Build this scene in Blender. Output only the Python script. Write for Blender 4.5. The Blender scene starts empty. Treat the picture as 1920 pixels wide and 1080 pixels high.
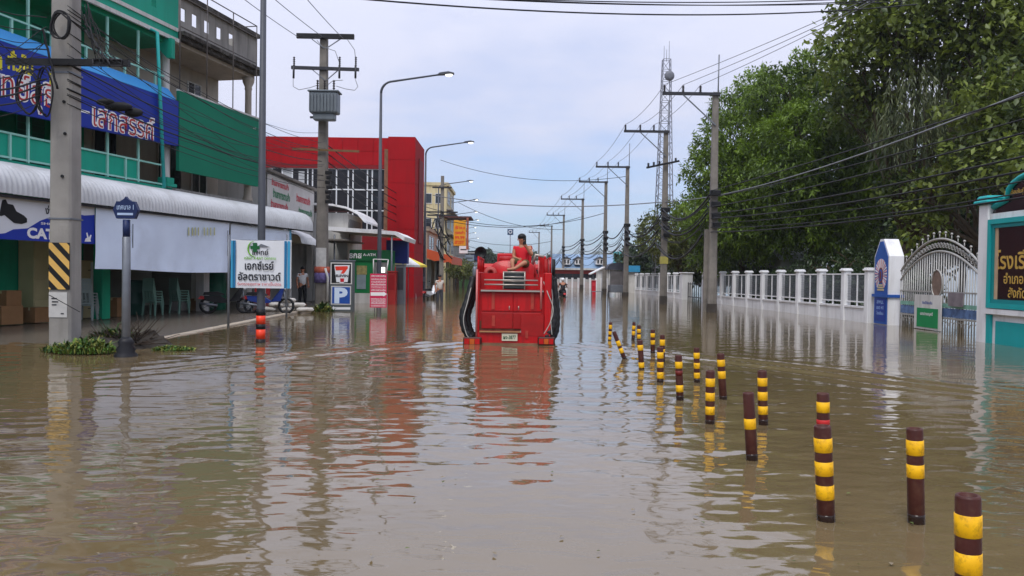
import bpy, bmesh, math, random
import numpy as np
from mathutils import Vector, Matrix, Euler

scene = bpy.context.scene
COL = scene.collection
R = math.radians
random.seed(7)
RNG = np.random.default_rng(11)

# ------------------------------------------------------------------ camera
FPX, CX, CY = 1500.0, 960.0, 540.0          # focal length and centre in photograph pixels
CAM = Vector((0.0, 0.0, 1.6))
PITCH, ROLL = -0.0187, 0.014
_f0 = Vector((0, math.cos(PITCH), math.sin(PITCH)))
_u0 = Vector((0, -math.sin(PITCH), math.cos(PITCH)))
_r0 = Vector((1, 0, 0))
_r = _r0 * math.cos(ROLL) + _u0 * math.sin(ROLL)
_u = _u0 * math.cos(ROLL) - _r0 * math.sin(ROLL)
cam_data = bpy.data.cameras.new('camera')
cam = bpy.data.objects.new('camera', cam_data)
COL.objects.link(cam)
cam_data.sensor_width = 36.0
cam_data.lens = 36.0 * FPX / 1920.0
cam_data.clip_start = 0.1
cam_data.clip_end = 9000
m = Matrix((_r, _u, -_f0)).transposed().to_4x4()
m.translation = CAM
cam.matrix_world = m
scene.camera = cam

# ------------------------------------------------------------------ sky and sun (overcast)
SUN_EL, SUN_AZ = R(58), R(200)
world = bpy.data.worlds.new('World')
scene.world = world
world.use_nodes = True
nt = world.node_tree
for n in list(nt.nodes):
    nt.nodes.remove(n)
def wn(t, **k):
    n = nt.nodes.new(t)
    for a, b in k.items():
        setattr(n, a, b)
    return n
out = wn('ShaderNodeOutputWorld'); bg = wn('ShaderNodeBackground')
sky = wn('ShaderNodeTexSky', sky_type='NISHITA', sun_disc=False, sun_elevation=SUN_EL, sun_rotation=SUN_AZ)
sky.air_density = 1.0; sky.dust_density = 1.5
tc = wn('ShaderNodeTexCoord')
sep = wn('ShaderNodeSeparateXYZ')
nt.links.new(tc.outputs['Generated'], sep.inputs[0])
# flat cloud deck: project the direction onto a plane high above
zmx = wn('ShaderNodeMath', operation='MAXIMUM'); zmx.inputs[1].default_value = 0.0
nt.links.new(sep.outputs['Z'], zmx.inputs[0])
zad = wn('ShaderNodeMath', operation='ADD'); zad.inputs[1].default_value = 0.10
nt.links.new(zmx.outputs[0], zad.inputs[0])
dv = wn('ShaderNodeVectorMath', operation='DIVIDE')
cmb = wn('ShaderNodeCombineXYZ')
for i in range(3):
    nt.links.new(zad.outputs[0], cmb.inputs[i])
nt.links.new(tc.outputs['Generated'], dv.inputs[0]); nt.links.new(cmb.outputs[0], dv.inputs[1])
ns = wn('ShaderNodeTexNoise'); ns.inputs['Scale'].default_value = 0.9; ns.inputs['Detail'].default_value = 7; ns.inputs['Roughness'].default_value = 0.58
nt.links.new(dv.outputs[0], ns.inputs['Vector'])
# cloud cover: thick overhead, thinner in bands near the horizon
elr = wn('ShaderNodeMapRange'); elr.inputs['From Min'].default_value = 0.02; elr.inputs['From Max'].default_value = 0.22
elr.inputs['To Min'].default_value = 0.28; elr.inputs['To Max'].default_value = 1.0
nt.links.new(sep.outputs['Z'], elr.inputs['Value'])
nr = wn('ShaderNodeMapRange'); nr.inputs['From Min'].default_value = 0.35; nr.inputs['From Max'].default_value = 0.65
nr.inputs['To Min'].default_value = -0.2; nr.inputs['To Max'].default_value = 0.2
nt.links.new(ns.outputs['Fac'], nr.inputs['Value'])
cov = wn('ShaderNodeMath', operation='ADD', use_clamp=True)
nt.links.new(elr.outputs[0], cov.inputs[0]); nt.links.new(nr.outputs[0], cov.inputs[1])
# cloud brightness varies a little with the deck's thickness
cr = wn('ShaderNodeMix', data_type='RGBA')
cr.inputs[6].default_value = (4.45, 4.66, 5.85, 1); cr.inputs[7].default_value = (4.8, 5.0, 6.1, 1)
nr2 = wn('ShaderNodeMapRange'); nr2.inputs['From Min'].default_value = 0.3; nr2.inputs['From Max'].default_value = 0.7
nt.links.new(ns.outputs['Fac'], nr2.inputs['Value']); nt.links.new(nr2.outputs[0], cr.inputs[0])
# an overcast deck grows steadily brighter from the horizon to the zenith
gr = wn('ShaderNodeMath', operation='MULTIPLY_ADD'); gr.inputs[1].default_value = 0.75; gr.inputs[2].default_value = 1.0
nt.links.new(zmx.outputs[0], gr.inputs[0])
cg = wn('ShaderNodeVectorMath', operation='SCALE')
nt.links.new(cr.outputs[2], cg.inputs[0]); nt.links.new(gr.outputs[0], cg.inputs['Scale'])
skm = wn('ShaderNodeVectorMath', operation='MULTIPLY'); skm.inputs[1].default_value = (0.62, 0.92, 1.28)
nt.links.new(sky.outputs[0], skm.inputs[0])
mx = wn('ShaderNodeMix', data_type='RGBA')
nt.links.new(cov.outputs[0], mx.inputs[0]); nt.links.new(skm.outputs[0], mx.inputs[6]); nt.links.new(cg.outputs[0], mx.inputs[7])
bg.inputs['Strength'].default_value = 0.10
nt.links.new(mx.outputs[2], bg.inputs['Color']); nt.links.new(bg.outputs[0], out.inputs['Surface'])

sun_data = bpy.data.lights.new('sun', 'SUN')
sun_data.energy = 1.5; sun_data.angle = R(25); sun_data.color = (1.0, 0.97, 0.92)
sun = bpy.data.objects.new('sun', sun_data)
COL.objects.link(sun)
sun_dir = Vector((math.cos(SUN_EL) * math.sin(SUN_AZ), math.cos(SUN_EL) * math.cos(SUN_AZ), math.sin(SUN_EL)))
sun.rotation_euler = sun_dir.to_track_quat('Z', 'Y').to_euler()

scene.view_settings.view_transform = 'Standard'
scene.view_settings.look = 'None'
scene.view_settings.gamma = 1.0
scene.view_settings.use_curve_mapping = False
scene.view_settings.exposure = 0.5
scene.cycles.use_denoising = True
scene.cycles.max_bounces = 5
scene.cycles.diffuse_bounces = 2
scene.cycles.glossy_bounces = 2
scene.cycles.transparent_max_bounces = 5
scene.cycles.volume_bounces = 0
scene.cycles.caustics_reflective = False
scene.cycles.caustics_refractive = False

# ------------------------------------------------------------------ where things stand: rays of the photograph
def ray(px, py):
    return (_f0 * FPX + _r * (px - CX) - _u * (py - CY))
def P(px, py, Y):
    d = ray(px, py)
    return CAM + d * (Y / d.y)
def W(px, py, z=0.0):
    d = ray(px, py)
    return CAM + d * ((z - CAM.z) / d.z)
def hit(px, py, pt, n):
    d = ray(px, py)
    return CAM + d * ((pt - CAM).dot(n) / d.dot(n))

# ------------------------------------------------------------------ materials
def lin(c):
    c = c / 255.0
    return c / 12.92 if c <= 0.04045 else ((c + 0.055) / 1.055) ** 2.4
def C(r, g, b, k=1.0):
    return (lin(r) * k, lin(g) * k, lin(b) * k)
MATS = {}
def mat(name, col, rough=0.6, var=0.12, scale=3.0, bump=0.0, bscale=40.0, metal=0.0, grime=0.0, gcol=(0.05, 0.045, 0.035), gscale=1.2, streak=False, spec=0.3, coat=0.0):
    if name in MATS:
        return MATS[name]
    M = bpy.data.materials.new(name); M.use_nodes = True
    t = M.node_tree; L = t.links
    b = t.nodes['Principled BSDF']
    b.inputs['Roughness'].default_value = rough
    b.inputs['Metallic'].default_value = metal
    b.inputs['Specular IOR Level'].default_value = spec
    b.inputs['Coat Weight'].default_value = coat
    tcn = t.nodes.new('ShaderNodeTexCoord')
    no = t.nodes.new('ShaderNodeTexNoise'); no.inputs['Scale'].default_value = scale; no.inputs['Detail'].default_value = 6
    L.new(tcn.outputs['Object'], no.inputs['Vector'])
    mxn = t.nodes.new('ShaderNodeMix'); mxn.data_type = 'RGBA'
    mxn.inputs[6].default_value = (*[c * (1 - var) for c in col], 1)
    mxn.inputs[7].default_value = (*[min(1, c * (1 + var)) for c in col], 1)
    mr = t.nodes.new('ShaderNodeMapRange'); mr.inputs['From Min'].default_value = 0.3; mr.inputs['From Max'].default_value = 0.7
    L.new(no.outputs['Fac'], mr.inputs['Value']); L.new(mr.outputs[0], mxn.inputs[0])
    last = mxn.outputs[2]
    if grime > 0:
        n2 = t.nodes.new('ShaderNodeTexNoise'); n2.inputs['Scale'].default_value = gscale; n2.inputs['Detail'].default_value = 8; n2.inputs['Roughness'].default_value = 0.65
        if streak:
            mp = t.nodes.new('ShaderNodeMapping'); mp.inputs['Scale'].default_value = (3.0, 3.0, 0.35)
            L.new(tcn.outputs['Object'], mp.inputs['Vector']); L.new(mp.outputs[0], n2.inputs['Vector'])
        else:
            L.new(tcn.outputs['Object'], n2.inputs['Vector'])
        m2 = t.nodes.new('ShaderNodeMapRange'); m2.inputs['From Min'].default_value = 0.48; m2.inputs['From Max'].default_value = 0.78
        m2.inputs['To Max'].default_value = grime
        L.new(n2.outputs['Fac'], m2.inputs['Value'])
        mg = t.nodes.new('ShaderNodeMix'); mg.data_type = 'RGBA'
        mg.inputs[7].default_value = (*gcol, 1)
        L.new(m2.outputs[0], mg.inputs[0]); L.new(last, mg.inputs[6]); last = mg.outputs[2]
    L.new(last, b.inputs['Base Color'])
    if bump > 0:
        n3 = t.nodes.new('ShaderNodeTexNoise'); n3.inputs['Scale'].default_value = bscale; n3.inputs['Detail'].default_value = 4
        L.new(tcn.outputs['Object'], n3.inputs['Vector'])
        bp = t.nodes.new('ShaderNodeBump'); bp.inputs['Strength'].default_value = bump; bp.inputs['Distance'].default_value = 0.02
        L.new(n3.outputs['Fac'], bp.inputs['Height']); L.new(bp.outputs[0], b.inputs['Normal'])
    MATS[name] = M
    return M
def emit(name, col, strength):
    if name in MATS:
        return MATS[name]
    M = mat(name, col, 0.3, 0.02)
    b = M.node_tree.nodes['Principled BSDF']
    b.inputs['Emission Color'].default_value = (*col, 1); b.inputs['Emission Strength'].default_value = strength
    return M
def glass_dark(name, col, rough=0.08):
    return mat(name, col, rough, 0.25, 0.6, spec=0.6)

# ------------------------------------------------------------------ mesh builder
class MB:
    def __init__(s):
        s.v = []; s.f = []; s.mi = []; s.cur = 0; s.sm = []
    def add(s, vs, fs, smooth=False):
        o = len(s.v)
        s.v += [tuple(v) for v in vs]
        for f in fs:
            s.f.append(tuple(i + o for i in f)); s.mi.append(s.cur); s.sm.append(smooth)
        return s
    def box(s, x0, x1, y0, y1, z0, z1, b=0.0):
        if x0 > x1: x0, x1 = x1, x0
        if y0 > y1: y0, y1 = y1, y0
        if z0 > z1: z0, z1 = z1, z0
        vs = [(x0, y0, z0), (x1, y0, z0), (x1, y1, z0), (x0, y1, z0), (x0, y0, z1), (x1, y0, z1), (x1, y1, z1), (x0, y1, z1)]
        return s.add(vs, [(0, 3, 2, 1), (4, 5, 6, 7), (0, 1, 5, 4), (1, 2, 6, 5), (2, 3, 7, 6), (3, 0, 4, 7)])
    def cbox(s, x0, x1, y0, y1, z0, z1, c=0.02):
        # box with chamfered vertical edges and top rim
        def ring(i, z):
            return [(x0 + c + i, y0 + i, z), (x1 - c - i, y0 + i, z), (x1 - i, y0 + c + i, z), (x1 - i, y1 - c - i, z), (x1 - c - i, y1 - i, z), (x0 + c + i, y1 - i, z), (x0 + i, y1 - c - i, z), (x0 + i, y0 + c + i, z)]
        vs = ring(c * .7, z0) + ring(0, z0 + c) + ring(0, z1 - c) + ring(c * .7, z1)
        fs = [tuple(range(7, -1, -1)), tuple(range(24, 32))]
        for k in range(3):
            for i in range(8):
                j = (i + 1) % 8
                fs.append((k * 8 + i, k * 8 + j, k * 8 + 8 + j, k * 8 + 8 + i))
        return s.add(vs, fs)
    def bar(s, a, b, w, h=None, up=(0, 0, 1)):
        # rectangular bar from a to b
        a = Vector(a); b = Vector(b); h = w if h is None else h
        d = (b - a).normalized(); upv = Vector(up)
        if abs(d.dot(upv)) > 0.98: upv = Vector((0, 1, 0))
        sd = d.cross(upv).normalized(); u2 = sd.cross(d)
        vs = []
        for p in (a, b):
            for (i, j) in ((-1, -1), (1, -1), (1, 1), (-1, 1)):
                vs.append(p + sd * (i * w / 2) + u2 * (j * h / 2))
        return s.add(vs, [(0, 3, 2, 1), (4, 5, 6, 7), (0, 1, 5, 4), (1, 2, 6, 5), (2, 3, 7, 6), (3, 0, 4, 7)])
    def tube(s, pts, r, n=8, caps=True, smooth=True):
        pts = [Vector(p) for p in pts]
        rs = r if isinstance(r, (list, tuple)) else [r] * len(pts)
        vs = []; fs = []
        prev = None
        for i, p in enumerate(pts):
            if i == 0: d = pts[1] - p
            elif i == len(pts) - 1: d = p - pts[-2]
            else: d = pts[i + 1] - pts[i - 1]
            d = d.normalized() if d.length > 1e-9 else Vector((0, 0, 1))
            if prev is None:
                a = Vector((0, 0, 1)) if abs(d.z) < 0.9 else Vector((1, 0, 0))
                e = d.cross(a).normalized()
            else:
                e = (prev - d * prev.dot(d))
                e = e.normalized() if e.length > 1e-6 else d.orthogonal().normalized()
            prev = e; g = d.cross(e)
            for k in range(n):
                an = 2 * math.pi * k / n
                vs.append(p + (e * math.cos(an) + g * math.sin(an)) * rs[i])
        for i in range(len(pts) - 1):
            for k in range(n):
                k2 = (k + 1) % n
                fs.append((i * n + k, i * n + k2, (i + 1) * n + k2, (i + 1) * n + k))
        s.add(vs, fs, smooth)
        if caps:
            o = len(s.v) - len(vs)
            s.f.append(tuple(o + k for k in range(n - 1, -1, -1))); s.mi.append(s.cur); s.sm.append(False)
            q = o + (len(pts) - 1) * n
            s.f.append(tuple(q + k for k in range(n))); s.mi.append(s.cur); s.sm.append(False)
        return s
    def lathe(s, prof, c=(0, 0, 0), n=16, smooth=True):
        vs = []; fs = []
        for (r, z) in prof:
            for k in range(n):
                a = 2 * math.pi * k / n
                vs.append((c[0] + r * math.cos(a), c[1] + r * math.sin(a), c[2] + z))
        for i in range(len(prof) - 1):
            for k in range(n):
                k2 = (k + 1) % n
                fs.append((i * n + k, i * n + k2, (i + 1) * n + k2, (i + 1) * n + k))
        s.add(vs, fs, smooth)
        o = len(s.v) - len(vs); q = o + (len(prof) - 1) * n
        s.f.append(tuple(o + k for k in range(n - 1, -1, -1))); s.mi.append(s.cur); s.sm.append(False)
        s.f.append(tuple(q + k for k in range(n))); s.mi.append(s.cur); s.sm.append(False)
        return s
    def ball(s, c, rx, ry=None, rz=None, n=12, m=8):
        ry = rx if ry is None else ry; rz = rx if rz is None else rz
        vs = []; fs = []
        for i in range(m + 1):
            t = math.pi * i / m
            for k in range(n):
                a = 2 * math.pi * k / n
                q = max(math.sin(t), 1e-3)
                vs.append((c[0] + rx * q * math.cos(a), c[1] + ry * q * math.sin(a), c[2] - rz * math.cos(t)))
        for i in range(m):
            for k in range(n):
                k2 = (k + 1) % n
                fs.append((i * n + k, i * n + k2, (i + 1) * n + k2, (i + 1) * n + k))
        return s.add(vs, fs, True)
    def prism(s, poly, axis, d0, d1):
        # poly: list of 2D points, extruded along axis 'x','y' or 'z' from d0 to d1
        n = len(poly)
        def mk(p, d):
            return {'x': (d, p[0], p[1]), 'y': (p[0], d, p[1]), 'z': (p[0], p[1], d)}[axis]
        vs = [mk(p, d0) for p in poly] + [mk(p, d1) for p in poly]
        fs = [tuple(range(n - 1, -1, -1)), tuple(range(n, 2 * n))]
        for i in range(n):
            j = (i + 1) % n
            fs.append((i, j, n + j, n + i))
        return s.add(vs, fs)
    def torus(s, c, R_, r, axis='x', n=24, m=8, a0=0, a1=2 * math.pi):
        pts = []
        for i in range(n + 1):
            a = a0 + (a1 - a0) * i / n
            q = (R_ * math.cos(a), R_ * math.sin(a))
            pts.append({'x': (c[0], c[1] + q[0], c[2] + q[1]), 'y': (c[0] + q[0], c[1], c[2] + q[1]), 'z': (c[0] + q[0], c[1] + q[1], c[2])}[axis])
        return s.tube(pts, r, m, caps=False)
    def mesh(s, name, mats):
        me = bpy.data.meshes.new(name)
        me.from_pydata(s.v, [], s.f)
        ms = mats if isinstance(mats, (list, tuple)) else [mats]
        for q in ms: me.materials.append(q)
        if len(ms) > 1: me.polygons.foreach_set('material_index', s.mi)
        me.polygons.foreach_set('use_smooth', s.sm)
        bm = bmesh.new(); bm.from_mesh(me)
        bmesh.ops.recalc_face_normals(bm, faces=bm.faces[:]); bm.to_mesh(me); bm.free()
        me.update()
        return me
    def build(s, name, mats, parent=None, loc=None, rotz=0.0):
        o = bpy.data.objects.new(name, s.mesh(name, mats))
        COL.objects.link(o)
        if parent is not None: o.parent = parent
        if loc is not None: o.location = loc
        if rotz: o.rotation_euler = (0, 0, rotz)
        return o

def tag(o, label=None, cat=None, group=None, kind=None):
    if label: o['label'] = label
    if cat: o['category'] = cat
    if group: o['group'] = group
    if kind: o['kind'] = kind
    return o
def empty(name, loc=(0, 0, 0), rotz=0.0, label=None, cat=None, group=None):
    o = bpy.data.objects.new(name, None); o.empty_display_size = 0.2
    COL.objects.link(o); o.location = loc; o.rotation_euler = (0, 0, rotz)
    return tag(o, label, cat, group)
def kids(o):
    return [c for c in bpy.data.objects if c.parent is o]
def copy_tree(o, parent=None):
    c = o.copy(); COL.objects.link(c)
    if parent is not None: c.parent = parent
    for ch in kids(o): copy_tree(ch, c)
    return c
def shared(name, me, parent, loc=(0, 0, 0), rotz=0.0, scale=None):
    o = bpy.data.objects.new(name, me); COL.objects.link(o); o.parent = parent; o.location = loc; o.rotation_euler = (0, 0, rotz)
    if scale: o.scale = scale
    return o

def text(parent, body, material, height, centre, right, up, width=None, bold=0.0, depth=0.003, name='lettering', align='c'):
    """flat lettering on a face: centre of the text block, with its reading and up directions, in the parent's frame"""
    cu = bpy.data.curves.new('t', 'FONT'); cu.body = body; cu.size = 1.0; cu.offset = bold; cu.resolution_u = 3
    tmp = bpy.data.objects.new('t', cu); COL.objects.link(tmp)
    bpy.context.view_layer.update()
    me = bpy.data.meshes.new_from_object(tmp.evaluated_get(bpy.context.evaluated_depsgraph_get()))
    bpy.data.objects.remove(tmp); bpy.data.curves.remove(cu)
    n = len(me.vertices)
    co = np.empty(n * 3); me.vertices.foreach_get('co', co); co = co.reshape(n, 3)
    lo, hi = co.min(0), co.max(0)
    sy = height / max(hi[1] - lo[1], 1e-6)
    sx = sy if width is None else width / max(hi[0] - lo[0], 1e-6)
    cx = (lo[0] + hi[0]) / 2 if align == 'c' else lo[0]
    rt = np.array(Vector(right).normalized()); uv = np.array(Vector(up).normalized()); nn = np.cross(rt, uv)
    # islands lifted by a hair so that crossing strokes never share a plane
    bm = bmesh.new(); bm.from_mesh(me); bm.verts.ensure_lookup_table()
    lift = np.zeros(n); seen = [False] * n; k = 0
    for v in bm.verts:
        if seen[v.index]: continue
        st = [v]; seen[v.index] = True
        while st:
            q = st.pop(); lift[q.index] = (k % 5) * 0.0007
            for e in q.link_edges:
                w_ = e.other_vert(q)
                if not seen[w_.index]: seen[w_.index] = True; st.append(w_)
        k += 1
    bm.free()
    c = np.array(Vector(centre))
    out_ = c + np.outer((co[:, 0] - cx) * sx, rt) + np.outer((co[:, 1] - (lo[1] + hi[1]) / 2) * sy, uv) + np.outer(depth + lift, nn)
    me.vertices.foreach_set('co', out_.astype(np.float32).ravel()); me.update()
    me.materials.clear(); me.materials.append(material)
    me.name = name
    o = bpy.data.objects.new(name, me); COL.objects.link(o); o.parent = parent
    return o

# common materials
M_CONC = mat('concrete', C(150, 146, 140), 0.85, 0.14, 2.0, 0.25, 30, grime=0.35, streak=True)
M_CONC2 = mat('old_concrete', C(128, 122, 114), 0.9, 0.2, 3.0, 0.3, 30, grime=0.6, streak=True)
M_STEEL = mat('galvanised_steel', C(120, 124, 130), 0.45, 0.12, 5, metal=0.5)
M_DARKSTEEL = mat('dark_steel', C(58, 58, 62), 0.5, 0.15, 5, metal=0.3)
M_LAMP = mat('lamp_post_paint', C(74, 77, 84), 0.5, 0.1, 3, grime=0.2, streak=True)
M_BLACK = mat('black_rubber', C(22, 22, 24), 0.55, 0.2, 8)
M_WIRE = mat('black_cable', C(26, 26, 28), 0.6, 0.1, 4)
M_WIREG = mat('grey_cable', C(120, 122, 126), 0.6, 0.1, 4)
M_WHITE = mat('white_paint', C(228, 228, 228), 0.55, 0.05, 1.5, grime=0.42, streak=True, gcol=C(120, 112, 98))
M_WHITE2 = mat('old_white_paint', C(205, 203, 198), 0.7, 0.08, 1.5, 0.1, 30, grime=0.45, streak=True, gcol=C(95, 88, 78))
M_PLWHITE = mat('white_plastic', C(228, 230, 232), 0.4, 0.03, 3)
M_RED = mat('red_paint', C(190, 30, 34), 0.42, 0.12, 1.2, grime=0.25, gcol=C(90, 22, 20))
M_YEL = mat('yellow_reflective', C(250, 188, 22), 0.45, 0.1, 14, grime=0.85, gcol=C(104, 72, 30), gscale=22)
M_TEAL = mat('teal_paint', C(18, 158, 130), 0.6, 0.08, 1.0, 0.05, 30, grime=0.25, streak=True, gcol=C(30, 80, 72))
M_TEALD = mat('deep_green_paint', C(20, 150, 112), 0.65, 0.12, 1.0, 0.05, 30, grime=0.3, streak=True, gcol=C(14, 60, 50))
M_MINT = mat('mint_paint', C(150, 205, 190), 0.5, 0.08, 2)
M_BLUE = mat('sign_blue', C(16, 44, 148), 0.45, 0.08, 0.8)
M_GLASSD = glass_dark('dark_window_glass', C(38, 40, 46))
M_INT = mat('dim_interior_paint', C(140, 142, 130), 0.8, 0.2, 1.0)
# ------------------------------------------------------------------ water: one wide sheet of muddy flood water, rippled
def water_mesh():
    ys = []
    y = -14.0
    while y < 3.4: ys.append(y); y += 0.6
    d = 2400.0 / 3.6
    while d > 26.0:
        ys.append(2400.0 / d); d -= 1.45
    y = ys[-1]
    while y < 4000: y *= 1.12; ys.append(y)
    ys = np.array(ys); nc = 520
    t = np.linspace(-1, 1, nc); t = np.sign(t) * (0.72 * np.abs(t) + 0.28 * np.abs(t) ** 4)
    w = 0.98 * np.maximum(ys, 0) + 7.0
    X = np.outer(w, t); Y = np.repeat(ys[:, None], nc, 1)
    dY = np.gradient(ys)[:, None] + 0 * X
    dX = np.gradient(X, axis=1)
    rng = np.random.default_rng(5)
    Z = np.zeros_like(X)
    # slowly varying patches of rough and calm water
    def patch(sc, seed, ax=1.0):
        r2 = np.random.default_rng(seed); q = np.zeros_like(X)
        for _ in range(9):
            a = r2.uniform(0, 2 * math.pi); k = sc * r2.uniform(0.5, 1.6)
            q += np.sin((X * math.cos(a) * ax + Y * math.sin(a)) * k + r2.uniform(0, 6.3))
        return q / 3.0
    rough = 1 / (1 + np.exp(-1.8 * patch(0.55, 3)))
    bend = 0.25 * patch(0.5, 8); bend2 = 0.3 * patch(0.9, 9)
    for i in range(120):
        lam = 0.11 * (0.85 / 0.11) ** rng.uniform(0, 1)
        a = rng.normal(0.5 * math.pi, 0.55)
        if i % 5 == 0: a = rng.uniform(0, math.pi)
        k = 2 * math.pi / lam
        amp = 0.00066 * lam ** 0.9 * rng.uniform(0.5, 1.4)
        keep = np.clip((lam / (3.0 * dY) - 0.7) / 0.8, 0, 1) * np.clip((lam / (2.2 * np.abs(dX) * max(abs(math.cos(a)), 0.25)) - 0.7) / 0.8, 0, 1)
        ph = rng.uniform(0, 6.3)
        Z += amp * keep * (0.35 + 1.0 * rough) * np.sin(k * (X * math.cos(a) + Y * math.sin(a)) + bend * k * 0.35 + bend2 * 2 + ph)
    # V-shaped wake of the truck, and the slow swell running off it
    for (x0, y0, x1, y1, s) in ((-1.15, 18.4, -5.6, 12.6, -1), (1.25, 18.4, 7.4, 10.4, 1)):
        dx, dy = x1 - x0, y1 - y0; ln = math.hypot(dx, dy); ux, uy = dx / ln, dy / ln
        al = (X - x0) * ux + (Y - y0) * uy; ac = (X - x0) * (-uy) + (Y - y0) * ux
        ac = ac + 0.12 * bend * al
        env = np.exp(-(ac / 0.75) ** 2) * np.clip(al / 0.8, 0, 1) * np.clip((ln + 2 - al) / 5.0, 0, 1)
        keepw = np.clip((0.6 / (2.4 * dY)) , 0, 1)
        Z += 0.021 * env * np.cos(2 * math.pi * ac / 0.62) * keepw
    churn = np.exp(-((X - 0.05) / 1.3) ** 2) * np.clip((18.2 - Y) / 1.0, 0, 1) * np.exp(-np.maximum(18.0 - Y, 0) / 6.0)
    Z += 0.008 * churn * np.sin(9 * Y + 2.5 * bend2 * 6 + X * 1.3) * np.clip(0.5 / (2 * dY), 0, 1)
    Z *= np.clip(np.minimum(1, 1.0), 0, 1)
    nr = len(ys)
    co = np.stack([X, Y, Z], -1).reshape(-1, 3).astype(np.float32)
    idx = np.arange(nr * nc).reshape(nr, nc)
    q = np.stack([idx[:-1, :-1], idx[:-1, 1:], idx[1:, 1:], idx[1:, :-1]], -1).reshape(-1, 4).astype(np.int32)
    me = bpy.data.meshes.new('water')
    me.vertices.add(len(co)); me.vertices.foreach_set('co', co.ravel())
    me.loops.add(q.size); me.loops.foreach_set('vertex_index', q.ravel())
    me.polygons.add(len(q)); me.polygons.foreach_set('loop_start', np.arange(0, q.size, 4, dtype=np.int32))
    me.polygons.foreach_set('use_smooth', np.ones(len(q), dtype=bool))
    me.update(calc_edges=True)
    return me
def water_material():
    M = bpy.data.materials.new('muddy_flood_water'); M.use_nodes = True
    t = M.node_tree; L = t.links; b = t.nodes['Principled BSDF']
    b.inputs['Roughness'].default_value = 0.045; b.inputs['IOR'].default_value = 1.85
    g = t.nodes.new('ShaderNodeNewGeometry')
    n1 = t.nodes.new('ShaderNodeTexNoise'); n1.inputs['Scale'].default_value = 0.22; n1.inputs['Detail'].default_value = 5
    L.new(g.outputs['Position'], n1.inputs['Vector'])
    mxn = t.nodes.new('ShaderNodeMix'); mxn.data_type = 'RGBA'
    mxn.inputs[6].default_value = (0.125, 0.090, 0.043, 1); mxn.inputs[7].default_value = (0.168, 0.122, 0.062, 1)
    mr = t.nodes.new('ShaderNodeMapRange'); mr.inputs['From Min'].default_value = 0.35; mr.inputs['From Max'].default_value = 0.65
    L.new(n1.outputs['Fac'], mr.inputs['Value']); L.new(mr.outputs[0], mxn.inputs[0]); L.new(mxn.outputs[2], b.inputs['Base Color'])
    mp = t.nodes.new('ShaderNodeMapping'); mp.inputs['Scale'].default_value = (0.55, 1.35, 1.0)
    L.new(g.outputs['Position'], mp.inputs['Vector'])
    n2 = t.nodes.new('ShaderNodeTexNoise'); n2.inputs['Scale'].default_value = 2.8; n2.inputs['Detail'].default_value = 2.5; n2.inputs['Roughness'].default_value = 0.45; n2.inputs['Distortion'].default_value = 0.6
    L.new(mp.outputs[0], n2.inputs['Vector'])
    bp = t.nodes.new('ShaderNodeBump'); bp.inputs['Strength'].default_value = 1.0; bp.inputs['Distance'].default_value = 0.0075
    L.new(n2.outputs['Fac'], bp.inputs['Height']); L.new(bp.outputs[0], b.inputs['Normal'])
    return M
wme = water_mesh(); wme.materials.append(water_material())
water = bpy.data.objects.new('water', wme); COL.objects.link(water); tag(water, kind='structure')

# ground sheet under the flood, reaching the horizon
g = MB(); g.box(-4000, 4000, -60, 5000, -1.2, -0.6)
tag(g.build('ground', mat('wet_earth', C(96, 82, 62), 0.9)), kind='structure')

# raised shop pavement on the left, just above the water
M_PAVE = mat('wet_pavement', C(104, 96, 86), 0.25, 0.2, 1.2, 0.15, 20, grime=0.5, gcol=C(70, 60, 48))
M_KERB = mat('kerb_stone', C(170, 158, 140), 0.7, 0.15, 2.0, 0.2, 30, grime=0.4, gcol=C(110, 92, 70))
pv = MB()
pv.prism([(12.0, -.6), (34.0, -.6), (34.0, .08), (12.0, -.02)], 'x', -30, -8.1)
pav = tag(pv.build('pavement', M_PAVE), kind='structure')
ky = 12.0
k = 0
while ky < 33.9:
    k_ = MB(); kz = -.018 + (ky - 12) / 22 * .125; k_.cbox(-8.1, -7.86, ky + 0.008, ky + 0.992, -0.5, kz, 0.02)
    o = k_.build('kerb_stone', M_KERB, pav); ky += 1.0
pv2 = MB(); pv2.box(-30, -8.6, 34.05, 300, -0.5, 0.02)
tag(pv2.build('pavement', M_PAVE), kind='structure')

# hills beyond the town
def hills():
    mb = MB(); r2 = random.Random(4)
    for (yy, h, px0, px1, sd) in ((2300, 84, 985, 1340, 3), (1700, 34, 1020, 1420, 9)):
        n = 60; top = []
        for i in range(n + 1):
            u = i / n; px = px0 + (px1 - px0) * u
            x = (px - 960) / 1500 * yy
            hh = h * (math.sin(math.pi * u) ** 0.8) * (0.75 + 0.14 * math.sin(u * 9 + sd) + 0.08 * math.sin(u * 23 + sd * 2) + 0.03 * r2.uniform(-1, 1))
            top.append((x, hh))
        vs = []; fs = []
        prof = ((-120, 0.0), (-60, 0.55), (0, 1.0), (80, 0.5), (140, 0.0))
        for (dy, s) in prof:
            for (x, hh) in top: vs.append((x, yy + dy + r2.uniform(-8, 8), hh * s * (1 + r2.uniform(-.05, .05)) - 1))
        for j in range(len(prof) - 1):
            for i in range(n):
                fs.append((j * (n + 1) + i, j * (n + 1) + i + 1, (j + 1) * (n + 1) + i + 1, (j + 1) * (n + 1) + i))
        mb.add(vs, fs, True)
    o = mb.build('hills', mat('forested_hill', C(52, 70, 48), 0.95, 0.3, 0.02))
    tag(o, kind='structure')
hills()
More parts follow.
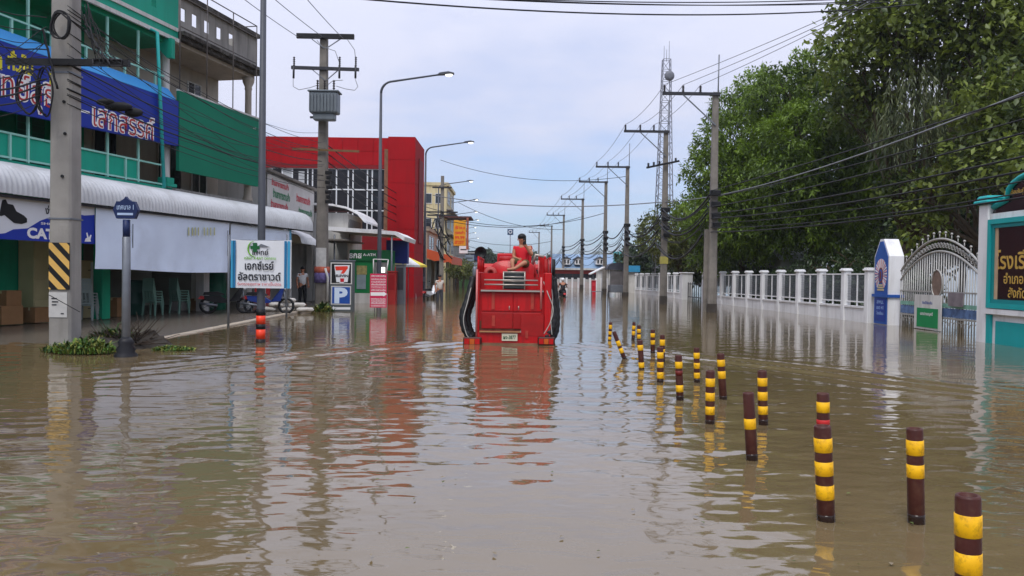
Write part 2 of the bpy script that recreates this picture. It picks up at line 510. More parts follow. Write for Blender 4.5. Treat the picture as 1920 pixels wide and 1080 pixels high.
# ------------------------------------------------------------------ teal shophouse (clinic and shoe shop)
FD = Vector((0.22, 1, 0)).normalized()                 # along the facade, away from the camera
FA = math.atan2(FD.y, FD.x)
FN = Vector((FD.y, -FD.x, 0))                          # towards the road
FO = Vector((-13.84, 16.0, 0))
def FL(px, py, off=0.0):
    """pixel -> (distance along the facade, height) on the plane lying off metres inside the facade"""
    pt = FO - FN * off
    q = hit(px, py, pt, FN) - FO
    return q.dot(FD), q.z
B = empty('shophouse', FO, FA, 'three-storey teal and grey shophouse with balconies above a curved white canopy', 'building')
LX0, LXM, LX1 = -5.0, 11.25, 16.3
BD = 1.6                                               # balcony depth
M_GREYW = mat('stained_grey_wall', C(150, 146, 140), 0.85, 0.12, 1.2, 0.15, 25, grime=0.75, streak=True, gcol=C(52, 48, 44))
M_GREYI = mat('pale_balcony_wall', C(176, 166, 152), 0.8, 0.1, 1.2, grime=0.35, streak=True, gcol=C(110, 98, 84))
M_STAIN = mat('black_mould_ledge', C(62, 58, 54), 0.9, 0.4, 5, 0.2, 30, grime=0.6, gcol=C(150, 146, 138), gscale=4)
# walls behind the balconies, and the mass of the house
w = MB(); w.box(LX0, 9.0, BD, 10, 0.05, 9.5); w.build('wall', M_TEALD, B)
w = MB(); w.box(9.0, LX1, BD, 10, 3.9, 9.5); w.build('wall', M_GREYI, B)
w = MB(); w.box(9.0, LX1, 4.6, 10, 0.05, 3.9); w.build('wall', M_INT, B)
w = MB(); w.box(LX0, LX1, BD + 0.05, 10, 9.5, 9.7); w.build('roof', M_CONC2, B)
for z0, z1, m_ in ((4.02, 4.3, M_TEAL), (6.9, 7.12, M_TEAL)):
    w = MB(); w.box(LX0, LXM - 0.1, 0, BD - 0.003, z0, z1); w.build('balcony_slab', m_, B)
    w = MB(); w.box(LXM - 0.1, LX1, 0, BD - 0.003, z0, z1); w.build('balcony_slab', M_GREYW, B)
w = MB(); w.box(LX0, LXM - 0.02, 0.003, BD - 0.003, 9.02, 9.2); w.build('balcony_soffit', M_TEALD, B)
w = MB(); w.box(LXM - 0.02, LX1, 0.003, BD - 0.003, 9.15, 9.3); w.build('balcony_soffit', M_GREYI, B)
# parapets with open slots: bands above and below, piers between the slots
def parapet(x0, x1, z0, z1, zs0, zs1, slots, sw, m_, name='parapet', y0=-0.12, y1=0.1):
    p = MB(); p.box(x0, x1, y0, y1, z0, zs0); p.box(x0, x1, y0, y1, zs1, z1)
    x = x0
    for s in slots + [None]:
        xe = x1 if s is None else s - sw / 2
        p.box(x, xe, y0, y1, zs0, zs1)
        if s is not None: x = s + sw / 2
    return p.build(name, m_, B)
sl = [FL(px, 18)[0] for px in (222, 252, 282)]
st = sl[1] - sl[0]
sl = [sl[0] - st * 1.05 * i for i in range(14, 0, -1)] + sl
sl = [s for s in sl if s > LX0 + 0.3]
parapet(LX0, LXM, 9.2, 10.75, 9.95, 10.45, sl, 0.24, M_TEAL)
w = MB(); w.box(LX0, LXM - .05, -0.2, 0.14, 10.75, 10.86); w.build('coping', M_TEAL, B)
w = MB(); w.box(LX0, LXM - .05, -0.16, -0.123, 9.5, 9.62); w.box(LX0, LXM - .05, -0.2, -0.123, 9.14, 9.26); w.build('moulding', M_WHITE2, B)
gsl = [FL(px, 75)[0] for px in (340, 362, 385, 408, 431)]
parapet(LXM + 0.02, LX1, 9.55, 10.75, 9.98, 10.42, gsl, 0.32, M_GREYW, y0=-.06, y1=-.005)
w = MB(); w.box(LXM + .02, LX1 + .05, -0.22, 0.14, 10.75, 10.9); w.build('coping', M_STAIN, B)
w = MB(); w.box(LXM + .02, LX1 + .08, -0.34, 0.1, 9.42, 9.55); w.box(LXM + .02, LX1 + .05, -0.22, 0.1, 9.28, 9.42); w.build('cornice', M_STAIN, B)
# returns of the parapet round the open corner
w = MB(); w.box(LX1 - 0.22, LX1, 0.1, 1.5, 9.7, 10.74); w.build('parapet', M_GREYW, B)
# corner column with its capital, and the white column between the two halves
for (cx, m_) in ((LX1 - 0.22, M_GREYI), (LXM - 0.28, M_WHITE2)):
    c = MB()
    c.lathe([(0.15, 7.12), (0.17, 7.2), (0.13, 7.32), (0.125, 8.65), (0.15, 8.72), (0.13, 8.78), (0.22, 8.98), (0.24, 9.14)], (cx, 0.14, 0), 16)
    c.build('column', m_, B)
    c = MB(); c.lathe([(0.2, 4.3), (0.21, 4.36), (0.15, 4.5), (0.14, 6.88)], (cx, 0.14, 0), 16); c.build('column', m_, B)
c = MB(); c.cbox(LXM - 0.55, LXM - 0.02, -0.14, 0.32, 4.31, 4.42, 0.02); c.cbox(LXM - 0.47, LXM - 0.09, -0.08, 0.3, 4.42, 4.62, 0.02); c.build('column_base', M_TEAL, B)
# bracket-like teal corbel at the top of the white column
c = MB(); c.prism([(-0.3, 9.14), (0.3, 9.14), (0.3, 8.95), (-0.12, 8.5), (-0.3, 8.5)], 'x', LXM - 0.6, LXM - 0.42); c.build('corbel', M_TEAL, B)
# thin balcony posts and rails
def post(px, z0, z1, py=200):
    lx = FL(px, py)[0]
    q = MB(); q.bar((lx, -0.02, z0), (lx, -0.02, z1), 0.06, 0.06); q.build('balcony_post', M_MINT, B)
for px in (-60, 51, 200, 258):
    post(px, 7.12, 9.02, 60); post(px, 4.3, 6.9, 300)
for px in (-100, 17, 125, 234): post(px, 4.3, 4.98, 320)
for px in (20, 95, 160, 233, 290): post(px, 7.12, 7.9, 100)
for z in (4.98, 7.9):
    q = MB(); q.bar((LX0, -0.02, z), (LXM - 0.6, -0.02, z), 0.05, 0.05); q.build('handrail', M_MINT, B)
q = MB(); q.bar((LX0, -0.02, 4.36), (LXM - 0.6, -0.02, 4.36), 0.04, 0.05); q.build('handrail', M_MINT, B)
# teal balcony panels between the lower posts
xs = [LX0] + [FL(px, 320)[0] for px in (-60, 17, 51, 125, 200, 234, 258)]
for a, b_ in zip(xs[:-1], xs[1:]):
    q = MB(); q.box(a + 0.035, b_ - 0.035, 0.005, 0.03, 4.39, 4.95); q.build('balcony_panel', M_TEAL, B)
# shuttered doors and windows on the balcony walls
def bwin(lx, z0, z1, wd, frame, pane, louvre=False, y=BD):
    f = MB(); f.box(lx - wd / 2 - .05, lx + wd / 2 + .05, y - .05, y - .004, z0 - .05, z0); f.box(lx - wd / 2 - .05, lx + wd / 2 + .05, y - .05, y - .004, z1, z1 + .05)
    f.box(lx - wd / 2 - .05, lx - wd / 2, y - .05, y - .004, z0, z1); f.box(lx + wd / 2, lx + wd / 2 + .05, y - .05, y - .004, z0, z1); f.box(lx - .02, lx + .02, y - .05, y - .004, z0, z1)
    o = f.build('window', frame, B)
    for s in (-1, 1):
        a, b_ = sorted((lx + s * .02, lx + s * wd / 2))
        if louvre:
            n = 9
            for i in range(n):
                z = z0 + (z1 - z0) * (i + .1) / n
                g_ = MB(); g_.prism([(y - .04, z), (y - .02, z), (y - .006, z + (z1 - z0) / n * .95), (y - .012, z + (z1 - z0) / n * .95)], 'x', a, b_); g_.build('slat', pane, o)
        else:
            g_ = MB(); g_.box(a, b_, y - .03, y - .008, z0, z1); g_.build('pane', pane, o)
M_SHUT = mat('dark_shutter', C(34, 104, 86), 0.6, 0.2, 3)
for lx in (-2.6, 0.4, 3.6, 6.9):
    bwin(lx, 4.4, 6.3, 1.0, M_TEALD, M_SHUT, True)
    bwin(lx + .4, 7.3, 8.6, .8, M_TEALD, M_SHUT, True)
bwin(9.9, 4.4, 6.2, 1.0, M_GREYI, M_GLASSD)
lx, z = FL(363, 172, BD)
bwin(lx, z - 0.28, z + 0.28, 0.75, M_WHITE2, M_GLASSD)
bwin(13.2, 4.5, 6.2, 1.3, M_GREYI, M_GLASSD)
bwin(15.0, 4.5, 6.2, 0.9, M_WHITE2, M_GLASSD)
# drainpipe in front of the signs
pp = [FL(299, 60, -0.5), FL(312, 352, -0.5)]
q = MB(); q.tube([(pp[0][0], -0.16, pp[0][1] + .1), (pp[0][0], -0.42, pp[0][1]), (pp[1][0], -0.42, pp[1][1])], 0.055, 8); q.build('drainpipe', mat('turquoise_pipe', C(40, 165, 160), 0.5, 0.1), B)

# ground-floor shops
w = MB(); w.box(LX0, LX1, 0.3, 4.6, 3.72, 4.015); w.build('ceiling', M_INT, B)
w = MB(); w.box(LX0, 9.0, 4.3, 4.5, .05, 3.7); w.build('back_wall', M_INT, B) if False else None
w = MB()
for cx in (-3.0, 2.6, 8.1, 13.2, 16.1):
    c = MB(); c.cbox(cx - .17, cx + .17, 0.02, .36, .05, 3.72, .02); c.build('pillar', M_TEALD if cx < 12 else M_WHITE2, B)

# ------------------------------------------------------------------ signs on the shophouse
S = empty('clinic_sign', FO, FA, 'long blue clinic signboard with white red-lined Thai letters on the teal shophouse', 'sign')
sx1, ztop = FL(328, 178, -.2)[0], 7.48
zb = 5.66
ztop = 7.14; zbl = zb - (zb - 5.44) / 7.0 * (sx1 - LX0)
q = MB(); q.prism([(LX0, zbl), (sx1, zb), (sx1, ztop), (LX0, ztop)], 'y', -0.34, -0.22); q.build('panel', M_BLUE, S)
q = MB(); q.prism([(-0.346, ztop - .004), (-0.346, ztop + .01), (-0.03, ztop + 0.40), (-0.0, ztop + 0.40), (-0.2, ztop - .004)], 'x', LX0, sx1 - .12); q.build('hood', mat('hood_light_blue', C(52, 140, 205), 0.5, 0.08, 1.0), S)
for i in range(9):
    x = LX0 + 0.6 + i * 1.9
    if x < sx1: 
        q = MB(); q.bar((x, -0.22, 6.0), (x, 0.0, 6.0), 0.05, 0.05); q.build('bracket', M_DARKSTEEL, S)
M_SW = mat('sign_white', C(236, 234, 232), 0.5, 0.03)
M_SR = mat('sign_red', C(176, 44, 44), 0.5, 0.05)
M_SY = mat('sign_yellow', C(214, 200, 40), 0.5, 0.05)
ya = -0.342
def on_sign(body, px0, px1, py, h, m_, bold, dz=0, depth=.004):
    a = FL(px0, py, ya)[0]; b_ = FL(px1, py, ya)[0]; z = FL((px0 + px1) / 2, py, ya)[1]
    return text(S, body, m_, h, ((a + b_) / 2, ya, z + dz), (1, 0, 0), (0, 0, 1), width=b_ - a, bold=bold, depth=depth)
on_sign('เสกสรรค์', 172, 290, 228, 0.74, M_SW, 0.05); on_sign('เสกสรรค์', 175, 288, 228, 0.68, M_SR, -0.004, -.01, .010)
on_sign('แพทย์สุธี', -62, 104, 165, 0.98, M_SW, 0.05); on_sign('แพทย์สุธี', -60, 102, 165, 0.92, M_SR, -0.004, -.01, .010)
on_sign('–', 148, 168, 209, 0.07, M_SW, 0.02)
on_sign('ทั่วไป', 14, 62, 118, 0.5, M_SY, 0.04)
on_sign('รักษา', -80, 4, 100, 0.5, M_SY, 0.04)
on_sign('กี่', 92, 108, 148, 0.42, M_SY, 0.04)

S2 = empty('green_signboard', FO, FA, 'blank green signboard in a pipe frame on the grey end of the shophouse', 'sign')
gx0, gx1 = sx1 + 0.02, FL(478, 290, -.2)[0]
q = MB(); q.box(gx0, gx1, -0.36, -0.24, 4.86, 7.5); q.build('panel', mat('sign_green', C(2, 116, 88), 0.75, 0.06, 0.8), S2)
q = MB(); q.box(gx0, gx1, -0.364, -0.23, 7.502, 7.56); q.build('top_edge', M_WHITE2, S2)
text(S2, '๙๙๙', M_SW, 0.08, (gx1 - .32, -.362, 7.1), (1, 0, 0), (0, 0, 1))
M_PIPE = mat('rusty_pipe', C(98, 92, 88), 0.6, 0.2, 5, metal=0.2)
for px in (336, 387, 436, 480):
    lx = FL(px, 150, -.4)[0]
    q = MB(); q.tube([(lx, -.42, 7.55), (lx, -.42, 11.05)], 0.022, 6); q.build('frame_pipe', M_PIPE, S2)
a, b_ = FL(336, 150, -.4)[0], FL(480, 150, -.4)[0]
for z in (11.05, 10.6, 9.6):
    q = MB(); q.tube([(a, -.42, z), (b_, -.42, z)], 0.02, 6); q.build('frame_pipe', M_PIPE, S2)
q = MB(); q.tube([(b_, -.42, 11.05), (b_, .3, 11.05)], 0.02, 6); q.build('frame_pipe', M_PIPE, S2)

# ------------------------------------------------------------------ curved corrugated canopy
CN = empty('canopy', FO, FA, 'curved corrugated white canopy along the front of the teal shophouse', 'canopy')
M_TIN = mat('white_corrugated_tin', C(206, 208, 210), 0.45, 0.06, 1.0, grime=0.5, streak=False, gcol=C(128, 126, 120), gscale=0.9)
def canopy_sheet(x0, x1, prof, amp, pitch, m_, parent, name='roof_sheet'):
    n = int(round((x1 - x0) / pitch * 4)); vs = []; fs = []
    for i in range(n + 1):
        x = x0 + (x1 - x0) * i / n; d = amp * (math.sin(2 * math.pi * x / pitch))
        for j, (y, z) in enumerate(prof):
            a_ = prof[max(j - 1, 0)]; c_ = prof[min(j + 1, len(prof) - 1)]
            ty, tz = c_[0] - a_[0], c_[1] - a_[1]; l_ = math.hypot(ty, tz)
            vs.append((x, y + tz / l_ * d, z - ty / l_ * d))
    k_ = len(prof)
    for i in range(n):
        for j in range(k_ - 1): fs.append((i * k_ + j, i * k_ + j + 1, (i + 1) * k_ + j + 1, (i + 1) * k_ + j))
    q_ = MB(); q_.add(vs, fs, True); return q_.build(name, m_, parent)
prof = [(0.0, 4.22), (-0.55, 4.12), (-1.05, 3.98)]
for i in range(7):
    a = math.radians(105 - i * 15 - 10); prof.append((-1.08 - 0.42 * math.cos(a) * 1.0, 3.55 + 0.42 * math.sin(a)))
prof = [(0.0, 4.22), (-0.6, 4.12), (-1.0, 4.03), (-1.2, 3.96), (-1.36, 3.84), (-1.46, 3.68), (-1.5, 3.5), (-1.5, 3.28)]
cx = LX0; i = 0
cend = FL(590, 415, -1.5)[0]
while cx < cend - 0.3:
    nx = min(cx + 1.06, cend)
    off = 0.004 * (i % 2)
    pr = [(y, z + off - 0.025 * (cx - 4) * 0.12) for (y, z) in prof]
    o = canopy_sheet(cx, nx, pr, 0.02, 0.152, M_TIN, CN); cx = nx - 0.04; i += 1
q = MB(); q.box(LX0, cend, -1.44, -1.38, 3.2, 3.27); q.build('beam', M_DARKSTEEL, CN)
x = LX0 + .5
while x < LX1:
    q = MB(); q.bar((x, -1.4, 3.3), (x, 0.05, 3.95), 0.05, 0.08); q.build('rafter', M_DARKSTEEL, CN); x += 2.2

# ------------------------------------------------------------------ cloths hung under the canopy
def cloth(name, px0, px1, pyb0, pyb1, ztop, off, m_, wave=0.05, folds=3.0, seed=1, top0=None):
    r2 = random.Random(seed)
    a, zb0 = FL(px0, pyb0, off); b_, zb1 = FL(px1, pyb1, off)
    nx, nz = 40, 14; vs = []; fs = []
    ph = [r2.uniform(0, 6.3) for _ in range(4)]
    for i in range(nx + 1):
        u = i / nx; x = a + (b_ - a) * u
        for j in range(nz + 1):
            v = j / nz
            zt = ztop - 0.004 * (x - 4); zb_ = zb0 + (zb1 - zb0) * u
            z = zt + (zb_ - zt) * v + 0.02 * v * math.sin(u * 7 + ph[3])
            d = wave * v * (math.sin(u * folds * 6.3 + ph[0] + v) + 0.5 * math.sin(u * folds * 15 + ph[1] + 2 * v)) + 0.02 * math.sin(v * 5 + u * 6 + ph[2])
            vs.append((x, off + d, z))
    for i in range(nx):
        for j in range(nz): fs.append((i * (nz + 1) + j, i * (nz + 1) + j + 1, (i + 1) * (nz + 1) + j + 1, (i + 1) * (nz + 1) + j))
    q_ = MB(); q_.add(vs, fs, True)
    return q_, (a, b_, zb0, zb1)
M_CLOTH = mat('white_tarpaulin', C(222, 234, 252), 0.6, 0.04, 1.5, 0.06, 6, grime=0.2, gcol=C(150, 150, 150))
E1 = empty('hanging_sheet', FO, FA, 'large white tarpaulin hung under the canopy left of the pharmacy banner', 'tarpaulin')
q, (a, b_, z0, z1) = cloth('sheet', 180, 430, 505, 512, 3.3, -1.36, M_CLOTH, seed=2); q.build('sheet', M_CLOTH, E1)
for px in (354, 361, 366, 372, 383, 389, 395, 402):
    x, z = FL(px, 434, -1.42)
    g_ = MB(); g_.box(x - .03, x + .03, -1.425, -1.42, z - .13, z + .13); g_.build('faded_mark', mat('faded_yellow_print', C(190, 190, 140), 0.6, 0.1), E1)
for px, p0, p1 in ((249, 420, 465), (427, 432, 480)):
    x, z = FL(px, p0, -1.42); x2, z2 = FL(px, p1, -1.42)
    g_ = MB(); g_.box(x - .012, x + .012, -1.428, -1.422, z2, z); g_.build('slit', M_BLACK, E1)
E2 = empty('hanging_sheet', FO, FA, 'narrow white tarpaulin hung behind the pharmacy banner', 'tarpaulin')
q, _b = cloth('sheet', 431, 541, 508, 508, 3.22, -1.32, M_CLOTH, seed=5); q.build('sheet', M_CLOTH, E2)
g_ = MB()
x, z = FL(541, 430, -1.33)
g_.box(x + .02, x + .26, -1.32, -1.30, z - 1.9, z + .05); g_.build('blue_edge', mat('pale_blue_tarpaulin', C(110, 178, 214), 0.5, 0.06), E2)

# shoe-shop banner
E3 = empty('shoe_banner', FO, FA, 'white and blue shoe shop banner with a black shoe hung under the canopy', 'banner')
M_BANW = mat('banner_white', C(220, 222, 226), 0.5, 0.04, 1.0)
M_BANB = mat('banner_blue', C(26, 52, 158), 0.5, 0.05, 1.0)
yb = -1.3
bx0, bz1 = FL(-40, 362, yb); bx1, _ = FL(178, 383, yb)
_, bzb = FL(90, 453, yb)
g_ = MB(); g_.box(bx0, bx1, yb, yb + .01, bzb, 3.25); g_.build('cloth', M_BANW, E3)
poly = []
for (px, py) in ((-40, 443), (10, 437), (25, 430), (52, 428), (75, 414), (100, 405), (150, 402), (158, 404), (177, 403)):
    poly.append(FL(px, py, yb))
poly += [(bx1, bzb), (bx0, bzb)]
g_ = MB(); g_.prism(poly, 'y', yb - .006, yb - .001); g_.build('printed_field', M_BANB, E3)
def on_face(parent, body, px0, px1, py, h, m_, off, bold=0, depth=.008):
    a_ = FL(px0, py, off)[0]; c_ = FL(px1, py, off)[0]; z = FL((px0 + px1) / 2, py, off)[1]
    return text(parent, body, m_, h, ((a_ + c_) / 2, off, z), (1, 0, 0), (0, 0, 1), width=c_ - a_, bold=bold, depth=depth)
on_face(E3, 'CAT', 50, 102, 438, 0.27, M_SW, yb, 0.05)
on_face(E3, 'ง่าย', 84, 106, 394, 0.22, M_BLACK, yb, 0.02)
on_face(E3, 'SHOES', 76, 112, 420, 0.06, M_SW, yb, 0.02)
shoe = [FL(px, py, yb) for (px, py) in ((-2, 404), (4, 375), (10, 374), (14, 382), (24, 384), (30, 396), (44, 404), (50, 410), (50, 417), (40, 420), (26, 418), (14, 408), (8, 403), (2, 405))]
g_ = MB(); g_.prism(shoe, 'y', yb - .012, yb - .002); g_.build('printed_shoe', M_BLACK, E3)
rab = [FL(px, py, yb) for (px, py) in ((158, 453), (160, 447), (163, 446), (161, 437), (163, 436), (166, 446), (169, 440), (171, 441), (169, 449), (170, 453))]
g_ = MB(); g_.prism(rab, 'y', yb - .012, yb - .007); g_.build('printed_mark', M_SW, E3)

# ------------------------------------------------------------------ things in the open shops
def L2W(lx, ly, z): return FO + FD * lx - FN * ly + Vector((0, 0, z))
M_CHG = mat('mint_green_plastic', C(112, 150, 136), 0.45, 0.06, 3)
M_CHW = mat('grey_plastic', C(146, 158, 154), 0.45, 0.05, 3)
def chair(name, m_, loc, rotz, label, group):
    t = empty(name, loc, rotz, label, 'chair', group)
    q_ = MB(); q_.cbox(-.21, .21, -.21, .2, .42, .455, .015); q_.build('seat', m_, t)
    q_ = MB()
    for sx in (-1, 1): q_.bar((sx * .19, .2, .44), (sx * .17, .29, .86), .035, .025)
    q_.box(-.19, .19, .268, .285, .80, .88)
    for i in range(4): q_.bar((-.15 + .1 * i, .225, .5), (-.14 + .095 * i, .275, .82), .035, .012)
    q_.box(-.19, .19, .21, .225, .47, .51)
    q_.build('backrest', m_, t)
    for sx in (-1, 1):
        for sy in (-1, 1):
            q_ = MB(); q_.bar((sx * .18, sy * .18, .42), (sx * .22, sy * .23, 0), .04, .04); q_.build('leg', m_, t)
    return t
ORD = ['lowest', 'second', 'third', 'fourth', 'topmost']
for (px, py, m_, n, where, rz) in ((163, 612, M_CHW, 5, 'beside the concrete pole', 0.4), (286, 600, M_CHG, 5, 'under the tarpaulin nearer the street post', 0.1), (336, 602, M_CHG, 5, 'under the tarpaulin nearer the motorbikes', -0.2)):
    base = hit(px, py, FO - FN * 0.2, FN); base.z = 0.05
    for k in range(n):
        chair('plastic_chair', m_, base + Vector((0.0, 0.012 * k, 0.085 * k)), rz + math.pi * 0.93, '%s plastic chair, %s of the stack %s' % ('grey' if m_ is M_CHW else 'mint green', ORD[k], where), 'stacked plastic chairs')
# shelving, cupboards, crates
M_CREAM = mat('cream_cupboard', C(196, 186, 140), 0.6, 0.08, 2)
M_WOOD = mat('brown_wood', C(92, 62, 40), 0.6, 0.25, 4)
def cabinet(name, lx, ly, w_, d_, h_, m_, label, drawers=3, cat='cabinet'):
    t = empty(name, L2W(lx, ly, .05), FA, label, cat)
    q_ = MB(); q_.box(-w_ / 2, w_ / 2, 0, d_, 0, h_); q_.build('carcass', m_, t)
    for i in range(drawers):
        z0 = h_ * i / drawers + .02; z1 = h_ * (i + 1) / drawers - .02
        q_ = MB(); q_.cbox(-w_ / 2 + .02, w_ / 2 - .02, -.025, -.002, z0, z1, .006); f_ = q_.build('drawer_front', m_, t)
        q_ = MB(); q_.box(-.06, .06, -.04, -.027, (z0 + z1) / 2 - .01, (z0 + z1) / 2 + .01); q_.build('handle', M_DARKSTEEL, f_)
    return t
lx = FL(166, 560, 0.9)[0]
cabinet('cupboard', lx, 0.9, 0.75, 0.5, 1.75, M_CREAM, 'cream drawer cupboard in the shop behind the concrete pole', 3, 'cupboard')
SH = empty('display_shelf', L2W(FL(190, 560, .8)[0], .8, .05), FA, 'white display shelf with three tiers beside the cream cupboard', 'shelf')
for z in (0.35, .75, 1.15, 1.55):
    q = MB(); q.box(-.35, .35, 0, .4, z - .02, z + .02); q.build('shelf_board', M_WHITE2, SH)
for sx in (-1, 1):
    q = MB(); q.box(sx * .35 - .02, sx * .35 + .02, .003, .397, 0, 1.7); q.build('side_panel', M_WHITE2, SH)
q = MB(); q.box(-.33, .33, .38, .395, .3, 1.6); q.build('back_panel', M_WOOD, SH)
for (lx_, wd, ht, m_, lb) in ((3.4, .9, 2.2, M_CREAM, 'pale wall cabinet in the shop at the frame edge under the shoe banner'), (7.0, 1.1, 2.4, M_CREAM, 'tall cream cabinet deep inside the shop under the tarpaulin')):
    cabinet('wall_cabinet', lx_, 1.05, wd, .5, ht, m_, lb, 4)
def drum(px, py, off, h_, r_, m_, label):
    b0 = hit(px, py, FO - FN * off, FN); b0.z = .05
    t = empty('water_drum', b0, 0, label, 'drum')
    q_ = MB(); q_.lathe([(r_ * .92, 0), (r_, .04), (r_, h_ * .33), (r_ * 1.03, h_ * .35), (r_, h_ * .37), (r_, h_ * .66), (r_ * 1.03, h_ * .68), (r_, h_ * .7), (r_, h_ - .05), (r_ * .94, h_)], (0, 0, 0), 20); q_.build('body', m_, t)
    q_ = MB(); q_.lathe([(r_ * .98, h_ + .002), (r_ * .98, h_ + .03), (r_ * .3, h_ + .05)], (0, 0, 0), 20); q_.build('lid', m_, t)
drum(403, 585, .5, 1.45, .4, mat('green_plastic_drum', C(20, 92, 70), .45, .08), 'tall green plastic drum in the shop under the tarpaulin end')
drum(250, 592, .9, 1.1, .34, mat('dark_green_drum', C(18, 66, 56), .45, .08), 'short dark green drum between the blue street post and the chairs')
q = MB(); q.cbox(0, 1.5, 0, .5, 0, .32, .03)
o = q.build('low_step', M_WHITE2, None, L2W(FL(340, 585, 1.0)[0], 1.0, .05), FA); tag(o, 'low pale concrete step inside the shop behind the stacked chairs', 'step')

M_CARD = mat('cardboard', C(150, 112, 74), .85, .12, 4, grime=.3, gcol=C(90, 64, 42))
for k, (px, py, z, w_, h_, lb) in enumerate(((14, 612, 0, .6, .5, 'large cardboard box at the frame edge under the shoe banner'), (16, 612, .5, .45, .4, 'smaller cardboard box on top of the large one at the frame edge'), (68, 608, 0, .5, .42, 'cardboard box on the shop floor left of the striped pole'), (218, 596, 0, .5, .6, 'tall cardboard box beside the white display shelf'), (372, 592, 0, .6, .45, 'cardboard box between the chairs and the green drum'))):
    b0 = hit(px, py, FO - FN * .7, FN); t_ = empty('cardboard_box', (b0.x, b0.y, .05 + z), FA + .1 * (k - 2), lb, 'box')
    q = MB(); q.cbox(-w_ / 2, w_ / 2, -.2, .2, 0, h_, .008); q.build('carton', M_CARD, t_)
    q = MB(); q.box(-w_ / 2 - .001, w_ / 2 + .001, -.03, .03, h_ - .08, h_ + .002); q.build('packing_tape', M_CREAM, t_)

# ------------------------------------------------------------------ motorbikes, sandbags, people
def motorbike(loc, rotz, col, label, name='motorbike', group='parked motorbikes'):
    t = empty(name, loc, rotz, label, 'motorbike', group)
    for y in (-.6, .6):
        q_ = MB(); q_.torus((0, y, .28), .25, .045, 'x', 22, 8); wh = q_.build('wheel', M_BLACK, t)
        q_ = MB(); q_.lathe([(.03, -.05), (.05, 0), (.03, .05)], (0, 0, 0), 10)
        for a_ in range(6): q_.bar((0, 0, 0), (.22 * math.cos(a_ * math.pi / 3), .22 * math.sin(a_ * math.pi / 3), 0), .02, .015)
        rm = q_.build('rim', M_STEEL, wh); rm.location = (0, y, .28); rm.rotation_euler = (0, math.pi / 2, 0)
    q_ = MB(); q_.prism([(-.75, .62), (-.2, .62), (.1, .42), (.42, .45), (.55, .9), (.48, .95), (.3, .58), (.05, .38), (-.25, .36), (-.7, .45)], 'x', -.11, .11); q_.build('body', col, t)
    q_ = MB(); q_.prism([(-.78, .64), (-.74, .74), (-.3, .76), (-.08, .68), (-.08, .63)], 'x', -.13, .13); q_.build('seat', M_BLACK, t)
    q_ = MB(); q_.tube([(-.33, .42, .98), (-.12, .5, 1.0), (0, .5, .98), (.12, .5, 1.0), (.33, .42, .98)], .016, 6); q_.build('handlebar', M_DARKSTEEL, t)
    q_ = MB(); q_.ball((0, .58, .9), .1, .08, .09); q_.build('headlight', M_PLWHITE, t)
    for s in (-1, 1):
        q_ = MB(); q_.tube([(s * .06, .52, .85), (s * .07, .62, .28)], .022, 6); q_.build('fork', M_STEEL, t)
        q_ = MB(); q_.tube([(s * .28, .46, .98), (s * .34, .44, 1.16)], .008, 5); q_.ball((s * .36, .44, 1.18), .06, .015, .04, 8, 6); q_.build('mirror', M_DARKSTEEL, t)
    q_ = MB(); q_.tube([(.13, -.9, .36), (.13, -.3, .28)], .045, 8); q_.build('exhaust', M_STEEL, t)
    q_ = MB(); q_.prism([(-.95, .5), (-.85, .62), (-.7, .58), (-.75, .5)], 'x', -.08, .08); q_.build('tail_light', M_SR, t)
    return t
mb1 = W(457, 588, .05); motorbike(Vector((mb1.x - .6, mb1.y, .05)), -1.2, M_BLACK, 'dark motorbike parked behind the pharmacy banner, nearer the tarpaulin')
mb2 = W(520, 588, .05); motorbike(Vector((mb2.x - .3, mb2.y, .05)), -1.5, mat('motorbike_blue', C(28, 50, 120), .35, .05), 'blue motorbike parked behind the pharmacy banner beside the sandbags')
M_SACK = mat('white_sandbag', C(196, 192, 184), .8, .1, 8, .4, 60, grime=.4, gcol=C(120, 104, 84))
def sandbag(c, rz, label):
    q_ = MB(); n, m_ = 14, 10; vs = []; fs = []
    r2 = random.Random(label)
    for i in range(m_ + 1):
        u = -1 + 2 * i / m_
        wd = .17 * (1 - abs(u) ** 4) ** .5 + .03
        for k_ in range(n):
            a_ = 2 * math.pi * k_ / n
            ca, sa = math.cos(a_), math.sin(a_)
            f_ = 1 + .07 * math.sin(3 * a_ + i) + r2.uniform(-.03, .03)
            vs.append((u * .33, wd * f_ * math.copysign(abs(ca) ** .7, ca), .09 + .085 * f_ * (1 - abs(u) ** 6) ** .5 * math.copysign(abs(sa) ** .8, sa)))
    for i in range(m_):
        for k_ in range(n):
            k2 = (k_ + 1) % n; fs.append((i * n + k_, i * n + k2, (i + 1) * n + k2, (i + 1) * n + k_))
    fs.append(tuple(range(n - 1, -1, -1))); fs.append(tuple(m_ * n + k_ for k_ in range(n)))
    q_.add(vs, fs, True)
    return tag(q_.build('sandbag', M_SACK, None, c, rz), label, 'sandbag', 'sandbags piled on the pavement')
sb = W(566, 585, .05); sb.x -= .5
for k, (dx, dy, dz, rz) in enumerate(((-.75, 0, 0, .1), (-.05, .03, 0, -.1), (.62, 0, 0, .15), (-.4, .02, .17, -.05), (.3, .05, .17, .1), (-.05, .03, .34, .05))):
    sandbag(sb + Vector((dx, dy, dz)), rz, 'white sandbag, %s, beside the blue motorbike' % ['bottom row end by the motorbike', 'bottom row middle', 'bottom row end by the power pole', 'second row by the motorbike', 'second row by the power pole', 'topmost of the pile'][k])

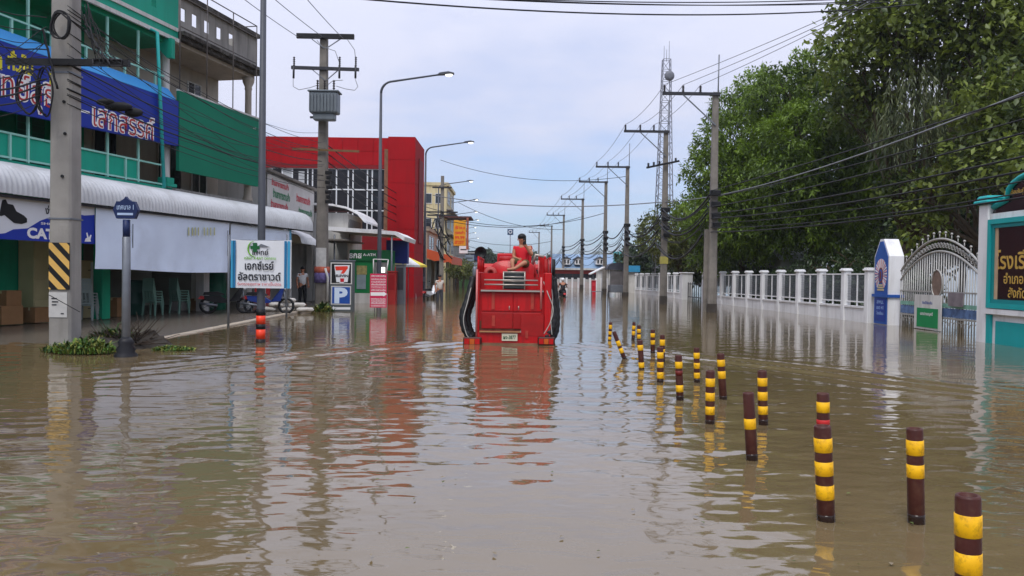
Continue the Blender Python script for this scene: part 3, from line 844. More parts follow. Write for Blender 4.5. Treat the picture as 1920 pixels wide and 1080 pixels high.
M_SKIN = mat('skin', C(176, 120, 92), .5, .06, 6)
M_HAIR = mat('black_hair', C(20, 18, 18), .5, .2, 30)
def skin_mesh(name, verts, edges, radii, root, m_, parent=None, sub=2):
    me = bpy.data.meshes.new(name); me.from_pydata([tuple(v) for v in verts], edges, []); me.materials.append(m_)
    o = bpy.data.objects.new(name, me); COL.objects.link(o)
    if parent is not None: o.parent = parent
    md = o.modifiers.new('skin', 'SKIN'); md.use_smooth_shade = True
    sd = me.skin_vertices[0].data
    for i, r_ in enumerate(radii):
        sd[i].radius = r_ if isinstance(r_, tuple) else (r_, r_)
        sd[i].use_root = (i == root)
    s2 = o.modifiers.new('sub', 'SUBSURF'); s2.levels = sub; s2.render_levels = sub
    return o
def person(name, J, label, shirt, trousers, parent_loc, short=False, sleeve=0.5, hair=True, group=None, shoes=True):
    """J: joints relative to parent_loc. One continuous body, clothes and hair as its children."""
    t = empty(name, parent_loc, 0, label, 'person', group)
    V = {k_: Vector(v) for k_, v in J.items()}
    order = ['pelvis', 'waist', 'chest', 'neck', 'chin', 'head', 'crown', 'sl', 'el', 'hl', 'sr', 'er', 'hr', 'tl', 'kl', 'al', 'fl', 'tr', 'kr', 'ar', 'fr']
    V.setdefault('waist', V['pelvis'].lerp(V['chest'], .45))
    V.setdefault('chin', V['neck'].lerp(V['head'], .45))
    V.setdefault('crown', V['head'] + (V['head'] - V['neck']).normalized() * .07)
    vs = [V[k_] for k_ in order]; ix = {k_: i for i, k_ in enumerate(order)}
    rad = dict(pelvis=(.14, .11), waist=(.13, .1), chest=(.15, .11), neck=.05, chin=.066, head=.085, crown=.07, sl=.06, el=.042, hl=.034, sr=.06, er=.042, hr=.034, tl=.085, kl=.058, al=.038, fl=.035, tr=.085, kr=.058, ar=.038, fr=.035)
    ed = [('pelvis', 'waist'), ('waist', 'chest'), ('chest', 'neck'), ('neck', 'chin'), ('chin', 'head'), ('head', 'crown'), ('chest', 'sl'), ('sl', 'el'), ('el', 'hl'), ('chest', 'sr'), ('sr', 'er'), ('er', 'hr'),
          ('pelvis', 'tl'), ('tl', 'kl'), ('kl', 'al'), ('al', 'fl'), ('pelvis', 'tr'), ('tr', 'kr'), ('kr', 'ar'), ('ar', 'fr')]
    E_ = [(ix[a_], ix[b2]) for a_, b2 in ed]; rl = [rad[k_] for k_ in order]
    for s in ('l', 'r'):
        h = V['h' + s]; d = (h - V['e' + s]).normalized(); sd = d.cross(Vector((0, 1, 0)));
        sd = sd.normalized() if sd.length > .1 else Vector((1, 0, 0))
        for q_ in range(4):
            o1 = h + d * .05 + sd * (.026 * (q_ - 1.5)); o2 = o1 + d * (.035 + .008 * (q_ in (1, 2))) + Vector((0, -.012, 0))
            vs += [o1, o2]; n_ = len(vs); E_ += [(ix['h' + s], n_ - 2), (n_ - 2, n_ - 1)]; rl += [.011, .009]
        o1 = h + sd * .045 + d * .01; vs += [o1, o1 + d * .035 + sd * .01]; n_ = len(vs); E_ += [(ix['h' + s], n_ - 2), (n_ - 2, n_ - 1)]; rl += [.012, .01]
    skin_mesh('body', vs, E_, rl, 0, M_SKIN, t)
    # shirt
    def lim(a_, b2, f_): return V[a_].lerp(V[b2], f_)
    sv = [V['pelvis'].lerp(V['waist'], -.25), V['waist'], V['chest'], V['chest'].lerp(V['neck'], .75), V['sl'], lim('sl', 'el', sleeve), V['sr'], lim('sr', 'er', sleeve)]
    skin_mesh('shirt', sv, [(0, 1), (1, 2), (2, 3), (2, 4), (4, 5), (2, 6), (6, 7)], [(.175, .14), (.16, .13), (.165, .13), .07, .062, .055, .062, .055], 0, shirt, t)
    f_ = 1.0 if short else 1.0
    if short:
        tv = [V['pelvis'].lerp(V['waist'], .2), V['pelvis'], V['tl'], lim('tl', 'kl', f_), V['tr'], lim('tr', 'kr', f_)]
        skin_mesh('shorts', tv, [(0, 1), (1, 2), (2, 3), (1, 4), (4, 5)], [(.155, .12), (.175, .14), .12, .1, .12, .1], 0, trousers, t)
    else:
        tv = [V['pelvis'].lerp(V['waist'], .2), V['pelvis'], V['tl'], V['kl'], lim('kl', 'al', .92), V['tr'], V['kr'], lim('kr', 'ar', .92)]
        skin_mesh('trousers', tv, [(0, 1), (1, 2), (2, 3), (3, 4), (1, 5), (5, 6), (6, 7)], [(.155, .12), (.165, .13), .105, .08, .06, .105, .08, .06], 0, trousers, t)
    if hair:
        c_ = V['head'].lerp(V['crown'], .55); q_ = MB(); q_.ball(c_ + Vector((0, .022, .02)), .1, .108, .085, 14, 10); q_.build('hair', M_HAIR, t)
    fw = (V['head'] + Vector((0, -.088, -.01)))
    q_ = MB(); q_.ball(fw, .014, .022, .022, 8, 6); q_.build('nose', M_SKIN, t)
    for s in (-1, 1):
        q_ = MB(); q_.ball(V['head'] + Vector((s * .033, -.082, .022)), .012, .008, .008, 8, 6); q_.build('eye', M_HAIR, t)
        q_ = MB(); q_.ball(V['head'] + Vector((s * .09, .0, 0)), .012, .024, .034, 8, 6); q_.build('ear', M_SKIN, t)
    return t
def standing(loc, label, shirt, trousers, turn=0.0, name='person', h=1.68, group=None):
    k_ = h / 1.7; c, s = math.cos(turn), math.sin(turn)
    def q_(x, y, z): return (k_ * (x * c - y * s), k_ * (x * s + y * c), k_ * z)
    J = dict(pelvis=q_(0, 0, .92), chest=q_(0, 0, 1.3), neck=q_(0, 0, 1.46), head=q_(0, -.01, 1.59), sl=q_(-.19, 0, 1.38), el=q_(-.25, .02, 1.1), hl=q_(-.24, -.08, .86), sr=q_(.19, 0, 1.38), er=q_(.25, .02, 1.1), hr=q_(.23, -.1, .88),
             tl=q_(-.09, 0, .86), kl=q_(-.1, -.01, .48), al=q_(-.11, .02, .08), fl=q_(-.12, -.12, .04), tr=q_(.09, 0, .86), kr=q_(.11, -.03, .48), ar=q_(.12, 0, .08), fr=q_(.13, -.14, .04))
    return person(name, J, label, shirt, trousers, loc, group=group)
pb = W(566, 562, .05); 
standing(Vector((P(567, 540, 34.2).x, 34.2, .05)), 'person in white shirt and dark trousers standing in the shop doorway', mat('white_shirt', C(214, 214, 212), .8), mat('dark_trousers', C(28, 28, 32), .8), .6)
# ------------------------------------------------------------------ the big concrete pole with hazard stripes
def sq_pole(mb, x, y, z0, z1, w0, w1, c=.06):
    vs = []; fs = []
    for (z, w_) in ((z0, w0), (z1, w1)):
        h = w_ / 2; k_ = c * w_ / w0
        for (a, b) in ((-h + k_, -h), (h - k_, -h), (h, -h + k_), (h, h - k_), (h - k_, h), (-h + k_, h), (-h, h - k_), (-h, -h + k_)): vs.append((x + a, y + b, z))
    fs = [tuple(range(7, -1, -1)), tuple(range(8, 16))] + [(i, (i + 1) % 8, 8 + (i + 1) % 8, 8 + i) for i in range(8)]
    mb.add(vs, fs); return mb
lp = W(111, 655); LPX, LPY = lp.x, lp.y + .21
LPW = 0.44
KP = empty('concrete_pole', (LPX, LPY, 0), 0, 'thick square concrete utility pole with yellow and black hazard stripes', 'utility pole')
def lpw(z): return LPW - (LPW - .36) * z / 12.0
q = MB(); sq_pole(q, 0, 0, -.4, 12.5, LPW, .36, .04); q.build('shaft', M_CONC, KP)
z0 = P(118, 543, LPY - .22).z; z1 = P(118, 455, LPY - .22).z
hx0 = P(92.5, 500, LPY - .22).x - LPX; hx1 = P(131, 500, LPY - .22).x - LPX
yf = -lpw(z1) / 2 - .025
q = MB(); q.box(hx0, hx1, yf, yf + .022, z0, z1); plate = q.build('hazard_plate', M_BLACK, KP)
M_HY = mat('faded_hazard_yellow', C(222, 178, 96), .6, .08, 6, grime=.3, gcol=C(140, 110, 60))
H = z1 - z0; wd = hx1 - hx0; sh = wd * 1.05; bh = H / 6.0
for i in range(-1, 4):
    zt = z1 + bh * .15 - i * (H / 3.0) + .03
    pol = [(hx0, zt), (hx1, zt - sh), (hx1, zt - sh - bh * 1.05), (hx0, zt - bh * 1.05)]
    # clip to the plate
    def clip(pl, lim, up):
        r_ = []
        for a, b in zip(pl, pl[1:] + pl[:1]):
            ia = (a[1] <= lim) if up else (a[1] >= lim); ib = (b[1] <= lim) if up else (b[1] >= lim)
            if ia: r_.append(a)
            if ia != ib:
                t_ = (lim - a[1]) / (b[1] - a[1]); r_.append((a[0] + (b[0] - a[0]) * t_, lim))
        return r_
    pol = clip(clip(pol, z1 - .004, True), z0 + .004, False)
    if len(pol) >= 3:
        q = MB(); q.prism(pol, 'y', yf - .004, yf - .001); q.build('stripe', M_HY, plate)
za = P(110, 595, LPY - .22).z; zb_ = P(110, 548, LPY - .22).z
xa = P(92, 570, LPY - .22).x - LPX; xb = P(126, 570, LPY - .22).x - LPX
q = MB(); q.box(xa, xb, -lpw(za) / 2 - .012, -lpw(za) / 2 - .003, za, zb_); po = q.build('poster', mat('weathered_paper', C(196, 194, 190), .8, .1, 6, grime=.3, gcol=C(130, 126, 120)), KP)
for i, (u, v, w_) in enumerate(((.3, .75, .35), (.35, .62, .4), (.3, .5, .3), (.75, .15, .2))):
    q = MB(); cx = xa + (xb - xa) * u; cz = za + (zb_ - za) * v
    q.box(cx - .05 * w_ * 3, cx + .05 * w_ * 3, -lpw(za) / 2 - .017, -lpw(za) / 2 - .013, cz - .012, cz + .012); q.build('print', M_DARKSTEEL, po)
for z in (P(118, 411, LPY).z, P(118, 140, LPY).z):
    q = MB(); h = lpw(z) / 2 + .012; q.box(-h, h, -h, h, z - .015, z + .015); q.build('steel_band', M_STEEL, KP)
for (px, py) in ((115, 330), (118, 190), (120, 250)):
    p_ = P(px, py, LPY - .25); q = MB(); q.lathe([(.03, 0), (.03, .02)], (0, 0, 0), 10); o = q.build('bolt_hole', M_BLACK, KP, (p_.x - LPX, -lpw(p_.z) / 2 - .004, p_.z)); o.rotation_euler = (math.pi / 2, 0, 0)
# crossarm with brackets
zc = P(190, 124, LPY).z
q = MB(); q.box(-1.0, 1.35, -.3, -.2, zc - .06, zc + .06); q.build('crossarm', M_BLACK, KP)
xr = P(200, 124, LPY - .3).x - LPX
q = MB()
q.tube([(xr - .25, -.32, zc + .05), (xr + .3, -.32, zc + .05), (xr + .3, -.32, zc - .07), (xr - .25, -.32, zc - .07), (xr - .25, -.32, zc + .05)], .018, 6); q.build('bracket', M_DARKSTEEL, KP)
def coil(px, py, rx, rz, turns, label, off=-.36, loose=False):
    c_ = P(px, py, LPY + off); pts = []; r2 = random.Random(px)
    for i in range(int(turns * 22)):
        a = 2 * math.pi * i / 22 + 1.2; j_ = 1 + .16 * math.sin(i * .29 + px) + .05 * math.sin(i * 1.1)
        pts.append((c_.x + rx * j_ * math.cos(a), c_.y + .04 * math.sin(a * .5 + i * .05) - i * .0012, c_.z + rz * j_ * math.sin(a) + .03 * math.sin(i * .21)))
    q_ = MB(); q_.tube(pts, .016, 6)
    return tag(q_.build('cable_coil', M_WIRE), label, 'cable')
coil(118, 46, .17, .25, 3.6, 'coil of black cable high on the striped concrete pole')
coil(52, 178, .22, .42, 2.2, 'large loose loop of black cable in front of the clinic sign')
coil(88, 176, .16, .46, 1.6, 'tall loop of black cable beside the concrete pole on the clinic sign', off=-.5)

# ------------------------------------------------------------------ blue street-name post
bp_ = W(236, 668); BX, BY = bp_.x, bp_.y
M_NAVY = mat('navy_paint', C(24, 40, 82), .5, .1, 4)
SP = empty('street_name_post', (BX, BY, 0), 0, 'slim grey street post with a small navy hexagonal name plate', 'sign post')
zt = P(236, 412, BY).z; zs = P(236, 445, BY).z
q = MB(); q.lathe([(.075, -.4), (.07, zs), (.06, zs + .01)], (0, 0, 0), 14); q.build('pole', M_STEEL, SP)
q = MB(); q.lathe([(.062, zs - .002), (.062, zt)], (0, 0, 0), 14); q.build('collar', M_NAVY, SP)
q = MB(); q.lathe([(.2, -.3), (.2, .03), (.15, .08), (.17, .13), (.12, .2), (.14, .26), (.085, .34)], (0, 0, 0), 16); q.build('cast_base', mat('black_cast_iron', C(30, 30, 34), .5, .2, 8), SP)
zp0, zp1 = P(236, 410, BY).z, P(236, 378, BY).z
w2 = .225
hexp = [(-w2, (zp0 + zp1) / 2), (-w2 * .72, zp0), (w2 * .72, zp0), (w2, (zp0 + zp1) / 2), (w2 * .72, zp1), (-w2 * .72, zp1)]
q = MB(); q.prism(hexp, 'y', -.05, .05); np_ = q.build('name_plate', M_NAVY, SP)
text(SP, 'เทศบาล 1', mat('pale_lettering', C(170, 190, 220), .5), .09, (0, -.05, (zp0 + zp1) / 2 + .05), (1, 0, 0), (0, 0, 1), width=.3, bold=.01)
q = MB(); q.box(-.14, .14, -.056, -.052, zp0 + .06, zp0 + .1); q.build('underline', mat('pale_lettering', C(170, 190, 220), .5), SP)
q = MB(); q.prism([(-.1, zp1 + .001), (.1, zp1 + .001), (.03, zp1 + .05), (0, zp1 + .09), (-.03, zp1 + .05)], 'y', -.04, .04); q.build('crest', M_NAVY, SP)

# ------------------------------------------------------------------ rubble, weeds and plant tufts at the pole foot
M_LEAFW = mat('weed_leaf', C(88, 120, 44), .6, .3, 10)
M_LEAFD = mat('weed_leaf_dark', C(52, 80, 34), .6, .3, 10)
def tuft(loc, n, h_, spread, m_, label, name='weed_tuft', seed=1, lw=.018, group=None):
    r2 = random.Random(seed); q_ = MB()
    for i in range(n):
        a = r2.uniform(0, 6.28); d = spread * math.sqrt(r2.random()); x, y = d * math.cos(a), d * math.sin(a) * .8
        b2 = r2.uniform(0, 6.28); ln = h_ * r2.uniform(.15, 1) * (1.15 - .7 * d / spread); le = max(ln, .08) * r2.uniform(.3, 1.3)
        ux, uy = math.cos(b2), math.sin(b2); w_ = lw * r2.uniform(.6, 1.5)
        p0 = Vector((x, y, 0)); p1 = p0 + Vector((ux * le * .45, uy * le * .45, ln * .7)); p2 = p0 + Vector((ux * le, uy * le, ln * r2.uniform(.6, 1.0)))
        sd = Vector((-uy, ux, 0)) * w_; q_.cur = r2.randrange(3)
        q_.add([p0 - sd * .4, p0 + sd * .4, p1 + sd, p1 - sd, p2], [(0, 1, 2, 3), (3, 2, 4)])
    return tag(q_.build(name, [m_, M_LEAFD, mat('weed_leaf_yellow', C(120, 124, 52), .6, .3, 10)], None, loc), label, 'plant', group)
wp = W(160, 662); tuft(Vector((wp.x, wp.y, .02)), 900, .36, .55, M_LEAFW, 'bright green weeds at the foot of the striped concrete pole', seed=1)
wp = W(205, 650); tuft(Vector((wp.x, wp.y + .2, .05)), 700, .5, .45, M_LEAFD, 'dark green weeds between the concrete pole and the blue street post', seed=2)
wp = W(325, 656); tuft(Vector((wp.x, wp.y, .0)), 500, .13, .4, M_LEAFW, 'low flat patch of weeds floating right of the street post', seed=3)
wp = W(100, 660); tuft(Vector((wp.x, wp.y, .0)), 160, .25, .22, M_LEAFD, 'few small weeds on the outer side of the concrete pole foot', seed=4)
def twigs(loc, n, L_, spread, label, seed=1):
    r2 = random.Random(seed); q_ = MB()
    for i in range(n):
        a, e = r2.uniform(0, 6.28), r2.uniform(-.1, 1.1); p0 = Vector((r2.uniform(-spread, spread), r2.uniform(-.2, .2), r2.uniform(0, .15)))
        d = Vector((math.cos(a) * math.cos(e), math.sin(a) * math.cos(e) * .5, math.sin(e))) * L_ * r2.uniform(.4, 1)
        q_.tube([p0, p0 + d * .5 + Vector((0, 0, r2.uniform(-.04, .04))), p0 + d], [.012, .009, .004], 5)
    return tag(q_.build('twig_pile', mat('dead_twig', C(52, 42, 34), .9, .2), None, loc), label, 'debris')
wp = W(215, 655); twigs(Vector((wp.x, wp.y + .3, .05)), 60, .75, .45, 'heap of dead dark twigs beside the blue street post')
wp = W(275, 652)
def mound(loc, rx, ry, h_, m_, label, name, seed=0):
    r2 = random.Random(seed); q_ = MB(); n, k_ = 26, 8; vs = []; fs = []
    for j in range(k_ + 1):
        t_ = j / k_
        for i in range(n):
            a = 2 * math.pi * i / n
            f_ = 1 + .18 * math.sin(3 * a + seed) + r2.uniform(-.08, .08)
            vs.append((rx * t_ * f_ * math.cos(a), ry * t_ * f_ * math.sin(a), h_ * (1 - t_ ** 1.6) * (1 + r2.uniform(-.25, .25)) - .12 * t_))
    for j in range(k_):
        for i in range(n):
            i2 = (i + 1) % n; fs.append((j * n + i, j * n + i2, (j + 1) * n + i2, (j + 1) * n + i))
    q_.add(vs, fs, True); return tag(q_.build(name, m_, None, loc), label, 'mound')
M_SOIL = mat('dark_wet_soil', C(52, 46, 40), .7, .3, 8, .5, 20)
mound(Vector((wp.x, wp.y + .15, 0)), .66, .34, .3, M_SOIL, 'dark soil mound just right of the blue street post', 'soil_mound', 3)
mound(Vector((LPX + .75, LPY, 0)), 1.15, .75, .2, M_SOIL, 'soil verge round the foot of the striped concrete pole', 'soil_mound', 5)

# ------------------------------------------------------------------ street lamps
M_LENS = emit('lit_lamp_lens', (1.0, 0.97, 0.85), 2.2)
def street_lamp(px_head, py_head, Y, label, xpole=None, bands=False, arm=3.35):
    hd = P(px_head, py_head, Y); x0 = hd.x - arm if xpole is None else xpole
    t = empty('street_lamp', (x0, Y, 0), 0, label, 'street lamp', 'street lamps along the left of the road')
    H_ = hd.z; zb = H_ - .95
    q_ = MB(); q_.lathe([(.15, -.4), (.15, .02), (.11, .05), (.105, 1.5), (.06, zb)], (0, 0, 0), 12); q_.build('pole', M_LAMP, t)
    L_ = hd.x - x0
    pts = [(0, 0, zb - .01)]
    for i in range(1, 7):
        a = i / 6 * R(78); pts.append((.55 * (1 - math.cos(a)), 0, zb + .55 * math.sin(a)))
    pts.append((L_ - .55, 0, H_ - .06))
    q_ = MB(); q_.tube(pts, [.06] * 4 + [.05] * 3 + [.04], 8); q_.build('arm', M_LAMP, t)
    q_ = MB(); q_.prism([(L_ - .62, H_ - .08), (L_ - .5, H_ + .02), (L_ - .1, H_ + .08), (L_ + .16, H_ + .02), (L_ + .16, H_ - .02), (L_ - .1, H_ - .05)], 'y', -.13, .13); q_.build('lamp_head', M_LAMP, t)
    q_ = MB(); q_.ball((L_ - .08, 0, H_ - .07), .17, .1, .07, 12, 8); q_.build('lens', M_LENS, t)
    q_ = MB(); q_.box(-.13, .13, -.13, .13, .9, 1.3) if False else q_.cbox(-.12, .12, -.15, -.1, .9, 1.25, .01); q_.build('service_box', M_STEEL, t)
    return t
LAMPS = [(845, 138, 37.3), (885, 266, 56.5), (885, 339, 80.6), (895, 374, 101), (894, 397, 121), (897, 412, 139), (892, 426, 162), (892, 436, 183), (897, 446, 211)]
ords = ['nearest', 'second', 'third', 'fourth', 'fifth', 'sixth', 'seventh', 'eighth', 'ninth']
for k, (a, b, Y) in enumerate(LAMPS):
    street_lamp(a, b, Y, 'curved-arm street lamp, %s of those with visible lit heads' % ords[k], xpole=(P(712 if k == 0 else 797, 400, Y).x if k < 2 else None))
l0 = W(486, 643)
t = empty('street_lamp', (l0.x, l0.y + .1, 0), 0, 'tall grey lamp post with orange and black bands at its foot before the pharmacy banner', 'street lamp', 'street lamps along the left of the road')
q = MB(); q.lathe([(.092, -.4), (.09, .0), (.085, 1.45), (.055, 9.9)], (0, 0, 0), 14); q.build('pole', M_LAMP, t)
pts = [(0, 0, 9.89)] + [(.55 * (1 - math.cos(i / 6 * R(78))), 0, 9.9 + .55 * math.sin(i / 6 * R(78))) for i in range(1, 7)] + [(2.9, 0, 10.8)]
q = MB(); q.tube(pts, .06, 8); q.build('arm', M_LAMP, t)
q = MB(); q.prism([(2.7, 10.72), (2.85, 10.84), (3.3, 10.9), (3.55, 10.84), (3.5, 10.78), (3.2, 10.72)], 'y', -.13, .13); q.build('lamp_head', M_LAMP, t)
q = MB(); q.ball((3.25, 0, 10.74), .2, .11, .09, 12, 8); q.build('lens', M_LENS, t)
M_ORG = mat('orange_red_reflective', C(238, 66, 36), .4, .06, 6)
zz = [P(486, y, l0.y).z for y in (645, 636, 618, 608, 592, 580)]
for (a, b, m_) in ((-.1, zz[1], M_BLACK), (zz[1], zz[2], M_ORG), (zz[2], zz[3], M_BLACK), (zz[3], zz[4], M_ORG), (zz[4], zz[5], M_BLACK)):
    q = MB(); q.lathe([(.1, a + .001), (.1, b - .001)], (0, 0, 0), 16); q.build('band', m_, t)

# ------------------------------------------------------------------ pharmacy banner on a pipe stand
PY = l0.y - .06
def PB(px, py): 
    q_ = P(px, py, PY); return q_
c0 = PB(489, 600)
PH = empty('pharmacy_banner', (c0.x, PY, 0), 0, 'white pharmacy banner with Thai lettering tied to the orange-banded lamp post', 'banner')
def LB(px, py): 
    q_ = P(px, py, PY); return (q_.x - c0.x, q_.z)
for px, pyb, lb in ((428, 615, 'thin steel canopy post at the near edge of the pharmacy banner'), (537, 597, 'thin steel canopy post at the far edge of the pharmacy banner')):
    b_ = W(px, pyb); q = MB(); q.lathe([(.035, -.3), (.033, 1.2), (.03, P(px, 440, b_.y).z)], (0, 0, 0), 8); tag(q.build('canopy_post', M_STEEL, None, (b_.x, b_.y, 0)), lb, 'post', 'canopy posts')
x0, zt = LB(434, 449); x1, zb_ = LB(546, 541)
for z in (zt - .02, zb_ + .02):
    q = MB(); q.tube([(x0, .03, z), (x1, .03, z)], .02, 8); q.build('cross_pipe', M_STEEL, PH)
q = MB(); nx, nz = 24, 10; vs = []; fs = []
for i in range(nx + 1):
    for j in range(nz + 1):
        u, v = i / nx, j / nz; vs.append((x0 + (x1 - x0) * u, -.01 + .012 * math.sin(u * 9 + v * 3) * math.sin(v * 3.1), zt + (zb_ - zt) * v - .02 * math.sin(u * 3.14) * (1 - v)))
for i in range(nx):
    for j in range(nz): fs.append((i * (nz + 1) + j, i * (nz + 1) + j + 1, (i + 1) * (nz + 1) + j + 1, (i + 1) * (nz + 1) + j))
q.add(vs, fs, True); q.build('cloth', M_BANW, PH)
M_CY = mat('banner_cyan', C(60, 150, 190), .5, .06)
for px in (436, 440, 536, 542):
    xa, _ = LB(px, 500); q = MB(); q.box(xa - .028, xa + .028, -.032, -.026, zb_, zt - .02); q.build('printed_edge', M_CY if px in (436, 542) else mat('banner_cyan_dark', C(34, 110, 156), .5), PH)
M_INK = mat('black_ink', C(26, 28, 40), .6)
M_GRN = mat('logo_green', C(110, 176, 44), .6); M_GRD = mat('logo_dark_green', C(22, 92, 46), .6)
M_PINK = mat('ink_red', C(196, 70, 80), .6)
def TB(body, px0, px1, py, hpx, m_, bold=.01):
    a = LB(px0, py)[0]; b = LB(px1, py)[0]; z = LB((px0 + px1) / 2, py)[1]; h_ = abs(LB(500, py)[1] - LB(500, py + hpx)[1])
    text(PH, body, m_, h_, ((a + b) / 2, -.03, z), (1, 0, 0), (0, 0, 1), width=b - a, bold=bold)
TB('แพทย์', 474, 504, 473, 11, M_INK, .015)
TB('คลินิก X-RAY เวชกรรม', 459, 518, 484, 5, M_GRN, .02)
TB('เอกซ์เรย์', 460, 514, 498, 16, M_INK, .02)
TB('อัลตราซาวด์', 447, 527, 518, 16, M_INK, .02)
TB('รับตรวจสุขภาพ ราคาเป็นมิตร', 446, 528, 533, 8, M_PINK, .01)
cx, cz = LB(479, 464)
q = MB(); q.box(cx - .045, cx + .045, -.036, -.03, cz - .1, cz + .1); q.box(cx - .1, cx + .1, -.0365, -.0305, cz - .035, cz + .035); q.build('cross_emblem', M_GRD, PH)
q = MB(); pts = [(cx + .15 * math.cos(a), -.033, cz - .03 + .17 * math.sin(a)) for a in [R(100 + 12 * i) for i in range(15)]]; q.tube(pts, [.004 + .012 * math.sin(i / 14 * 3.14) for i in range(15)], 6); q.build('leaf_emblem', M_GRN, PH)
q = MB(); q.prism([(cx + .06, cz + .02), (cx + .13, cz + .08), (cx + .33, cz + .01)], 'y', -.036, -.03); q.build('roof_emblem', M_STEEL, PH)

# ------------------------------------------------------------------ convenience-store pylon sign
s7 = W(642, 584); SY = s7.y
S7 = empty('pylon_sign', (s7.x, SY, 0), 0, 'grey parking pylon with a convenience store logo above a blue P', 'sign')
def L7(px, py): 
    q_ = P(px, py, SY); return (q_.x - s7.x, q_.z)
x0, zt = L7(619, 489); x1, zb_ = L7(661, 583)
q = MB(); q.cbox(x0, x1, 0, .42, -.3, zt, .015); q.build('cabinet', mat('pylon_grey', C(86, 92, 92), .5, .06), S7)
q = MB(); q.box(x0 - .02, x1 + .02, -.02, .44, zt, zt + .04); q.build('cap', M_STEEL, S7)
def rect7(a, b, c_, d, y, m_, name, parent=S7):
    p0, p1 = L7(a, b), L7(c_, d); q_ = MB(); q_.box(p0[0], p1[0], y - .004, y, p1[1], p0[1]); return q_.build(name, m_, parent)
rect7(620, 492, 660, 533, -.004, M_WHITE2, 'logo_frame'); rect7(622, 494, 658, 531, -.0105, M_BLACK, 'logo_field')
pl = [L7(*p) for p in ((627, 497), (656, 497), (652, 529), (646, 529), (644, 531), (638, 531), (636, 529), (631, 529))]
q = MB(); q.prism(pl, 'y', -.022, -.016); q.build('logo_shield', M_PLWHITE, S7)
pl = [L7(*p) for p in ((628.5, 499.5), (652, 499), (652.5, 503), (645, 513), (639, 513), (643, 506.5), (630, 507))]
q = MB(); q.prism(pl, 'y', -.03, -.024); q.build('logo_numeral', mat('logo_red', C(228, 62, 44), .5, .05), S7)
pl = [L7(*p) for p in ((638, 522), (645.5, 522), (645, 528.5), (638.5, 528.5))]
q = MB(); q.prism(pl, 'y', -.03, -.024); q.build('logo_numeral_foot', mat('logo_dark_red', C(190, 30, 44), .5, .05), S7)
a = L7(630, 517); b = L7(653, 517); text(S7, 'ELEVEN', M_INK, .1, ((a[0] + b[0]) / 2, -.024, a[1]), (1, 0, 0), (0, 0, 1), width=b[0] - a[0], bold=.04)
rect7(621, 536, 658, 571.5, -.004, M_WHITE2, 'parking_frame'); rect7(623, 538, 656, 569.5, -.0105, mat('parking_blue', C(30, 78, 160), .5, .05), 'parking_field')
a = L7(639.5, 554); text(S7, 'P', mat('sign_pale_blue', C(206, 222, 240), .5, .03), .62, (a[0], -.012, a[1]), (1, 0, 0), (0, 0, 1), width=.52, bold=.05)
pl = [L7(*p) for p in ((622, 578), (626, 574), (626, 576), (657, 576), (657, 580.5), (626, 580.5), (626, 582.5))]
q = MB(); q.prism(pl, 'y', -.012, -.006); q.build('arrow', M_PLWHITE, S7)

# ------------------------------------------------------------------ power pole with a transformer
tp = W(603, 577); TX, TY = tp.x, tp.y
TP = empty('transformer_pole', (TX, TY, 0), 0, 'square concrete power pole with a grey transformer and two crossarms', 'utility pole')
def LT(px, py, d=0): 
    q_ = P(px, py, TY + d); return (q_.x - TX, d, q_.z)
ztop = LT(612, 68)[2]
q = MB(); sq_pole(q, 0, 0, -.4, ztop, .5, .3, .05); q.build('shaft', M_CONC2, TP)
TLEAN = (LT(612, 68)[0]) / ztop
a, b = LT(559, 70), LT(666, 72)
q = MB(); q.bar((a[0], -.22, a[2]), (b[0], -.22, b[2]), .14, .2); q.build('crossarm', M_BLACK, TP)
a, b = LT(549, 129), LT(675, 133)
q = MB(); q.bar((a[0], -.22, a[2]), (b[0], -.22, b[2]), .12, .13); q.build('crossarm', M_DARKSTEEL, TP)
for (p0, p1) in (((587, 76), (610, 93)), ((640, 76), (613, 93)), ((588, 133), (611, 152)), ((637, 133), (614, 152))):
    a, b = LT(*p0), LT(*p1); q = MB(); q.bar((a[0], -.2, a[2]), (b[0], -.16, b[2]), .05, .03); q.build('brace', M_STEEL, TP)
def insulator(x, y, z, up=1, h_=.42, r_=.06, par=None, m_=None):
    pr = []; n_ = 5
    for i in range(n_):
        pr += [(r_ * .45, i * h_ / n_), (r_, i * h_ / n_ + h_ / n_ * .35), (r_ * .45, i * h_ / n_ + h_ / n_ * .8)]
    q_ = MB(); q_.lathe([(p[0], p[1] * up) for p in pr], (x, y, z), 10); return q_.build('insulator', m_ or mat('brown_porcelain', C(44, 36, 36), .3, .1), par)
for px in (554, 639, 669):
    c_ = LT(px, 126); insulator(c_[0], -.22, c_[2], 1, .4, .055, TP); c2 = LT(px, 150); q = MB(); q.tube([(c_[0], -.26, c_[2]), (c2[0], -.3, c2[2])], .045, 8); q.build('fuse_cutout', M_DARKSTEEL, TP)
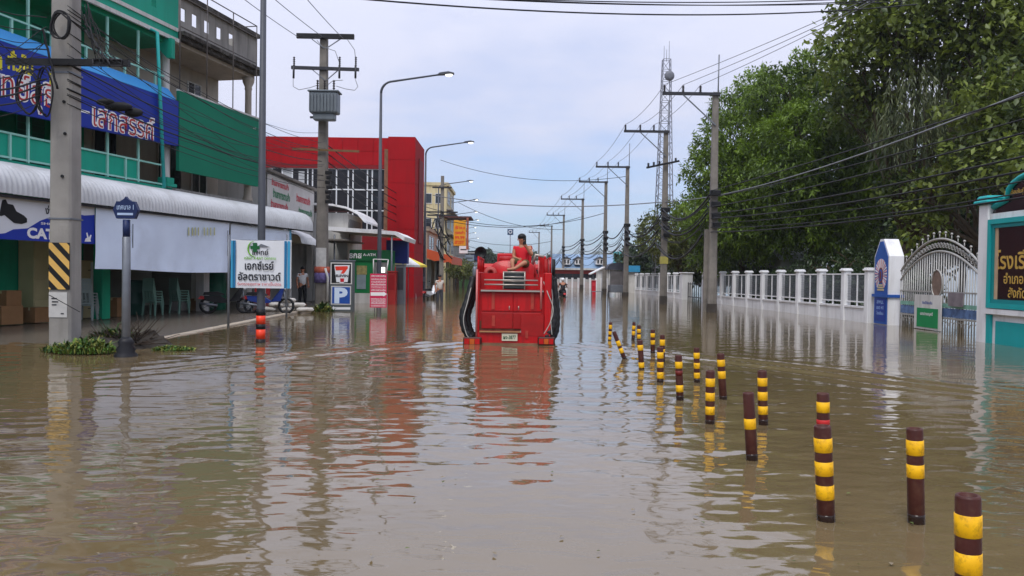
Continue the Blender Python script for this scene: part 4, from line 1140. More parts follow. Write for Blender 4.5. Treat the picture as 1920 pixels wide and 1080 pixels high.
# transformer tank
c_ = LT(615, 200); z0, z1 = LT(615, 219)[2], LT(615, 181)[2]
xa, xb = LT(587, 200)[0], LT(644, 200)[0]
M_TANK = mat('transformer_grey', C(118, 126, 132), .5, .08, 3, grime=.2, streak=True)
q = MB(); q.cbox(xa + .06, xb - .06, -.95, -.3, z0, z1, .05); q.cbox(xa + .2, xb - .2, -.85, -.4, z0 - .28, z0, .04); q.build('transformer_tank', M_TANK, TP)
q = MB(); q.cbox(xa, xb, -1.0, -.27, z1 + .001, z1 + .07, .02); q.build('transformer_lid', M_TANK, TP)
for i in range(9):
    x = xa + .1 + (xb - xa - .2) * i / 8; q = MB(); q.box(x - .012, x + .012, -1.03, -.953, z0 + .08, z1 - .08); q.build('cooling_fin', M_TANK, TP)
for px in (602, 615, 632):
    x = LT(px, 180)[0]; insulator(x, -.62, z1 + .07, 1, .5, .06, TP)
q = MB(); q.box(-.5, .5, -.3, -.2, z0 - .12, z0 - .04); q.build('tank_bracket', M_DARKSTEEL, TP)
# jumper leads
for pts in (((554, 152), (554, 166), (565, 172), (585, 168), (600, 163)), ((669, 152), (674, 166), (668, 173), (650, 170), (634, 165)), ((615, 165), (628, 155), (646, 154)), ((598, 80), (608, 92), (632, 100), (639, 120)), ((654, 78), (668, 98), (670, 118))):
    q = MB(); q.tube([(LT(*p)[0], -.35, LT(*p)[2]) for p in pts], .014, 5); q.build('jumper_lead', M_WIREG, TP)
# wooden low-voltage arms, wrap of posters and cloth, junction clutter
a, b = LT(552, 281), LT(676, 286); q = MB(); q.bar((a[0], -.3, a[2]), (b[0], -.3, b[2]), .07, .08); q.build('wooden_arm', mat('weathered_timber', C(120, 96, 66), .8, .2, 3), TP)
for k in range(7):
    c_ = LT(618, 325 + k * 9); q = MB(); q.cbox(c_[0] - .1 + .05 * (k % 2), c_[0] + .2 - .04 * (k % 3), -.42, -.25, c_[2] - .09, c_[2] + .06, .02); q.build('junction_box', M_BLACK, TP)
c_ = LT(605, 520); z1_ = LT(605, 487)[2]; z2_ = LT(605, 535)[2]
q = MB(); q.box(-.2, .24, -.275, -.262, LT(605, 500)[2], LT(605, 465)[2]); q.build('poster', mat('weathered_paper', C(196, 194, 190), .8, .1), TP)
q = MB(); q.lathe([(.33, 0), (.35, .15), (.33, .3)], (0, 0, LT(605, 500)[2] - .3), 12); q.build('cloth_wrap', mat('orange_cloth', C(176, 92, 72), .9, .2, 6), TP)
q = MB(); q.lathe([(.34, 0), (.33, .3), (.34, .55)], (0, 0, LT(605, 530)[2]), 12); q.build('cloth_wrap', mat('violet_cloth', C(112, 100, 150), .9, .35, 9), TP)
q = MB(); q.tube([(.3, -.28, 0), (.32, -.28, 1.3), (.2, -.28, 1.7)], .05, 8); q.build('conduit', M_WHITE2, TP)
wp = W(605, 584); tuft(Vector((wp.x, wp.y, 0)), 160, .5, .4, M_LEAFD, 'weeds growing round the foot of the transformer pole', seed=9, lw=.04)
# ------------------------------------------------------------------ low white shop behind the transformer pole
HX, HY0, HY1 = -10.35, 33.2, 41.5
LS = empty('low_shop', (HX, HY0, 0), 0, 'low white shop with a printed fascia banner behind the transformer pole', 'building')
q = MB(); q.box(-9, 0, 0, HY1 - HY0, 2.9, 5.7); q.build('upper_wall', M_WHITE2, LS)
q = MB(); q.box(-9, -3.0, 0.1, HY1 - HY0, 0, 2.895); q.build('wall', M_INT, LS)
q = MB(); q.box(-9.2, .25, -.15, HY1 - HY0 + .1, 5.7, 5.8); q.build('roof', M_CONC2, LS)
for y in (.15, 4.1, 8.1):
    q = MB(); q.cbox(-.3, 0, y, y + .3, 0, 2.895, .02); q.build('pillar', M_WHITE2, LS)
q = MB(); q.box(.05, .09, .3, 8.1, 4.1, 5.62); bn = q.build('fascia_banner', mat('faded_banner', C(206, 204, 200), .6, .06, 2, grime=.25, gcol=C(150, 140, 130)), LS)
for (y0, z0, z1, m_) in ((.7, 5.2, 5.5, M_PINK), (.9, 4.7, 5.1, mat('faded_green_print', C(60, 130, 92), .6, .1)), (.6, 4.25, 4.6, M_PINK), (4.6, 4.85, 5.25, M_PINK), (5.0, 4.3, 4.65, mat('faded_green_print', C(60, 130, 92), .6, .1))):
    text(LS, 'ร้านอาหารตามสั่ง', m_, z1 - z0, (.092, y0 + 1.4, (z0 + z1) / 2), (0, 1, 0), (0, 0, 1), width=2.6, bold=.05)
# awning of bent tin over its entrance
aw = empty('shop_awning', (HX, HY0, 0), 0, 'small bent tin awning between the pharmacy banner and the transformer pole', 'awning')
aw.rotation_euler = (0, 0, R(90))
canopy_sheet(.3, 3.0, [(0, 3.5), (-.7, 3.35), (-1.2, 3.18), (-1.45, 2.98), (-1.52, 2.72)], .02, .3, M_TIN, aw)
canopy_sheet(3.02, 7.9, [(0, 3.3), (-.8, 3.15), (-1.3, 2.98)], .02, .3, mat('dark_tin', C(92, 92, 92), .5, .2, 3, grime=.4), aw)
q = MB(); q.cbox(.02, .35, 1.3, 2.5, 1.95, 2.75, .02)
pf = q.build('poster_board', mat('poster_print', C(150, 160, 168), .6, .5, 5), LS)
q = MB(); q.cbox(.02, .3, 2.6, 3.1, 1.75, 2.75, .02); q.build('yellow_board', mat('board_yellow', C(186, 166, 84), .6, .2, 4), LS)
# white block with a curved white roof
WB = empty('white_annex', (-9.6, 41.7, 0), 0, 'small white annex with a curved white roof right of the transformer pole', 'building')
q = MB(); q.box(-3, 1.0, 0, 4, 0, 4.6); q.build('wall', M_WHITE2, WB)
q = MB(); vs = []; fs = []
pr = [(-3.0, 5.1), (0.2, 5.05), (1.0, 4.9), (1.6, 4.6), (1.95, 4.2)]
q.prism(pr + [(p[0], p[1] - .1) for p in pr[::-1]], 'y', -.5, 4.2); q.build('roof', M_WHITE, WB)
q = MB(); q.box(1.004, 1.05, .4, 3.4, 3.2, 4.3); q.build('shutter', mat('grey_shutter', C(138, 138, 138), .6, .1), WB)
# flat white roof over the kiosks
FRF = empty('flat_shelter', (-9.0, 39.0, 0), 0, 'flat white roofed shelter over the green cash kiosk', 'shelter')
q = MB(); q.prism([(0, 3.75), (3.3, 3.55), (3.75, 3.3), (3.7, 3.1), (3.25, 3.38), (0, 3.55)], 'y', 0, 4.5); q.build('roof', M_WHITE, FRF)
for (x, y) in ((3.1, .1), (3.1, 4.2), (.3, .1)):
    q = MB(); q.tube([(x, y, -.3), (x, y, 3.36)], .045, 8); q.build('post', M_STEEL, FRF)
q = MB(); q.box(2.5, 3.6, 2.2, 2.8, 2.0, 3.2); q.build('hanging_panel', mat('panel_blue', C(26, 40, 120), .5, .1), FRF)
q = MB(); q.box(-.2, 1.0, -.6, 4, 3.05, 3.12); q.build('eave', M_CONC2, FRF)
# green cash kiosk
KY = 39.6
def KB(px, py): 
    q_ = P(px, py, KY); return (q_.x, q_.z)
a = KB(657, 468); b = KB(731, 573)
AK = empty('cash_kiosk', (a[0], KY, 0), 0, 'green bank cash kiosk with a lit machine under the flat white roof', 'kiosk')
wk = b[0] - a[0]
M_KG = mat('kiosk_green', C(18, 118, 62), .45, .06, 1)
q = MB(); q.cbox(0, wk, 0, 1.6, .5, a[1], .03); q.build('cabinet', M_KG, AK)
q = MB(); q.box(-.05, wk + .1, -.1, 1.5, -.3, .5); q.build('plinth', M_WHITE2, AK)
q = MB(); q.box(-.03, wk + .03, -.06, -.004, a[1] - .55, a[1] - .02); q.build('header', mat('kiosk_dark_green', C(14, 92, 48), .45, .06), AK)
x = KB(667, 474)[0] - a[0]; text(AK, 'ธกส', M_SW, .26, (x, -.06, a[1] - .3), (1, 0, 0), (0, 0, 1), width=.62, bold=.03)
x = KB(693, 471)[0] - a[0]; text(AK, 'A-ATM', M_SW, .13, (x, -.06, a[1] - .24), (1, 0, 0), (0, 0, 1), width=.62, bold=.02)
for (p0, p1, m_, nm) in (((669, 498), (688, 515), mat('kiosk_label', C(150, 140, 90), .5, .4, 6), 'label_plate'), ((669, 515), (686, 542), mat('kiosk_grey', C(130, 146, 150), .4, .15, 3), 'service_panel'), ((702, 492), (727, 515), mat('kiosk_screen_panel', C(120, 120, 116), .3, .3, 4), 'machine_panel')):
    c0_, c1_ = KB(*p0), KB(*p1); q = MB(); q.box(c0_[0] - a[0], c1_[0] - a[0], -.03, -.003, c1_[1], c0_[1]); q.build(nm, m_, AK)
c0_, c1_ = KB(713, 501), KB(722, 511); q = MB(); q.box(c0_[0] - a[0], c1_[0] - a[0], -.05, -.034, c1_[1], c0_[1]); q.build('lit_screen', emit('kiosk_light', (1, .96, .9), 1.6), AK)
# red booth and steel cabinet beside it
def booth(name, px0, px1, pyt, pyb, Y, m_, label, d=.8, front=None, cat='booth'):
    a_ = P(px0, pyt, Y); b_ = P(px1, pyb, Y)
    t_ = empty(name, (a_.x, Y, 0), 0, label, cat)
    q_ = MB(); q_.cbox(0, b_.x - a_.x, 0, d, -.3, a_.z, .02); q_.build('body', m_, t_)
    q_ = MB(); q_.box(.04, b_.x - a_.x - .04, -.02, -.003, .7, a_.z - .12); q_.build('front_panel', front or m_, t_)
    q_ = MB(); q_.box(-.03, b_.x - a_.x + .03, -.04, d + .03, a_.z + .002, a_.z + .05); q_.build('top', m_, t_)
    return t_
booth('red_booth', 727, 741, 510, 574, 38.6, mat('booth_red', C(176, 48, 44), .45, .1), 'red booth with a tan edge beside the green cash kiosk', .9, mat('booth_deep_red', C(150, 24, 28), .4, .1))
booth('steel_cabinet', 742, 757, 497, 573, 39.2, mat('cabinet_grey', C(104, 108, 112), .4, .1, metal=.3), 'tall grey steel cabinet right of the red booth', .7, M_DARKSTEEL, 'cabinet')
# price board on a wire stand, before the nearest lamp
rb = W(709, 588); RY = rb.y
RB = empty('price_board', (rb.x, RY, 0), 0, 'tall pink board with white text lines on a wire stand', 'sign board')
def LR(px, py): 
    q_ = P(px, py, RY); return (q_.x - rb.x, q_.z)
x0, zt = LR(694, 513); x1, zb_ = LR(725, 577)
M_MAG = mat('board_magenta', C(206, 42, 84), .5, .06)
q = MB(); q.box(x0, x1, 0, .02, zb_, zt); q.build('panel', M_MAG, RB)
for i, py in enumerate((517, 523, 528, 533, 538, 543.5, 560, 564, 568, 573)):
    z = LR(709, py)[1]; 
    text(RB, ['บริการฝากเงิน', 'ถอนเงินสด โอนเงิน', 'ชำระค่าน้ำค่าไฟ', 'เติมเงินมือถือ', 'จ่ายบิลทุกชนิด'][i % 5], M_SW, .045, ((x0 + x1) / 2, -.001, z), (1, 0, 0), (0, 0, 1), width=(x1 - x0) * .86, bold=.03)
    q = MB(); q.box(x0 + .04, x1 - .04, -.004, -.001, z - .045, z - .037); q.build('rule_line', M_SW, RB)
pl = [LR(*p) for p in ((695, 548), (719, 548), (719, 546.5), (725.5, 551.5), (719, 556), (719, 554.5), (695, 554.5))]
q = MB(); q.prism(pl, 'y', -.009, -.005); q.build('arrow', M_SW, RB)
for px in (702, 714):
    x = LR(px, 580)[0]; q = MB(); q.tube([(x, .04, -.3), (x, .04, zt)], .016, 6); q.build('leg', M_STEEL, RB)
for (p0, p1) in (((700, 486), (700, 513)), ((728, 487), (724, 513)), ((700, 486), (728, 487))):
    a_, b_ = LR(*p0), LR(*p1); q = MB(); q.tube([(a_[0], .03, a_[1]), (b_[0], .03, b_[1])], .022, 6); q.build('frame_bar', M_WHITE2, RB)
# market umbrella, table and chairs near the stall
UM = empty('market_umbrella', P(765, 556, 45) * 1.0, 0, 'yellow and white market umbrella beside the grey cabinet', 'umbrella'); UM.location.z = 0
q = MB(); q.tube([(0, 0, -.3), (0, 0, 2.3)], .025, 6); q.build('pole', M_STEEL, UM)
M_UY = mat('umbrella_yellow', C(226, 206, 76), .6, .1)
for k in range(8):
    a0, a1 = k * math.pi / 4, (k + 1) * math.pi / 4; q = MB()
    e0 = (1.05 * math.cos(a0), 1.05 * math.sin(a0), 1.95); e1 = (1.05 * math.cos(a1), 1.05 * math.sin(a1), 1.95); mi_ = (.98 * math.cos((a0 + a1) / 2), .98 * math.sin((a0 + a1) / 2), 1.98)
    q.add([(0, 0, 2.42), e0, mi_, e1, (0, 0, 2.40), (e0[0], e0[1], e0[2] - .1), (mi_[0], mi_[1], mi_[2] - .12), (e1[0], e1[1], e1[2] - .1)], [(0, 1, 2), (0, 2, 3), (1, 5, 6, 2), (2, 6, 7, 3)]); q.build('canopy_panel', M_UY if k % 3 else M_WHITE, UM)
for k, (px, py) in enumerate(((762, 557), (772, 558))):
    b0 = W(px, py); chair('plastic_chair', M_PLWHITE, Vector((b0.x, b0.y, -.1)), 1.0 + k * 2, ['white plastic chair under the market umbrella, nearer the cabinet', 'white plastic chair under the market umbrella, nearer the road'][k], 'white plastic chairs')

# ------------------------------------------------------------------ red commercial building
RBY = 48.5
RD = empty('red_building', (0, RBY, 0), 0, 'large red building with dark white-framed windows behind the power pole', 'building')
def RX(px, py=400): return P(px, py, RBY).x
def RZ(py, px=640): return P(px, py, RBY).z
M_REDB = mat('red_render', C(158, 20, 28), .8, .12, .4, .05, 20, spec=.12, grime=.5, streak=True, gcol=C(120, 20, 26))
M_REDD = mat('dark_red_panel', C(122, 18, 24), .75, .1, .6)
xl, xr, ztop = RX(470), RX(777), RZ(257)
zwt, zwb = RZ(316), RZ(430)
dp = 4.6
q = MB(); q.box(xl, xr - .6, .25, dp - .2, 0, ztop - .3); q.build('core', mat('dark_core_wall', C(60, 56, 56), .8, .1), RD)
q = MB(); q.box(xl, RX(727), .03, .246, zwt, ztop - .02); q.build('parapet', M_REDD, RD)
npn = 9; pw = (RX(727) - xl) / npn; ph_ = (ztop - zwt - .24) / 2
for i in range(npn):
    for j in range(2):
        q = MB(); dd = .004 * math.sin(i * 2.3 + j); q.box(xl + pw * i + .012, xl + pw * (i + 1) - .012, dd - .002, .028, zwt + .235 + ph_ * j + .012, zwt + .235 + ph_ * (j + 1) - .012); q.build('cladding_panel', M_REDB, RD)
q = MB(); q.box(RX(727) + .002, xr, -.12, dp + .15, -.3, ztop + .05); q.build('corner_tower', M_REDD, RD)
for i in range(7):
    zt0, zt1 = (ztop + .04) * i / 7, (ztop + .04) * (i + 1) / 7
    q = MB(); q.box(RX(727) + .015, xr + .03, -.15, -.122, zt0 + .012, zt1 - .012); q.build('cladding_panel', M_REDB, RD)
    q = MB(); q.box(xr + .002, xr + .03, -.118, dp + .14, zt0 + .012, zt1 - .012); q.build('cladding_panel', M_REDB, RD)
q = MB(); q.box(xr + .032, xr + .09, 1.6, 3.6, 3.4, ztop - 1.0); q.build('side_panel', M_REDD, RD)
q = MB(); q.box(xr - 4.0, xr - .25, dp + .16, dp + 2.2, -.3, ztop - 1.0); q.build('rear_wing', M_REDD, RD)
q = MB(); q.box(xl, RX(727), 0, .246, -.3, zwb); q.build('plinth', M_REDD, RD)
q = MB(); q.box(xl, RX(727), -.06, -.003, zwt, zwt + .22); q.build('moulding', M_REDD, RD)
q = MB(); q.box(RX(720), RX(727), -.1, -.003, zwb - .1, ztop - .7); q.build('rust_pipe', mat('rusty_steel', C(120, 84, 62), .7, .2, 5), RD)
cols = [470, 501, 509, 528, 547, 576, 585, 606, 630, 652, 661, 688, 697, 726]
rows = [316, 355, 394, 430]
M_PNL = mat('blind_white', C(176, 178, 180), .6, .1)
for a_, b_ in zip(cols[:-1], cols[1:]):
    for r0, r1 in zip(rows[:-1], rows[1:]):
        x0_, x1_ = RX(a_), RX(b_); z0_, z1_ = RZ(r1), RZ(r0)
        f_ = MB(); t_ = .035
        f_.box(x0_ + .004, x0_ + t_, .04, .16, z0_ + .004, z1_ - .004); f_.box(x1_ - t_, x1_ - .004, .04, .16, z0_ + .004, z1_ - .004)
        f_.box(x0_ + t_, x1_ - t_, .041, .159, z0_ + .004, z0_ + t_); f_.box(x0_ + t_, x1_ - t_, .041, .159, z1_ - t_, z1_ - .004)
        fo = f_.build('window', M_PLWHITE, RD)
        q = MB(); q.box(x0_ + t_, x1_ - t_, .09, .1, z0_ + t_, z1_ - t_)
        q.build('pane', M_PNL if (a_ in (528, 547) and r0 == 316 and a_ == 528) or (a_ == 576 and r0 == 316 and False) else M_GLASSD, fo)
q = MB(); q.box(RX(559), RX(570), .03, .038, RZ(358), RZ(322)); q.build('blind', M_PNL, RD)
# its yellow corner sign
YS = empty('yellow_corner_sign', P(788, 470, 57), 0, 'yellow and orange sign on the corner of the red building', 'sign')
q = MB(); q.cbox(-.35, .3, 0, .15, -1.0, 1.3, .03); q.build('panel', mat('sign_amber', C(206, 140, 60), .5, .25, 2), YS)
for z in (.7, .2, -.3):
    text(YS, 'ทอง', M_SR, .3, (-.02, 0, z), (1, 0, 0), (0, 0, 1), width=.5, bold=.04)

# ------------------------------------------------------------------ shophouses further along the left
def house(name, label, xf, y0, y1, h_, d_, m_, floors=3, bays=2, roof='flat', awn=None, winm=None, cam_wins=0, fm=None):
    t_ = empty(name, (xf, y0, 0), 0, label, 'building', None)
    L_ = y1 - y0
    q_ = MB(); q_.box(-d_, 0, 0, L_, 3.0, h_); q_.build('wall', m_, t_)
    q_ = MB(); q_.box(-d_, -2.2, 0.02, L_ - .02, -.3, 2.995); q_.build('ground_floor', M_INT, t_)
    for y in np.linspace(.15, L_ - .15, bays + 1):
        q_ = MB(); q_.box(-.3, -.003, y - .14, y + .14, -.3, 2.995); q_.build('pillar', m_, t_)
    fh = (h_ - 3.0) / (floors - 1)
    for f_ in range(floors - 1):
        zb0 = 3.0 + f_ * fh
        for b2 in range(bays):
            yc = L_ * (b2 + .5) / bays; w_ = L_ / bays * .62
            fr = MB(); za_, zc_ = zb0 + fh * .3, zb0 + fh * .82
            fr.box(.004, .07, yc - w_ / 2 - .07, yc + w_ / 2 + .07, za_ - .07, za_); fr.box(.004, .07, yc - w_ / 2 - .07, yc + w_ / 2 + .07, zc_, zc_ + .07)
            for yy in (yc - w_ / 2 - .035, yc, yc + w_ / 2 + .035): fr.box(.005, .069, yy - .035, yy + .035, za_, zc_)
            fo_ = fr.build('window', fm or M_WHITE2, t_)
            for s in (-1, 1):
                q_ = MB(); ya_, yb_ = sorted((yc + s * .035, yc + s * w_ / 2)); q_.box(.01, .03, ya_, yb_, za_, zc_); q_.build('pane', winm or M_GLASSD, fo_)
        q_ = MB(); q_.box(.004, .55, .05, L_ - .05, zb0 + .02, zb0 + .16); q_.build('ledge', M_CONC2, t_)
    q_ = MB(); q_.box(-d_ - .1, .2, -.1, L_ + .1, h_ + .002, h_ + .35); q_.build('parapet', m_, t_)
    for k_ in range(cam_wins):
        x = -.9 - k_ * 1.1
        for f_ in range(floors - 1):
            zb0 = 3.4 + f_ * fh; fr = MB()
            fr.box(x - .38, x + .38, -.06, -.004, zb0 + .3, zb0 + .38); fr.box(x - .38, x + .38, -.06, -.004, zb0 + 1.4, zb0 + 1.48); fr.box(x - .38, x - .32, -.059, -.005, zb0 + .38, zb0 + 1.4); fr.box(x + .32, x + .38, -.059, -.005, zb0 + .38, zb0 + 1.4)
            fo_ = fr.build('window', fm or M_WHITE2, t_)
            q_ = MB(); q_.box(x - .32, x + .32, -.03, -.008, zb0 + .38, zb0 + 1.4); q_.build('pane', winm or M_GLASSD, fo_)
    if awn:
        q_ = MB(); q_.prism([(.01, 3.6), (2.2, 3.0), (2.2, 2.3), (2.14, 2.3), (2.14, 2.95), (.01, 3.5)], 'y', -.05, L_ - .1); q_.build('awning', awn, t_)
        q_ = MB(); q_.prism([(.02, 3.55), (2.19, 2.96), (2.19, 2.35), (1.9, 2.5), (1.5, 2.4), (1.1, 2.6), (.7, 2.55), (.02, 2.8)], 'y', -.08, -.052); q_.build('awning_end', awn, t_)
    return t_
M_CRM = mat('cream_render', C(206, 192, 150), .75, .08, .5, .1, 20, grime=.55, streak=True, gcol=C(80, 72, 58))
M_TAN = mat('tan_render', C(168, 150, 128), .8, .1, .5, grime=.5, streak=True, gcol=C(70, 62, 52))
M_GRB = mat('grey_render', C(136, 134, 136), .8, .1, .5, grime=.4, streak=True)
M_PBL = mat('pale_blue_render', C(150, 164, 178), .8, .08, .5, grime=.4, streak=True)
M_OAW = mat('orange_awning', C(196, 84, 44), .6, .08, 1.0, grime=.2, gcol=C(120, 50, 30))
house('shophouse', 'low shuttered shop in the gap beside the red building', -8.8, 56.5, 68.0, 4.4, 8, M_GRB, 2, 3)
house('shophouse', 'low shop with an orange awning past the red building', -7.5, 70.0, 84.5, 5.2, 8, M_TAN, 2, 2, awn=M_OAW)
house('shophouse', 'tall stained cream shophouse behind the orange awning', -7.4, 89.0, 100.0, 11.2, 3.9, M_CRM, 4, 2, cam_wins=2)
house('shophouse', 'tan shophouse beyond the cream building', -7.7, 101.5, 115.0, 7.8, 6, M_TAN, 3, 3)
house('shophouse', 'grey shophouse behind the amber sign', -7.9, 116.5, 135.0, 8.4, 7, M_GRB, 3, 4)
house('shophouse', 'pale blue shophouse far along the left of the street', -8.8, 137.0, 160.0, 7.6, 8, M_PBL, 3, 5)
house('shophouse', 'low tan shophouse near the far end of the street', -10.4, 162.0, 190.0, 7.0, 8, M_TAN, 2, 6)
house('shophouse', 'last grey shophouse at the far left end of the street', -13.0, 194.0, 240.0, 7.5, 8, M_GRB, 2, 7)
# the dark roof slab sticking out
q = MB(); q.box(0, 3.6, 0, 5.0, 0, .18); o = q.build('roof_slab', mat('dark_red_roof', C(84, 50, 46), .7, .15), None, (-8.2, 88.2, 7.6)); tag(o, 'dark red flat roof overhang beyond the cream shophouse', 'roof slab')
# amber vertical sign, and smaller boards
AS = empty('amber_sign', P(862, 437, 78), 0, 'tall amber signboard with red print hung above the shophouses', 'sign')
q = MB(); q.cbox(-.6, .6, 0, .2, -1.25, 1.25, .03); q.build('panel', mat('amber_panel', C(214, 150, 30), .5, .12, 2), AS)
for z, b_ in ((.55, 'ร้าน'), (.05, 'ทองคำ'), (-.45, '99.99'), (-.9, 'เยาวราช')):
    text(AS, b_, mat('sign_orange_red', C(206, 74, 34), .5), .36, (0, 0, z), (1, 0, 0), (0, 0, 1), width=.95, bold=.05)
q = MB(); q.cbox(.64, .86, .05, .15, -1.6, 1.5, .02); q.build('side_strip', mat('strip_red_brown', C(150, 84, 62), .5, .3, 5), AS)
q = MB(); q.bar((-1.4, .1, 1.0), (.6, .1, 1.0), .05, .05); q.build('bracket', M_DARKSTEEL, AS)
rs = random.Random(3)
BOARDS = [(869, 468, 84, .9, .8, M_PLWHITE, 'white'), (884, 474, 112, 1.6, .5, M_DARKSTEEL, 'dark grey'), (880, 484, 105, 1.2, .8, M_PBL, 'pale blue'), (893, 482, 150, 2.0, 1.2, mat('board_navy', C(40, 52, 96), .5), 'navy'), (888, 497, 130, 1.8, .8, mat('board_cream', C(200, 190, 160), .5), 'cream'), (786, 503, 58, .8, .55, M_PLWHITE, 'small white')]
for k, (px, py, Y, w_, h_, m_, cn) in enumerate(BOARDS):
    c_ = P(px, py, Y); t_ = empty('shop_board', c_, 0, '%s projecting shop board over the far left pavement' % cn, 'sign', 'projecting shop boards')
    q = MB(); q.cbox(-w_ / 2, w_ / 2, 0, .15, -h_ / 2, h_ / 2, .02); q.build('panel', m_, t_)
    q = MB(); q.bar((-w_ / 2 - 1.2, .08, h_ / 3), (-w_ / 2, .08, h_ / 3), .04, .04); q.build('bracket', M_DARKSTEEL, t_)
    q = MB(); q.box(-w_ * .35, w_ * .35, -.006, -.001, -h_ * .08, h_ * .08); q.build('print', M_DARKSTEEL if m_ is not M_DARKSTEEL else M_PLWHITE, t_)
# hoarding under a dark band on the far side: pole-mounted speaker pole
FP = empty('far_power_pole', (P(827, 556, 66).x, 66, 0), 0, 'power pole crowded with cables in front of the cream shophouse', 'utility pole')
ztp = P(827, 330, 66).z
q = MB(); sq_pole(q, 0, 0, -.4, ztp, .36, .26, .04); q.build('shaft', M_CONC2, FP)
for py, w_ in ((352, 1.6), (398, 2.6), (404, 2.4)):
    z = P(827, py, 66).z; q = MB(); q.bar((-w_ / 2, -.2, z), (w_ / 2, -.2, z), .1, .12); q.build('crossarm', M_DARKSTEEL, FP)
for k in range(12):
    q = MB(); a0 = rs.uniform(-.6, .3); z = P(827, 405 + k * 5, 66).z; q.tube([(a0, -.25, z), (a0 + rs.uniform(-.3, .5), -.3, z - rs.uniform(.3, 1.0)), (a0 + rs.uniform(-.2, .9), -.25, z - rs.uniform(.6, 1.7))], .05, 5); q.build('cable_tail', M_WIRE, FP)
# people and motorbikes outside the orange-awning shop
b0 = W(824, 566); standing(Vector((b0.x, b0.y, -.25)), 'person in pale clothes wading outside the orange awning shop', mat('pale_shirt', C(206, 196, 186), .8), mat('slate_trousers', C(70, 72, 80), .8), .4)
b0 = W(808, 560); motorbike(Vector((b0.x, b0.y, -.15)), -.4, M_PLWHITE, 'white motorbike standing outside the orange awning shop')

# pale green screen under the street tree, and stalls crowding the far left pavement
b0 = P(874, 545, 90); t_ = empty('green_screen', (b0.x, 90, 0), 0, 'pale green cloth screen standing under the far street tree', 'screen')
q = MB()
for i in range(12):
    x0_ = -.8 + i * .14; q.add([(x0_, .04 * (i % 2), -.3), (x0_ + .14, .04 * ((i + 1) % 2), -.3), (x0_ + .14, .04 * ((i + 1) % 2), 1.35), (x0_, .04 * (i % 2), 1.35)], [(0, 1, 2, 3)])
q.build('cloth', mat('pale_green_cloth', C(120, 168, 110), .8, .15, 2), t_)
for x in (-.82, .9):
    q = MB(); q.tube([(x, .05, -.3), (x, .05, 1.45)], .03, 6); q.build('post', M_STEEL, t_)
for k, (px, Y, w_, h_, m_, lb) in enumerate(((868, 104, 2.2, 3.3, M_DARKSTEEL, 'stall with a dark grey awning, first of the far stalls'), (878, 122, 2.6, 3.6, M_PBL, 'stall with a pale blue awning among the far stalls'), (888, 145, 3.0, 3.6, mat('stall_red', C(150, 62, 54), .6), 'stall with a dull red awning among the far stalls'), (897, 172, 3.4, 4.0, M_GRB, 'stall with a grey awning, last of the far stalls'), (905, 205, 4.0, 4.2, mat('stall_dark', C(60, 62, 66), .6), 'tall dark stall beside the horn of the truck'))):
    c_ = P(px, 540, Y); t_ = empty('market_stall', (c_.x, Y, 0), 0, lb, 'stall', 'far market stalls')
    q = MB(); q.prism([(-w_ / 2, h_), (w_ / 2, h_ - .5), (w_ / 2, h_ - .8), (w_ / 2 - .06, h_ - .8), (w_ / 2 - .06, h_ - .55), (-w_ / 2, h_ - .08)], 'y', 0, 3.0); q.build('awning', m_, t_)
    q = MB(); q.box(-w_ / 2, w_ / 2 - .1, .02, .05, h_ - 1.0, h_ - .56); q.build('valance', m_, t_)
    for x in (-w_ / 2 + .1, w_ / 2 - .15):
        q = MB(); q.tube([(x, .1, -.3), (x, .1, h_ - .6)], .05, 6); q.build('post', M_STEEL, t_)
    q = MB(); q.box(-w_ / 2 + .2, w_ / 2 - .4, .6, 2.4, -.3, 1.0); q.build('counter', [M_WOOD, M_CREAM][k % 2], t_)
    q = MB(); q.box(-w_ / 2, w_ / 2 - .3, 2.6, 2.7, -.3, h_ - .9); q.build('back_cloth', mat('stall_back', C(70, 66, 66), .8, .3, 2), t_)
# houses closing the far end of the street
for k, (x, Y, h_, w_, m_, lb) in enumerate(((-8.5, 262, 6.6, 7, M_CRM, 'cream house at the far end of the street, beside the last stall'), (-.5, 285, 5.6, 7.5, M_PBL, 'pale blue house closing the far end of the street behind the truck'), (6.5, 275, 7.2, 6.5, M_TAN, 'tan house closing the far end of the street behind the truck cab'), (14.0, 290, 5.8, 7, M_WHITE2, 'white house at the far end of the street near the distant poles'), (22.0, 280, 7.0, 7.5, M_GRB, 'grey house at the far right end of the street'))):
    house('far_house', lb, x, Y, Y + 12, h_, w_, m_, 2, 2, cam_wins=4)
# ------------------------------------------------------------------ fire truck seen from behind
TRY = 17.9
tc0 = P(964, 645, TRY)
FT = empty('fire_truck', (tc0.x, TRY, 0), 0, 'red fire truck driving away through the flood with a person on top', 'fire truck')
def LK(px, py, d=0.0):
    q_ = P(px, py, TRY + d); return (q_.x - tc0.x, q_.z)
M_FR = mat('fire_engine_red', C(188, 16, 22), .4, .1, 2.5, .04, 12, grime=.6, gcol=C(84, 20, 18), gscale=2.6, streak=True, coat=.1)
M_FR2 = mat('fire_engine_red_worn', C(160, 24, 24), .5, .18, 3.5, grime=.5, gcol=C(90, 30, 26), gscale=3.0)
M_SIL = mat('worn_silver', C(176, 168, 158), .35, .1, 5, metal=.5)
xl, xr = LK(893, 560)[0], LK(1034, 560)[0]
zt = LK(964, 511)[1]
LEN = 3.9
